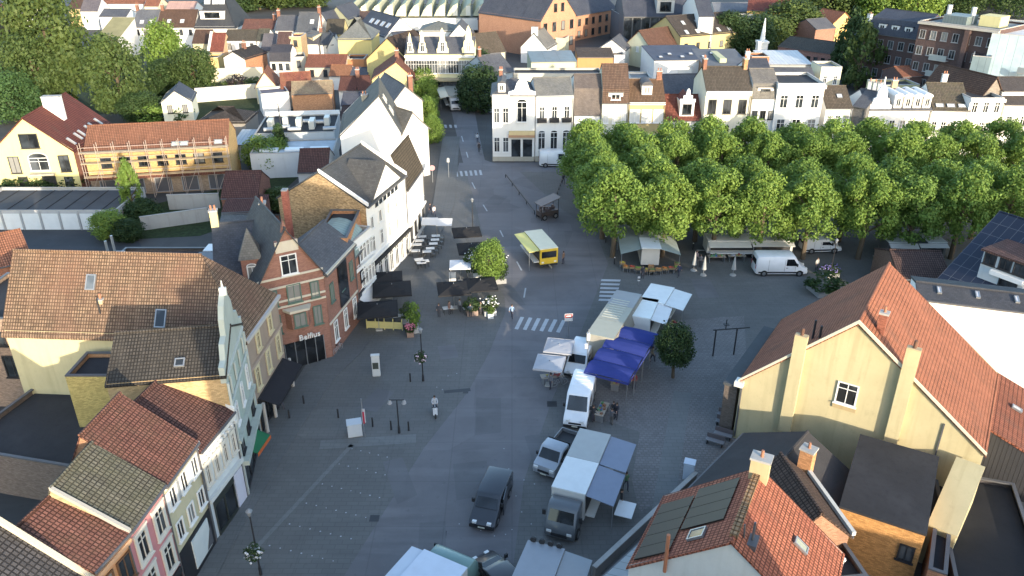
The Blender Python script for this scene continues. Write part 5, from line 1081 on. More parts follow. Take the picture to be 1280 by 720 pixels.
def shell(prof, W, bev=.09):
    """side outline swept across the width with rounded shoulders"""
    cx = sum(p[0] for p in prof)/len(prof); cz = sum(p[1] for p in prof)/len(prof); m = MB()
    st = [(-W/2, bev), (-W/2+.03, bev*.35), (-W/2+bev, 0), (W/2-bev, 0), (W/2-.03, bev*.35), (W/2, bev)]
    n = len(prof)
    for y, k in st:
        for x, z in prof:
            d = math.hypot(x-cx, z-cz); m.v.append((x-(x-cx)/d*k, y, z-(z-cz)/d*k))
    for s in range(len(st)-1):
        for i in range(n):
            j = (i+1) % n; m.f.append([s*n+i, s*n+j, (s+1)*n+j, (s+1)*n+i]); m.m.append(0)
    m.f.append([i for i in range(n)]); m.m.append(0); m.f.append([(len(st)-1)*n+i for i in range(n)][::-1]); m.m.append(0); return m
def van(label, pr, pf, L=5.6, W=2.0, H=2.45, col=(.72,.73,.74), hood=.95, side_glass=False, cat='van', name='van', at=None, door_open=False):
    c, th = heading(pr, pf); c.z = 0
    if at: c = Gz(at); c.z = 0
    t = thing(name, label, cat, c, th); pm = paint(col, .3, 0, .5, .4); h = L/2
    wb = 1.18 if H > 2.1 else 1.0
    prof = [(-h,.42),(-h+.02,H-.35),(-h+.14,H-.06),(-h+.5,H),(h-hood-.95,H),(h-hood-.75,H-.07),(h-hood+.02,wb+.12),(h-.35,wb-.12),(h-.1,wb-.3),(h,.62),(h-.04,.36),(h-.5,.28),(-h+.3,.28)]
    shell(prof, W).build('body', pm, t, smooth=38)
    a = Vector((h-hood-.72, 0, H-.14)); b = Vector((h-hood-.02, 0, wb+.2)); nv = Vector((b.z-a.z, 0, -(b.x-a.x))); nv = -nv.normalized()*.02 if nv.x < 0 else nv.normalized()*.02
    if nv.x < 0: nv = -nv
    wd = W/2-.14
    MB().poly([(a.x+nv.x,-wd+.08,a.z+nv.z),(a.x+nv.x,wd-.08,a.z+nv.z),(b.x+nv.x,wd,b.z+nv.z),(b.x+nv.x,-wd,b.z+nv.z)]).build('windscreen', VGL, t, fix=False)
    for s in (-1, 1):
        y = s*(W/2+.006)
        MB().poly([(h-hood-1.75,y,H-.35),(h-hood-.92,y,H-.35),(h-hood-.3,y,wb+.2),(h-hood-1.75,y,wb+.2)]).build('side_window', VGL, t, fix=False)
        if side_glass:
            MB().poly([(-h+.4,y,H-.35),(h-hood-1.9,y,H-.35),(h-hood-1.9,y,wb+.2),(-h+.4,y,wb+.2)]).build('side_window', VGL, t, fix=False)
        MB().box(h-.24,s*(W/2-.42)-.16,wb-.42,h-.02,s*(W/2-.42)+.16,wb-.2).build('headlight', LAMP, t)
        MB().box(-h-.03,s*(W/2-.16)-.07,1.0,-h+.02,s*(W/2-.16)+.07,1.5).build('tail_light', RLAMP, t)
        MB().box(h-hood-.55,s*(W/2+.14)-.12,wb+.2,h-hood-.42,s*(W/2+.14)+.12,wb+.52).build('mirror', BLK, t)
    MB().box(h-.09,-.55,.62,h+.015,.55,wb-.42).build('grille', BLK, t); MB().box(h-.3,-W/2+.04,.3,h+.03,W/2-.04,.52).build('bumper', BLK, t); MB().box(h+.032,-.26,.36,h+.045,.26,.48).build('number_plate', PLATE, t)
    MB().poly([(-h-.012,-W/2+.25,H-.45),(-h-.012,W/2-.25,H-.45),(-h-.012,W/2-.2,wb+.25),(-h-.012,-W/2+.2,wb+.25)]).build('rear_window', VGL, t, fix=False)
    for s in (-1, 1):
        y = s*(W/2+.004)
        sm = MB().box(-h+.35,y-.006,.42,h-.55,y+.006,.62)
        sm.build('side_trim', BLK, t)
        for x in (h-hood-1.9, h-hood-.62, -h+.5+L*.16): MB().box(x-.012,y-.004,.66,x+.012,y+.004,H-.4 if x < h-hood-1 else wb+.1).build('door_seam', DK, t)
        MB().box(h-hood-1.75,y-.01,wb-.1,h-hood-1.5,y+.02,wb-.04).build('door_handle', BLK, t)
        for x in (-h+1.05, h-.98): MB().cyl((x,y-.012*s,.36), (x,y+.006*s,.36), .43, n=20).build('wheel_arch', BLK, t)
    if H > 2.1:
        for i in range(5): MB().box(-h+.7+i*(L-hood-2.2)/5,-W/2+.3,H-.002,-h+.7+i*(L-hood-2.2)/5+.05,W/2-.3,H+.025).build('roof_rib', pm, t)
    wheels(t, (-h+1.05, h-.98), W)
    if door_open: MB().obox((h-hood-1.3,W/2+.12,1.1), (1,.12,0), 1.5, .08, 1.5).build('open_door', pm, t)
    return t
van('white panel van parked nearest the blue awnings with open side, middle of its row', (732,488,0), (717,541,0), 6.0, 2.05, 2.6)
van('small white delivery van between grey parasols and blue awnings', (731,442,0), (717,474,0), 5.0, 1.95, 2.0, hood=1.05)
van('dark grey passenger van parked alone in the open square', (624,614,0), (605,657,0), 5.2, 1.95, 1.95, (.035,.038,.045), 1.15, True, door_open=True)
van('white high roof van side on in front of the grove', (940,341,0), (1006,341,0), 6.3, 2.05, 2.6)
van('white van half hidden under the grove trees', (1002,314,0), (1046,313,0), 5.0, 1.95, 2.0)
van('white camper van in front of the plain white wing of the grand house', (677,207,0), (712,207,0), 5.6, 2.1, 2.7, hood=.7)
van('dark car at the bottom edge between two market trucks', (632,738,0), (612,716,0), 4.3, 1.8, 1.45, (.03,.03,.035), 1.2, True, 'car', 'parked_car')
# silver pickup with flat bed
def pickup(label, pr, pf):
    c, th = heading(pr, pf); c.z = 0; t = thing('pickup_truck', label, 'pickup', c, th); pm = paint((.36,.38,.41), .3, .3, .5, .4)
    prof = [(.15,.5),(.15,1.75),(.3,1.98),(1.25,2.0),(1.45,1.93),(2.05,1.25),(2.75,1.05),(2.9,.7),(2.85,.38),(.3,.34)]
    shell(prof, 1.95).build('cab', pm, t, smooth=38)
    MB().poly([(1.5,-.78,1.9),(1.5,.78,1.9),(2.06,.86,1.29),(2.06,-.86,1.29)]).build('windscreen', VGL, t, fix=False)
    for s in (-1, 1):
        MB().poly([(.35,s*.982,1.8),(1.25,s*.982,1.8),(1.8,s*.982,1.25),(.35,s*.982,1.25)]).build('side_window', VGL, t, fix=False); MB().box(2.7,s*.7-.18,.78,2.9,s*.7+.18,.98).build('headlight', LAMP, t); MB().box(1.65,s*1.1-.12,1.2,1.78,s*1.1+.12,1.48).build('mirror', BLK, t)
    m = MB().box(-2.6,-1.0,.62,.1,1.0,.75)
    m.build('load_bed', BLK, t)
    for y in (-1.0, .95): MB().box(-2.6,y,.753,.1,y+.05,1.1).build('bed_side', STEEL, t)
    f = MB().box(-2.6,-.94,.753,-2.55,.94,1.1); f.build('tailgate', STEEL, t); MB().box(.0,-.95,.753,.06,.95,1.9).build('headboard', BLK, t)
    MB().box(2.86,-.5,.55,2.92,.5,.75).build('grille', BLK, t); MB().box(2.93,-.26,.4,2.95,.26,.52).build('number_plate', PLATE, t)
    wheels(t, (-1.5, 1.95), 1.95); return t
pickup('silver pickup with dark open load bed beside the market truck', (712,556,0), (685,590,0))
# market trucks with opened roofs and flaps
def market_truck(label, pr, pf, W=2.4, H=3.1, roof=((.62,.64,.66),), flap=(.2,.23,.3), side=-1, fl=2.0, cab=True, drop=.25, cabcol=(.2,.22,.24), body=(.5,.5,.48), text_=None, nflap=2, cat='market truck', tilt=0.):
    a, b = Gz(pr), Gz(pf); d = b-a; L = d.length; c = Vector((a.x, a.y, 0)); t = thing('market_truck', label, cat, c, math.atan2(d.y, d.x))
    bx = L-(2.1 if cab else 0); pm = paint(body, .5)
    MB().box(0,-W/2,.7,bx,W/2,H-.06,0,'').build('box_body', pm, t)
    n = len(roof)
    for i, rc in enumerate(roof):
        MB().box(bx*i/n+.02,-W/2-.03,H-.055,bx*(i+1)/n-.02,W/2+.03,H+.03).build('roof_panel', paint(rc, .45), t)
    for i in range(nflap):
        x0, x1 = bx*(i/nflap)+.06, bx*((i+1)/nflap)-.06
        y0, y1 = side*(W/2+.05), side*(W/2+fl)
        z0, z1 = H-.1, H-.1-drop-(.12 if i % 2 else 0)
        f = MB().poly([(x0,y0,z0),(x1,y0,z0),(x1,y1,z1),(x0,y1,z1)]).poly([(x0,y0,z0-.05),(x1,y0,z0-.05),(x1,y1,z1-.05),(x0,y1,z1-.05)]).poly([(x0,y1,z1),(x1,y1,z1),(x1,y1,z1-.05),(x0,y1,z1-.05)]).poly([(x0,y0,z0),(x0,y1,z1),(x0,y1,z1-.05),(x0,y0,z0-.05)]).poly([(x1,y0,z0),(x1,y1,z1),(x1,y1,z1-.05),(x1,y0,z0-.05)])
        f.build('awning_flap', paint(flap, .5) if not isinstance(flap[0], tuple) else paint(flap[i], .5), t, fix=True)
        MB().cyl((x1-.1,y1-side*.06,0), (x1-.1,y1-side*.06,z1-.05), .03).build('flap_pole', STEEL, t)
    MB().box(.3,side*(W/2+.03),.9,bx-.3,side*(W/2+.7),1.05).build('counter', paint((.55,.55,.52)), t); MB().box(.3,side*(W/2+.003),1.1,bx-.3,side*(W/2+.02),H-.4).build('serving_opening', BLK, t)
    if cab:
        prof = [(bx+.08,.5),(bx+.08,H-.55),(bx+.3,H-.4),(bx+1.1,H-.42),(bx+1.35,H-.6),(bx+1.75,1.55),(bx+2.05,1.2),(bx+2.1,.6),(bx+2.0,.38),(bx+.3,.36)]
        shell(prof, W-.25, .08).build('cab', paint(cabcol, .35, 0, .5, .3), t, smooth=38)
        MB().poly([(bx+1.4,-W/2+.35,H-.7),(bx+1.4,W/2-.35,H-.7),(bx+1.77,W/2-.3,1.62),(bx+1.77,-W/2+.3,1.62)]).build('windscreen', VGL, t, fix=False)
        for s in (-1, 1): MB().box(bx+1.95,s*(W/2-.5)-.18,.85,bx+2.12,s*(W/2-.5)+.18,1.05).build('headlight', LAMP, t); MB().box(bx+1.35,s*(W/2+.1)-.12,1.7,bx+1.45,s*(W/2+.1)+.12,2.15).build('mirror', BLK, t)
        MB().box(bx+2.08,-.6,.6,bx+2.13,.6,.82).build('grille', BLK, t); wheels(t, (1.1, bx+1.2), W-.1, .42, .28)
    else:
        wheels(t, (bx*.45, bx*.6), W-.1, .36, .26); MB().box(bx,-.08,.5,bx+1.0,.08,.62).build('drawbar', STEEL, t)
    return t
t = market_truck('market truck with grey and white roof halves and blue grey side flaps', (742,578,0), (698,679,0), 2.5, 3.1, ((.34,.35,.34),(.62,.64,.64)), (.17,.20,.27), 1, 2.1, cabcol=(.10,.11,.12))
MB().box(4.6,3.2,.8,6.3,4.5,.86).build('side_table', paint((.7,.72,.73)), t)
t = market_truck('grey roofed market truck at the bottom edge with round lamps on its front', (632,850,0), (682,722,0), 2.5, 3.0, ((.25,.27,.3),), (.24,.26,.28), -1, 1.9, cab=False, nflap=1)
L_ = (Gz((682,722,0))-Gz((632,850,0))).length
for i in range(4): MB().cyl((L_-.12,-.9+i*.6,3.2), (L_+.03,-.9+i*.6,3.2), .2, .2, 14).build('roof_lamp', BLK, t)
t = market_truck('white roofed box truck with green tinted front at the bottom edge', (510,800,0), (580,712,0), 3.3, 2.9, ((.55,.60,.68),), (.5,.55,.62), 1, 1.0, cabcol=(.16,.26,.24), nflap=1, drop=.05)
t = market_truck('long beige open topped market trailer behind the white delivery van', (784,398,0), (748,456,0), 2.7, 3.2, ((.30,.31,.31),(.36,.35,.28),(.38,.37,.29)), (.24,.22,.18), 1, .5, cab=False, nflap=3, body=(.34,.32,.27), cat='market trailer', drop=1.2)
for i in range(9): MB().box(2.2+i*.5,-1.1,3.235,2.32+i*.5,.7,3.27).build('roof_rib', paint((.5,.5,.42)), t)
for s in (-1,1): MB().box(7.2 if False else .0,s*.6-.5,.75,-.03,s*.6+.5,2.9).build('rear_door', paint((.3,.29,.25)), t)
t2 = market_truck('white box trailer with side flap, upper of the two white trailers', (826,384,0), (813,405,0), 2.6, 2.7, ((.72,.75,.74),), (.66,.7,.7), 1, 2.0, cab=False, nflap=1, body=(.72,.74,.74), cat='market trailer')
market_truck('white box trailer with open hatch, lower of the two white trailers', (806,400,0), (795,425,0), 2.6, 2.7, ((.72,.75,.72),), (.66,.68,.68), 1, 1.6, cab=False, nflap=1, body=(.72,.74,.74), cat='market trailer')
yv = t = market_truck('bright yellow food van with raised yellow flap in the open road', (666,312,0), (686,336,0), 2.3, 2.7, ((.66,.62,.45),), (.62,.56,.16), -1, 1.4, cab=False, nflap=1, body=(.60,.40,.03), cat='food van', drop=.1)
L_ = (Gz((686,336,0))-Gz((666,312,0))).length
MB().box(L_,-.95,1.5,L_+.02,.95,2.35).build('windscreen', VGL, yv)
for s in (-1,1): MB().box(L_,s*.8-.15,.85,L_+.03,s*.8+.15,1.05).build('headlight', LAMP, yv)
MB().box(L_,-1.1,.45,L_+.06,1.1,.7).build('bumper', BLK, yv)
market_truck('long white market trailer in shade under the front grove trees', (985,318,0), (880,318,0), 2.4, 2.4, ((.55,.55,.52),), (.5,.5,.47), 1, 1.0, cab=False, nflap=2, body=(.55,.52,.46), cat='market trailer')
t = market_truck('white canopied market trailer at the right end of the grove', (1172,325,0), (1100,325,0), 2.4, 2.9, ((.6,.62,.6),(.05,.06,.06),(.6,.62,.6)), (.5,.5,.48), 1, .8, cab=False, nflap=2, body=(.1,.1,.1), cat='market trailer')
t = market_truck('small market truck standing in the far street with raised white flap', (560,118,0), (570,140,0), 2.3, 2.9, ((.3,.32,.3),), (.62,.64,.55), -1, 1.8, cab=True, nflap=1, cabcol=(.5,.48,.46), body=(.35,.35,.32))
van('white van parked behind the small market truck in the far street', (552,104,0), (556,112,0), 5, 2.0, 2.4)
van('white car parked by the shaded yard at the top left', (163,49,0), (176,49,0), 4.4, 1.8, 1.5, name='parked_car', cat='car', side_glass=True)
van('white pickup like van parked right of the white car, top left', (176,54,0), (190,54,0), 5, 1.9, 1.9)
van('dark car parked below the two white cars, top left', (160,59,0), (172,59,0), 4.2, 1.8, 1.45, (.05,.05,.055), 1.1, True, 'car', 'parked_car')
# ================================================================= STALLS AND TERRACES
def post_frame(t, pts, h, r=.03, mat=None, name='pole'):
    for x, y in pts: MB().cyl((x,y,0), (x,y,h), r, n=6).build(name, mat or STEEL, t)
def canopy(label, pc, W, D, H, col, rot=0., rise=.5, name='market_parasol', cat='parasol', group=None, flapz=.18, at=None):
    p = at or G(*pc); t = thing(name, label, cat, (p.x, p.y, 0), rot, group); w, d = W/2, D/2; n = 6; m = MB()
    for i in range(n):
        for j in range(n):
            def P(a, b): u, v = a/n*2-1, b/n*2-1; k = max(abs(u), abs(v)); return (u*w, v*d, H+rise*(1-k)-.05*math.sin(PI*(a/n if abs(v) > abs(u) else b/n)*1)*(1 if k > .9 else .4))
            m.poly([P(i,j), P(i+1,j), P(i+1,j+1), P(i,j+1)])
    for a, b in (((-w,-d),(w,-d)),((w,-d),(w,d)),((w,d),(-w,d)),((-w,d),(-w,-d))): m.poly([(*a,H),(*b,H),(*b,H-flapz),(*a,H-flapz)])
    m.build('canopy', cloth(col), t, fix=False); MB().cyl((0,0,0), (0,0,H+rise+.1), .04).build('pole', STEEL, t); MB().box(-.35,-.35,0,.35,.35,.12).build('base', CONC, t)
    return t
rt = math.atan2((G(716,440)-G(690,462)).y, (G(716,440)-G(690,462)).x)
canopy('pale grey square parasol left of the small white delivery van, upper one', (703,452), 2.7, 2.7, 2.5, (.36,.37,.40), -.2, .18, at=G(699,432,2.5)); canopy('pale grey square parasol left of the small white delivery van, lower one', (690,474), 2.7, 2.7, 2.5, (.40,.41,.44), -.2, .18, at=G(687,453,2.5))
# blue awnings
a, b = G(798,412,2.75), G(757,472,2.75); d = (b-a); d.z = 0; L = d.length; u = d.normalized(); th = math.atan2(u.y, u.x)
for i in range(4):
    p = a+u*(L/4)*(i-.0); t = thing('blue_awning', 'deep blue sloping market awning, %s of four from the far end' % ORD[i], 'awning', (p.x, p.y, 0), th, 'blue market awnings')
    s = L/4-.04; m = MB(); n = 6
    for j in range(n):
        y0, y1 = -2.1+4.2*j/n, -2.1+4.2*(j+1)/n; z0, z1 = 2.75+.1*math.sin(PI*j/n), 2.75+.1*math.sin(PI*(j+1)/n)
        for k in range(4):
            xa, xb = s*k/4, s*(k+1)/4; za, zb = .3*math.sin(PI*k/4), .3*math.sin(PI*(k+1)/4); m.poly([(xa,y0,z0+za),(xb,y0,z0+zb),(xb,y1,z1+zb),(xa,y1,z1+za)])
    m.poly([(0,-2.1,2.75),(s,-2.1,2.75),(s,-2.1,2.45),(0,-2.1,2.45)]).poly([(0,2.1,2.75),(s,2.1,2.75),(s,2.1,2.45),(0,2.1,2.45)]).poly([(s,-2.1,2.75),(s,2.1,2.75),(s,2.1,2.5),(s,-2.1,2.5)])
    m.build('awning_cloth', cloth((.035,.05,.20)), t, fix=False); post_frame(t, ((.1,-2.0),(.1,2.0),(s-.1,-2.0),(s-.1,2.0)), 2.7)
# fruit stall with two sloping awnings
a, b = G(800,290), G(812,338); d = a-b; L = d.length; th = math.atan2(d.y, d.x)-PI/2
t = thing('fruit_stall', 'fruit stall truck with two long sloping grey green awnings in front of the grove', 'market stall', (b.x, b.y, 0), th)
MB().box(-1.1,.3,.6,1.1,L,2.9).build('box_body', paint((.55,.52,.46)), t); MB().box(-1.2,-.1,2.903,1.2,3.2,3.02).build('roof_panel', paint((.62,.66,.68)), t); MB().box(-1.15,3.25,2.903,1.15,L,2.98).build('roof_panel', cloth((.34,.37,.35)), t)
for s in (-1, 1):
    MB().poly([(s*1.22,-.1,2.85),(s*1.22,L,2.85),(s*3.6,L,2.15),(s*3.6,-.1,2.15)]).poly([(s*3.6,-.1,2.15),(s*3.6,L,2.15),(s*3.6,L,1.95),(s*3.6,-.1,1.95)]).build('awning', cloth((.28,.32,.30)), t, fix=False)
    post_frame(t, [(s*3.5, y) for y in (.1, L*.5, L-.1)], 2.1)
wheels(t, (0,), 2.2)
FR_ = [(.55,.18,.03),(.45,.05,.03),(.2,.3,.05),(.5,.4,.05),(.12,.2,.05),(.5,.25,.1)]
u = Vector((math.cos(th), math.sin(th), 0)); v = Vector((-u.y, u.x, 0))
for i, (x, y) in enumerate(((-3.0,-.5),(-2.2,-.6),(-1.5,-.9),(-.7,-1.2),(.1,-1.3),(.9,-1.1),(1.7,-.8),(2.5,-.6),(3.2,-.4),(-3.3,.6),(3.4,.7),(.1,-.3))):
    p = b+u*x+v*y; c = thing('fruit_crate', 'crate of fruit on a trestle at the fruit stall front, %s from the left' % ORD[i] if i < 9 else ['crate of fruit at the left side of the fruit stall','crate of fruit at the right side of the fruit stall','crate of orange fruit inside the fruit stall opening'][i-9], 'fruit crate', (p.x, p.y, 0), th, 'fruit crates at the stall')
    MB().box(-.36,-.28,.55,.36,.28,.6).box(-.36,-.28,.603,-.33,.28,.8).box(.33,-.28,.603,.36,.28,.8).box(-.327,-.28,.603,.327,-.25,.8).box(-.327,.25,.603,.327,.28,.8).build('crate', paint((.3,.2,.1)), c)
    m = MB(); rr = random.Random(i)
    for k in range(14): m.ell((rr.uniform(-.26,.26), rr.uniform(-.2,.2), .74+rr.random()*.08), .08, .08, .08, 6, 4)
    o = m.build('fruit', paint(FR_[i % 6], .5), c); o['kind'] = 'stuff'
    MB().box(-.3,-.2,0,-.25,.2,.547).box(.25,-.2,0,.3,.2,.547).build('trestle', STEEL, c)
# terrace
dkp = (.028,.028,.03)
for lab, pc, W, D, H in (('black square terrace parasol nearest the bank, left one', (474,412), 4.2, 3.6, 2.5), ('black square terrace parasol nearest the cafe wing, right one', (492,388), 4.2, 3.6, 2.7), ('black terrace parasol between the bank and the cafe awning, behind the left one', (486,372), 3.4, 3.0, 2.6), ('dark grey terrace parasol left of the flower planters', (568,385), 3.6, 3.4, 2.5), ('dark grey terrace parasol above the flower planters', (601,380), 3.6, 3.4, 2.5), ('black terrace parasol beside the lamp post, far one', (584,313), 3.6, 3.2, 2.6), ('black terrace parasol behind the white signed tent', (590,334), 3.4, 3.4, 2.6)):
    canopy(lab, pc, W, D, H, dkp, .15, .55, 'terrace_parasol', 'parasol', 'dark terrace parasols')
t = canopy('small white roofed tent with lettering on the cafe terrace', (576,352), 2.5, 2.4, 2.3, (.62,.64,.68), .05, .25, 'terrace_tent', 'tent'); post_frame(t, ((-1.15,-1.1),(1.15,-1.1),(-1.15,1.1),(1.15,1.1)), 2.3)
for lab, pc in (('white menu board standing left of the white tent', (566,357)), ('white menu board standing right of the white tent', (596,358))):
    p = G(*pc); o = thing('menu_board', lab, 'board', (p.x, p.y, 0), .1); MB().box(-.4,-.04,.4,.4,.04,1.7).build('panel', paint((.62,.62,.6)), o); MB().box(-.38,-.3,0,-.34,.3,.4).box(.34,-.3,0,.38,.3,.4).build('feet', STEEL, o)
for lab, pc in (('white flat awning with lettering at the end of the tables, left one', (538,297)), ('white flat awning with lettering at the end of the tables, right one', (556,298))):
    p = G(*pc); o = thing('terrace_awning', lab, 'awning', (p.x, p.y, 0), 0, 'white terrace awnings'); MB().prism([(-.8,2.1),(.8,2.5),(.8,2.56),(-.8,2.16)], -1.05, 1.05, 'x').build('canopy', cloth((.6,.6,.6)), o); post_frame(o, ((-1,-.7),(1,-.7),(-1,.7),(1,.7)), 2.2)
def table_set(label, pc, rot=0., col=(.55,.55,.54)):
    p = G(*pc); t = thing('terrace_table', label, 'table', (p.x, p.y, 0), rot, 'terrace tables of the cafe'); MB().box(-.55,-.35,.72,.55,.35,.76).build('tabletop', paint(col), t)
    for x in (-.48, .44):
        for y in (-.3, .26): MB().box(x,y,0,x+.04,y+.04,.717).build('leg', BLK, t)
def chair(label, p, rot, col=(.05,.05,.05)):
    t = thing('terrace_chair', label, 'chair', (p.x, p.y, 0), rot, 'terrace chairs of the cafe'); m = paint(col)
    MB().box(-.22,-.22,.43,.22,.22,.47).build('seat', m, t); MB().box(-.22,.2,.473,.22,.24,.9).build('backrest', m, t)
    for x in (-.21, .17):
        for y in (-.21, .17): MB().box(x,y,0,x+.04,y+.04,.427).build('leg', m, t)
LT = [(528,302),(525,307),(522,312),(520,320),(545,301),(544,306),(542,311),(538,317),(534,321)]
for i, pc in enumerate(LT):
    table_set('pale table on the cafe terrace, %s of the %s column from the far end' % (ORD[i if i < 4 else i-4], 'left' if i < 4 else 'right'), pc, .1)
    for s in (-1, 1):
        p = G(*pc)+Vector((s*.85, 0, 0)); chair('dark chair on the %s side of the %s pale table in the %s column' % ('left' if s < 0 else 'right', ORD[i if i < 4 else i-4], 'left' if i < 4 else 'right'), p, -s*PI/2)
for i, pc in enumerate(((524,331),(531,333),(527,335),(476,402),(498,402),(560,392),(585,392),(604,390))): table_set(['loose pale table below the left column','loose pale table below the right column','loose pale table nearest the white tent','table under the left black parasol','table under the right black parasol','table under the left grey parasol','table between the two grey parasols','table beside the flower planters'][i], pc, .3)
# screen with the warm sunlit patch put into its yellow + planters
a, b = G(459,411), G(503,413); t = thing('terrace_screen', 'low wooden terrace screen with sunlight put into its pale yellow, in front of the black parasols', 'screen', (a.x, a.y, 0), math.atan2((b-a).y, (b-a).x)); L = (b-a).length; ym = paint((.55,.5,.22))
for i in range(5): x = L*i/4; MB().box(x-.05,-.05,0,x+.05,.05,1.35).build('post', ym, t)
for i in range(4): MB().box(L*i/4+.06,-.03,.15,L*(i+1)/4-.06,.03,.95).build('panel', ym, t)
def planter(label, pc, s, h, mat, pot=(.4,.4,.4), flowers=None):
    p = G(*pc); t = thing('planter', label, 'planter', (p.x, p.y, 0), .2); MB().prism([(-s*.6,-s*.6),(s*.6,-s*.6),(s*.6,s*.6),(-s*.6,s*.6)], 0, .6, 'z').build('pot', paint(pot), t)
    c = link('foliage', crowns('shrub', mat, 2)[int(s*10) % 2], t, (0,0,.55)); c.scale = (s, s, h/2)
    if flowers:
        m = MB(); rr = random.Random(int(pc[0]))
        for k in range(60): a = rr.random()*6.28; q = rr.random()*s; m.ell((q*math.cos(a), q*math.sin(a), .6+h*rr.uniform(.5,1)), .09, .09, .07, 6, 4)
        o = m.build('blossom', paint(flowers), t); o['kind'] = 'stuff'
planter('tall yellow green plant in a pot at the end of the yellow screen', (517,414), .9, 2.6, L_GR); planter('leafy low plant beside the yellow green pot plant', (509,402), .9, 1.6, L_OL)
planter('planter with pink flowers near the yellow green pot plant', (513,420), .6, .8, L_DK, (.3,.2,.15), (.5,.15,.2)); planter('dark hedge planter on the terrace corner, left', (590,392), 1.0, 1.2, L_DK, (.3,.22,.18)); planter('green planter with white flowers on the terrace corner, right', (612,392), 1.1, 1.3, L_OL, (.5,.5,.5), (.7,.7,.7)); planter('white cube pot with small shrub at the terrace corner', (613,397), .5, .7, L_GR, (.65,.66,.66))
planter('white flowering bush planter left of the terrace tree', (594,347), 1.4, 3.0, L_OL, (.3,.3,.3), (.75,.75,.75)); planter('white flowering bush planter right of the terrace tree', (625,352), 1.1, 2.8, L_DK, (.3,.3,.3), (.75,.75,.75)); planter('flower bed trough with purple flowers at the lamp by the grove', (1037,345), 1.3, .6, L_OL, (.3,.3,.3), (.2,.16,.4)); planter('green shrub bed by the corner of the yellow gable house', (1028,365), 2.2, 1.5, L_DK, (.3,.3,.3))
# ================================================================= STREET FURNITURE
def lamp(label, pc, H=5.0, kind='ball'):
    p = G(*pc); t = thing('street_lamp', label, 'street lamp', (p.x, p.y, 0)); MB().cyl((0,0,0), (0,0,H), .07, .05, 8).build('post', DK, t); MB().cyl((0,0,0), (0,0,.7), .12, .1, 8).build('foot', DK, t)
    if kind == 'twin':
        MB().obox((0,0,H), (1,0,0), 1.3, .07, .07).build('arm', DK, t)
        for s in (-1, 1): MB().cyl((s*.6,0,H-.35), (s*.6,0,H-.02), .22, .1, 10).build('lamp_head', paint((.3,.3,.31)), t)
    else: MB().cyl((0,0,H), (0,0,H+.4), .1, .2, 8).cyl((0,0,H+.4), (0,0,H+.6), .24, .04, 8).build('lantern', paint((.2,.21,.22), .3), t)
    return t
lamp('ornate street lamp near the bottom left shop fronts with flower basket', (326,718), 5.2); lamp('twin headed dark lamp post right of the wrapped cabinet', (499,541), 3.4, 'twin'); t = lamp('tall street lamp with flower basket in the middle of the left square', (529,476), 5.2); lamp('slim street lamp beside the far black parasol', (591,289), 4.2)
lamp('slim street lamp with round head by the grove flower trough', (1037,346), 4.4)
for lab, pc in (('round hanging basket of pink flowers on the middle street lamp', (526,446,2.6)), ('round hanging basket of white flowers on the bottom left street lamp', (317,690,2.6))):
    p = G(*pc); o = thing('flower_basket', lab, 'flower basket', p); c = link('foliage', crowns('shrub', L_DK, 2)[0], o, (0,0,-.5)); c.scale = (.6,.6,.5); m = MB(); rr = random.Random(4)
    for k in range(34): a = rr.random()*6.28; q = rr.uniform(.3,.62); m.ell((q*math.cos(a), q*math.sin(a), rr.uniform(-.4,.4)), .09, .09, .08, 6, 4)
    x = m.build('blossom', paint((.6,.45,.52) if pc[0] > 400 else (.62,.62,.64)), o); x['kind'] = 'stuff'; MB().cyl((-.0,0,-.45), (0,0,.5), .05).build('bracket', DK, o)
def sign(label, pc, H, panels, name='traffic_sign', cat='sign', rot=0.):
    p = G(*pc); t = thing(name, label, cat, (p.x, p.y, 0), rot); MB().cyl((0,0,0), (0,0,H), .045, n=8).build('post', STEEL, t)
    for nm, f, c in panels: f(MB()).build(nm, paint(c), t)
    return t
sign('red and white no entry sign plate on a post near the zebra crossing', (710,421), 2.7, (('sign_plate', lambda m: m.box(-.42,-.06,1.9,.42,-.02,2.75), (.62,.62,.62)), ('sign_disc', lambda m: m.box(-.38,-.08,2.3,.38,-.063,2.7), (.5,.03,.03)), ('sign_bar', lambda m: m.box(-.26,-.1,2.43,.26,-.083,2.56), (.7,.7,.7))), rot=.1)
sign('dark post with red and white banner left of the square', (456,546), 3.9, (('banner', lambda m: m.box(-.06,-.03,1.5,.22,.0,2.9), (.5,.5,.52)), ('banner_stripe', lambda m: m.box(.0,-.05,1.4,.14,-.033,2.6), (.4,.03,.06))), 'banner_post', 'banner')
sign('red round sign board above the cafe street end', (541,228), 2.6, (('sign_plate', lambda m: m.cyl((0,-.04,2.4),(0,0,2.4),.45,n=16), (.55,.3,.3)),))
sign('dark lantern like clock post by the zebra crossing at the street mouth', (561,222), 3.4, (('sign_plate', lambda m: m.box(-.2,-.15,2.6,.2,.15,3.2), (.5,.5,.48)),), 'clock_post', 'post')
sign('tall dark post with white boxes beside the small white delivery van', (733,476), 5.6, (('box', lambda m: m.box(-.14,-.14,4.5,.14,.14,5.2), (.55,.56,.58)), ('box', lambda m: m.box(-.3,-.1,3.6,-.06,.14,4.1), (.55,.56,.58))), 'utility_post', 'post')
sign('small black and white striped bollard sign at the fruit stall corner', (798,356), 1.1, (('sign_plate', lambda m: m.box(-.14,-.05,.5,.14,-.01,1.1), (.6,.6,.6)), ('sign_stripe', lambda m: m.box(-.14,-.07,.7,.14,-.053,.85), BLK and (.03,.03,.03))))
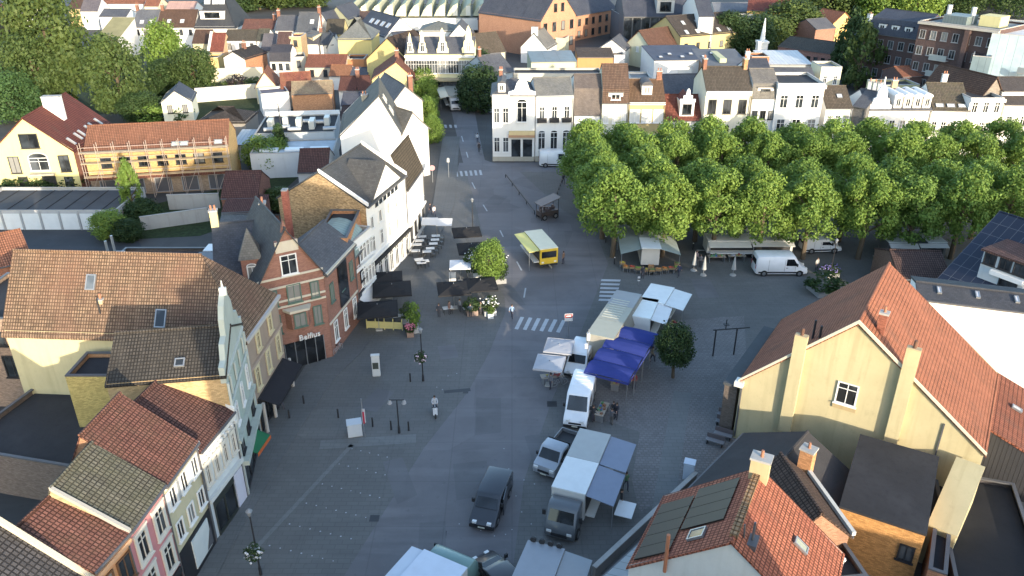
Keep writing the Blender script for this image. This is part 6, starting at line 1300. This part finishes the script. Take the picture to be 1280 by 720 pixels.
# wrapped cabinet, white cabinets, info board
def cabinet(label, pc, w, d, h, col, rot, name='cabinet', cat='cabinet'):
    p = G(*pc); t = thing(name, label, cat, (p.x, p.y, 0), rot); m = paint(col, .5); MB().box(-w/2,-d/2,.08,w/2,d/2,h).build('housing', m, t); MB().box(-w/2-.04,-d/2-.04,h+.003,w/2+.04,d/2+.04,h+.09).build('lid', m, t)
    MB().box(-w/2+.06,-d/2-.02,.15,-.01,-d/2-.003,h-.08).build('door', m, t); MB().box(.01,-d/2-.02,.15,w/2-.06,-d/2-.003,h-.08).build('door', m, t); MB().box(-w/2+.04,-d/2+.04,0,w/2-.04,d/2-.04,.077).build('plinth', CONC, t); return t
cabinet('pale printed utility cabinet on the left of the square', (444,543), 1.2, .9, 1.25, (.5,.53,.56), .25); cabinet('white utility cabinet standing alone near the yard wall on the right', (860,598), .8, .7, 1.6, (.5,.56,.64), -.35)
t = cabinet('white information pillar with dark picture in front of the bank', (471,470), .75, .3, 2.3, (.55,.56,.55), .1, 'info_pillar', 'pillar'); MB().box(-.3,-.2,.9,.25,-.185,1.6).build('picture', paint((.05,.06,.05)), t)
t = cabinet('illuminated style advert pillar with picture beside the brown house', (355,462), .8, .25, 2.6, (.08,.08,.09), .6, 'info_pillar', 'pillar'); MB().box(-.32,-.2,1.0,.32,-.15,2.4).build('picture', paint((.5,.5,.55)), t)
# black gate frame
a, b = G(891,445), G(917,443); t = thing('goal_frame', 'tall black goal like metal frame on the cobbled area', 'frame', (a.x, a.y, 0), math.atan2((b-a).y, (b-a).x)); L = (b-a).length
for x in (0, L): MB().cyl((x,0,0), (x,0,3.0), .08, n=8).build('post', DK, t)
MB().obox((L/2+.5,0,3.0), (1,0,0), L+1.6, .1, .1).build('beam', DK, t); MB().cyl((L*.45,0,3.0), (L*.45,0,4.1), .05).box(L*.45-.25,-.2,3.5,L*.45+.25,.2,3.56).build('finial', DK, t)
# benches / crates at the yellow wall, bollards
for i, (x, y) in enumerate(((907,524),(905,533),(903,548),(893,556))):
    p = G(x, y); t = thing('bench', 'dark slatted bench by the yellow gable wall, %s from the far end' % ORD[i], 'bench', (p.x, p.y, 0), -.5, 'benches by the yellow gable wall'); MB().box(-.75,-.25,.42,.75,.25,.48).build('seat', paint((.2,.2,.21)), t); MB().box(-.75,.22,.483,.75,.28,.9).build('backrest', paint((.12,.1,.1)), t)
    for s in (-.65, .6): MB().box(s,-.22,0,s+.06,.22,.417).build('leg', DK, t)
BOL = ((513,477),(466,533),(489,537),(511,538),(423,522),(380,505),(362,523),(768,330),(757,303),(754,297),(866,312))
for i, pc in enumerate(BOL):
    p = G(*pc); t = thing('bollard', ['short dark bollard left of the middle street lamp','short dark bollard just right of the wrapped cabinet','short dark bollard left of the twin headed lamp','short dark bollard right of the twin headed lamp','dark bollard on the left paving below the bank','bollard at the far end of the light paving strip','bollard on the light paving strip by the brown house','white capped bollard left of the fruit stall','bollard under the first grove tree','second bollard under the first grove tree, farther','bollard beside the white trailer under the grove'][i], 'bollard', (p.x, p.y, 0), 0, 'bollards on the square'); MB().cyl((0,0,0), (0,0,.85), .08, .07, 8).build('post', DK, t); MB().ell((0,0,.88), .09, .09, .07, 8, 5).build('cap', DK if i < 7 else paint((.6,.6,.6)), t)
for i, (x, y) in enumerate(((879,344),(916,344),(867,338))):
    p = G(x, y); t = thing('closed_parasol', 'closed pale parasol wrapped around its pole in front of the grove, %s' % ['middle one','right one','left one'][i], 'closed parasol', (p.x, p.y, 0), 0, 'closed parasols'); MB().cyl((0,0,.8), (0,0,2.4), .3, .07, 10).build('wrapped_cloth', cloth((.36,.36,.34)), t); MB().cyl((0,0,0), (0,0,2.6), .04).build('pole', STEEL, t); MB().cyl((0,0,0), (0,0,.12), .4, .36, 12).build('base', CONC, t)
# dark timber cart
p = G(684,272); t = thing('market_cart', 'dark cluttered hand cart kiosk with sloping brown roof in the open road', 'cart', (p.x, p.y, 0), .5); MB().prism([(-1.6,2.2),(1.6,3.0),(1.6,3.1),(-1.6,2.3)], -1.0, 1.0, 'y').build('roof', paint((.16,.12,.1)), t); MB().box(-1.4,-.7,.5,1.4,.7,1.2).build('counter', paint((.07,.055,.05)), t)
for x in (-1.4, 1.35):
    for y in (-.75, .7): MB().box(x,y,0,x+.06,y+.06,2.3+(x+1.5)*.24).build('post', BLK, t)
rr = random.Random(2); m = MB()
for k in range(12): m.box(*(lambda x, y: (x,y,1.203,x+.3,y+.25,1.4+rr.random()*.4))(rr.uniform(-1.3,1.0), rr.uniform(-.6,.4)))
m.build('wares', paint((.13,.1,.1)), t)['kind'] = 'stuff'; wheels(t, (-.9, .9), 1.7, .4, .1)
for lab, a, b, H in (('black chain rail on low posts running towards the cart from the left', (632,222), (668,268), .55), ('black chain rail on low posts running towards the cart from the right', (702,228), (695,248), .55)):
    a, b = G(*a), G(*b); L = (b-a).length; t = thing('low_railing', lab, 'railing', (a.x, a.y, 0), math.atan2((b-a).y, (b-a).x)); MB().obox((L/2,0,H), (1,0,0), L, .12, .1).build('rail', DK, t)
    for i in range(5): MB().cyl((L*i/4,0,0), (L*i/4,0,H), .06).build('post', DK, t)
# green shop awning on the left facades
p = G(308,548,2.9); t = thing('shop_awning', 'green and orange shop awning at the white house shop front', 'awning', (p.x, p.y, 0), math.atan2((wB-wA).y, (wB-wA).x)); MB().prism([(0,3.1),(-1.4,2.5),(-1.4,2.45),(0,3.0)], -1.2, 1.2, 'x').build('cloth', cloth((.03,.14,.07)), t); MB().prism([(-1.42,2.5),(-1.46,2.5),(-1.46,2.2),(-1.42,2.2)], -1.2, 1.2, 'x').build('valance', cloth((.5,.13,.05)), t)
# bicycle by the bank
def bike(label, pc, rot):
    p = G(*pc); t = thing('bicycle', label, 'bicycle', (p.x, p.y, 0), rot)
    for x in (-.52, .52):
        m = MB(); n = 16
        for k in range(n): a0, a1 = 2*PI*k/n, 2*PI*(k+1)/n; m.cyl((x+.33*math.cos(a0),0,.35+.33*math.sin(a0)), (x+.33*math.cos(a1),0,.35+.33*math.sin(a1)), .025, n=5)
        for k in range(4): a0 = PI*k/4; m.cyl((x-.32*math.cos(a0),0,.35-.32*math.sin(a0)), (x+.32*math.cos(a0),0,.35+.32*math.sin(a0)), .006, n=4)
        m.build('wheel', paint((.25,.25,.26)), t)
    MB().cyl((-.52,0,.35),(-.15,0,.8),.02).cyl((-.15,0,.8),(.38,0,.85),.02).cyl((0,0,.33),(.38,0,.85),.02).cyl((0,0,.33),(-.15,0,.8),.02).cyl((.52,0,.35),(.36,0,.95),.02).cyl((-.52,0,.35),(0,0,.33),.02).build('frame', paint((.3,.3,.32)), t); MB().box(-.28,-.07,.86,-.04,.07,.92).build('saddle', BLK, t); MB().obox((.34,0,.98), (0,1,0), .55, .03, .03).build('handlebar', BLK, t)
bike('grey bicycle leaning near the right corner of the bank', (423,440), 1.2)
bike('bicycle parked beside the grey parasols', (699,482), .4)
# ================================================================= PEOPLE
SKIN = paint((.42,.26,.19), .6)
def person_mesh(pose='stand', top=(.1,.1,.12), legs=(.05,.06,.09), hair=(.05,.035,.025), seed=0):
    st = .22 if pose == 'walk' else .04
    J = {'pel': (0,0,.96), 'chest': (0,.02,1.28), 'neck': (0,.02,1.47), 'head': (0,-.02,1.6), 'top': (0,-.01,1.72)}
    for s, n in ((-1,'l'),(1,'r')):
        k = st*s
        if pose == 'ride': J.update({'hip'+n: (s*.09,0,.92), 'kn'+n: (s*.12,-.3,.75), 'an'+n: (s*.11,-.18,.38), 'to'+n: (s*.11,-.32,.34)})
        else: J.update({'hip'+n: (s*.09,0,.9), 'kn'+n: (s*.1,-k*.7-.03,.5), 'an'+n: (s*.1,-k+.02,.08), 'to'+n: (s*.11,-k-.14,.04)})
        if pose == 'reach' or pose == 'ride': J.update({'sh'+n: (s*.18,.02,1.42), 'el'+n: (s*.25,-.16,1.2), 'wr'+n: (s*.2,-.4,1.12), 'ha'+n: (s*.19,-.48,1.12)})
        else: J.update({'sh'+n: (s*.18,.02,1.42), 'el'+n: (s*.25,.04+k*.5,1.14), 'wr'+n: (s*.25,-.03+k*.9,.9), 'ha'+n: (s*.25,-.05+k*.9,.81)})
    Rr = {'pel': (.15,.11), 'chest': (.17,.11), 'neck': (.06,.06), 'head': (.095,.105), 'top': (.06,.07)}
    for n in 'lr': Rr.update({'hip'+n: (.1,.1), 'kn'+n: (.065,.065), 'an'+n: (.045,.05), 'to'+n: (.04,.03), 'sh'+n: (.075,.07), 'el'+n: (.05,.05), 'wr'+n: (.035,.035), 'ha'+n: (.04,.025)})
    E_ = [('pel','chest'),('chest','neck'),('neck','head'),('head','top')]
    for n in 'lr': E_ += [('pel','hip'+n),('hip'+n,'kn'+n),('kn'+n,'an'+n),('an'+n,'to'+n),('chest','sh'+n),('sh'+n,'el'+n),('el'+n,'wr'+n),('wr'+n,'ha'+n)]
    K = list(J); me = bpy.data.meshes.new('p'); me.from_pydata([J[k] for k in K], [(K.index(a), K.index(b)) for a, b in E_], [])
    ob = bpy.data.objects.new('p', me); C.objects.link(ob); ob.modifiers.new('s', 'SKIN')
    for i, k in enumerate(K): me.skin_vertices[0].data[i].radius = Rr[k]; me.skin_vertices[0].data[i].use_root = (k == 'pel')
    sb = ob.modifiers.new('d', 'SUBSURF'); sb.levels = 2; sb.render_levels = 2
    dg = bpy.context.evaluated_depsgraph_get(); out = bpy.data.meshes.new_from_object(ob.evaluated_get(dg)); bpy.data.objects.remove(ob)
    out.materials.clear()
    for m in (paint(top, .8), paint(legs, .8), SKIN, paint((.03,.03,.03), .7)): out.materials.append(m)
    for p in out.polygons:
        c = p.center; p.material_index = 2 if (c.z > 1.46 or (abs(c.x) > .17 and c.z < 1.0 and c.z > .7 and pose != 'ride') or (c.y < -.38 and c.z > 1)) else 0 if c.z > .93 else 3 if c.z < .1 else 1
        p.use_smooth = True
    out.name = 'body'; return out
HAIRM = MB().ell((0,.015,1.655), .105, .115, .1, 12, 7)
def person(label, pc, rot=0., pose='stand', top=(.1,.1,.12), legs=(.05,.06,.09), hair=(.05,.035,.025), s=1.0):
    p = G(*pc); t = thing('person', label, 'person', (p.x, p.y, 0), rot); t.scale = (s,s,s)
    link('body', person_mesh(pose, top, legs), t); m = MB(); m.v = list(HAIRM.v); m.f = list(HAIRM.f); m.m = list(HAIRM.m); m.build('hair', paint(hair, .8), t, smooth=60)
    f = MB()
    for s_ in (-1, 1): f.ell((s_*.035,-.118,1.615), .012, .008, .008, 6, 4)
    f.build('eyes', BLK, t); MB().ell((0,-.128,1.59), .016, .02, .025, 6, 4).build('nose', SKIN, t); return t
person('person in pale top riding a scooter across the left of the square', (544,516,.0), .15, 'ride', (.45,.46,.48), (.04,.04,.05)).location.z = .1
p = G(544,518); t = thing('scooter', 'small pale scooter ridden across the left of the square', 'scooter', (p.x, p.y, 0), .15)
MB().box(-.17,-.5,.28,.17,.2,.4).build('deck', paint((.5,.52,.54)), t); MB().prism([(-.1,.4),(.62,.4),(.62,.75),(.05,.82)], -.16, .16, 'x').build('body', paint((.5,.52,.54)), t); MB().prism([(-.62,.35),(-.5,.3),(-.42,1.05),(-.52,1.05)], -.2, .2, 'x').build('front_shield', paint((.55,.57,.6)), t); MB().obox((0,-.48,1.1), (1,0,0), .6, .05, .05).build('handlebar', BLK, t); MB().ell((0,-.6,.95), .09, .06, .09, 8, 6).build('headlight', LAMP, t)
for y in (-.6, .45): MB().cyl((-.06,y,.22), (.06,y,.22), .22, .22, 14).build('wheel', TYRE, t)
person('person in dark jacket standing beside the white panel van', (741,527), 1.2, 'reach', (.03,.03,.035), (.05,.05,.07)); person('person in black standing right of the white panel van', (766,522), .3, 'stand', (.025,.025,.03), (.09,.09,.1)); person('second person in black close to the person right of the van', (770,524), -.6, 'reach', (.03,.03,.04), (.03,.03,.04))
person('person bending at a handcart below the dark pair', (764,531), 2.4, 'reach', (.1,.1,.11), (.12,.11,.1)); person('shopper in dark clothes beside the closed pale parasols', (868,336), .2, 'walk', (.06,.05,.06), (.04,.04,.05)); person('second shopper in grey beside the closed pale parasols', (875,334), -.4, 'stand', (.16,.15,.15), (.04,.04,.05)); person('third shopper in pink grey near the grove trailer', (870,329), 2.0, 'stand', (.3,.22,.22), (.05,.05,.06))
person('vendor in pale shirt near the white van in front of the grove', (944,336), 1.0, 'reach', (.5,.5,.5), (.04,.04,.05)); person('seller in dark apron at the fruit stall opening', (803,348), 0, 'stand', (.05,.05,.06), (.05,.05,.06)); person('pedestrian in white walking past the cafe facade', (543,271), .5, 'walk', (.55,.55,.55), (.05,.05,.08)); person('pedestrian in dark clothes beside the one in white at the cafe', (538,268), .5, 'walk', (.05,.05,.06), (.05,.05,.08))
person('person in white top walking at the far end of the square by the grove', (720,248), 0, 'walk', (.6,.6,.6), (.05,.05,.06)); person('pedestrian in dark coat near the rail in front of the camper van', (704,230), .3, 'walk', (.04,.04,.05), (.04,.04,.05)); person('person with white shirt crossing the far street on foot', (597,178), 0, 'walk', (.65,.65,.65), (.05,.05,.08)); person('rider in dark clothes standing beside motorbikes in the street', (599,190), .4, 'stand', (.06,.05,.05), (.04,.04,.05))
for i in range(6): person('diner in dark clothes near the terrace planters, %s from the left' % ORD[i], (549+i*13, 396-(i % 3)*3), i*1.1, 'stand', ((.06,.06,.07),(.2,.12,.1),(.3,.3,.3),(.08,.1,.14),(.15,.15,.1),(.05,.05,.05))[i], (.05,.05,.06), s=.95)
person('waiter in blue standing before the cafe wing', (511,369), .3, 'stand', (.05,.06,.12), (.04,.04,.06)); person('person entering the ornate shop on the left facade', (352,512), 1.2, 'walk', (.1,.1,.1), (.06,.06,.08))
for i, pc in enumerate(((597,184),(601,192),(594,172))): bike(['motorbike like cycle parked in the street mouth, middle','cycle parked in the street mouth, nearest','cycle parked in the street mouth, farthest'][i], pc, 1.4+i*.2)
GOODS = [(.3,.05,.05),(.05,.12,.3),(.4,.35,.1),(.1,.25,.1),(.4,.4,.42),(.25,.12,.06)]
for i, (lab, pc, rot) in enumerate((('trestle table with goods under the nearest blue awning', (770,482), 1.3), ('trestle table with goods under the second nearest blue awning', (783,465), 1.3), ('trestle table with goods under the third nearest blue awning', (797,447), 1.3), ('trestle table with goods under the farthest blue awning', (808,430), 1.3), ('trestle table with goods below the grey parasols', (690,478), .2), ('trestle table with boxes beside the white panel van', (752,520), 1.2), ('trestle table with goods beside the lower white trailer', (838,415), 1.0), ('trestle table with goods below the grove trailer, left', (895,327), .0), ('trestle table with goods below the grove trailer, right', (920,326), .0))):
    p = G(*pc); t = thing('market_table', lab, 'market table', (p.x, p.y, 0), rot); MB().box(-1.1,-.4,.74,1.1,.4,.79).build('tabletop', paint((.35,.3,.24)), t)
    for x in (-.95, .9): MB().box(x,-.36,0,x+.06,.36,.737).build('trestle', STEEL, t)
    m = MB(); rr = random.Random(i+30)
    for k in range(16): x, y = rr.uniform(-1.0,.8), rr.uniform(-.36,.15); m.box(x,y,.793+.001*k,x+.22,y+.2,.85+rr.random()*.2, rr.randrange(3))
    m.build('goods', [paint(GOODS[i % 6]), paint(GOODS[(i+2) % 6]), paint(GOODS[(i+4) % 6])], t)['kind'] = 'stuff'
for i, (lab, pc, top) in enumerate((('shopper in red jacket right of the nearest blue awning', (792,486), (.3,.05,.05)), ('shopper in beige coat right of the third blue awning', (815,452), (.35,.28,.2)), ('shopper in navy by the farthest blue awning', (825,436), (.04,.05,.12)), ('person in white shirt by the lower white trailer', (848,420), (.6,.6,.6)), ('person in grey between the grey parasols and the white panel van', (688,486), (.2,.2,.22)), ('stallholder in green beside the market truck flaps', (782,612), (.08,.16,.09)), ('shopper in black beside the market truck flaps', (776,634), (.03,.03,.03)), ('pedestrian in light blue crossing near the far zebra stripes', (640,398), (.25,.35,.5)), ('pedestrian in brown near the yellow food van', (704,330), (.2,.12,.08)), ('customer in dark blue at the right of the fruit stall', (848,346), (.05,.06,.12)), ('pedestrian in pale jacket by the grove flower trough', (1020,338), (.5,.48,.42)))): person(lab, pc, i*1.3, 'walk' if i % 2 else 'stand', top, (.05,.05,.07))
# ================================================================= UNSEEN CHURCH AND HOUSES ADDED AS SHADOW CASTERS
cst = plaster((.42,.38,.3), .8)
h = house('grey stone church nave with slate roof behind the viewpoint', V2(-8,-8), V2(6.9,-8), 11, d=16, rise=5, rm=SL, wall=cst, name='nave_shadow_caster', cat='church'); h.wins('F', 3, 5, 4, 1.8, 'd')  # added out of view, height set by the shadow it throws
h = house('square stone church tower with slate cap behind the viewpoint', V2(7,-6), V2(27,-6), 27, d=16, rise=5, roof='hip', hip=(9.9,9.9), rm=SL, wall=cst, name='tower_shadow_caster', cat='church tower', ridge=False); h.wins('F', 14, 5, 2, 2, 'd')  # unseen tower, width and height chosen to shade the left facades
h = house('stone church choir with slate roof right of the tower', V2(27.1,-8), V2(50,-8), 8, d=16, rise=4.5, rm=SL, wall=cst, name='choir_shadow_caster', cat='church'); h.wins('F', 3, 6, 4, 1.8, 'd')  # added for its shadow, kept low so sun reaches the right roofs
h = house('brick parish house right of the church choir', V2(50.2,-8), V2(84,-8), 8, d=12, rise=3.5, rm=T_RED, wall=brickm(RED), name='house_shadow_caster', cat='house'); h.wins('F', 3, 2, 7, 1.2, 'w')  # out of view, added as the low end of the shadow casters
h = house('tall brick corner house off to the right beyond the white wall house', V2(64,46), V2(90,46), 12.5, d=12, rise=4.5, rm=T_RED, wall=brickm(RED), name='corner_shadow_caster', cat='house'); h.wins('F', 3, 2, 7, 1.2, 'w')  # unseen house added to throw shade on the grove's lower halves
# ================================================================= light and camera
SAZ, SEL = 28.0, 11.0            # sun: degrees right of straight behind the camera, elevation
sd = Vector((math.sin(R(SAZ))*math.cos(R(SEL)), -math.cos(R(SAZ))*math.cos(R(SEL)), math.sin(R(SEL))))
ld = bpy.data.lights.new('sun', 'SUN'); ld.energy = 2.0; ld.angle = R(.5); ld.color = (1, .86, .66)
lo = bpy.data.objects.new('sun', ld); C.objects.link(lo); lo.rotation_euler = (-sd).to_track_quat('-Z', 'Y').to_euler(); lo.location = (60, -80, 90)
w = bpy.data.worlds.new('World'); bpy.context.scene.world = w; w.use_nodes = True
nt = w.node_tree; nt.nodes.clear(); sk = nt.nodes.new('ShaderNodeTexSky'); sk.sky_type = 'NISHITA'; sk.sun_disc = False
sk.sun_elevation = R(SEL); sk.sun_rotation = math.atan2(sd.x, sd.y); sk.air_density = 1.0; sk.dust_density = 1.2; sk.ozone_density = 1.4; sk.altitude = 40
bg = nt.nodes.new('ShaderNodeBackground'); bg.inputs[1].default_value = .15; ow = nt.nodes.new('ShaderNodeOutputWorld')
nt.links.new(sk.outputs[0], bg.inputs[0]); nt.links.new(bg.outputs[0], ow.inputs[0])
cd = bpy.data.cameras.new('camera'); cd.sensor_width = 36; cd.lens = 36*CF/1280; cd.clip_start = .5; cd.clip_end = 3000
co = bpy.data.objects.new('camera', cd); C.objects.link(co); co.location = (0, 0, CH); co.rotation_euler = (PI/2-CT, 0, 0)
sc = bpy.context.scene; sc.camera = co
sc.view_settings.view_transform = 'Standard'; sc.view_settings.look = 'None'; sc.view_settings.gamma = 1; sc.view_settings.use_curve_mapping = False
sc.view_settings.exposure = 2.1
sc.cycles.use_denoising = True; sc.cycles.max_bounces = 5; sc.cycles.diffuse_bounces = 3
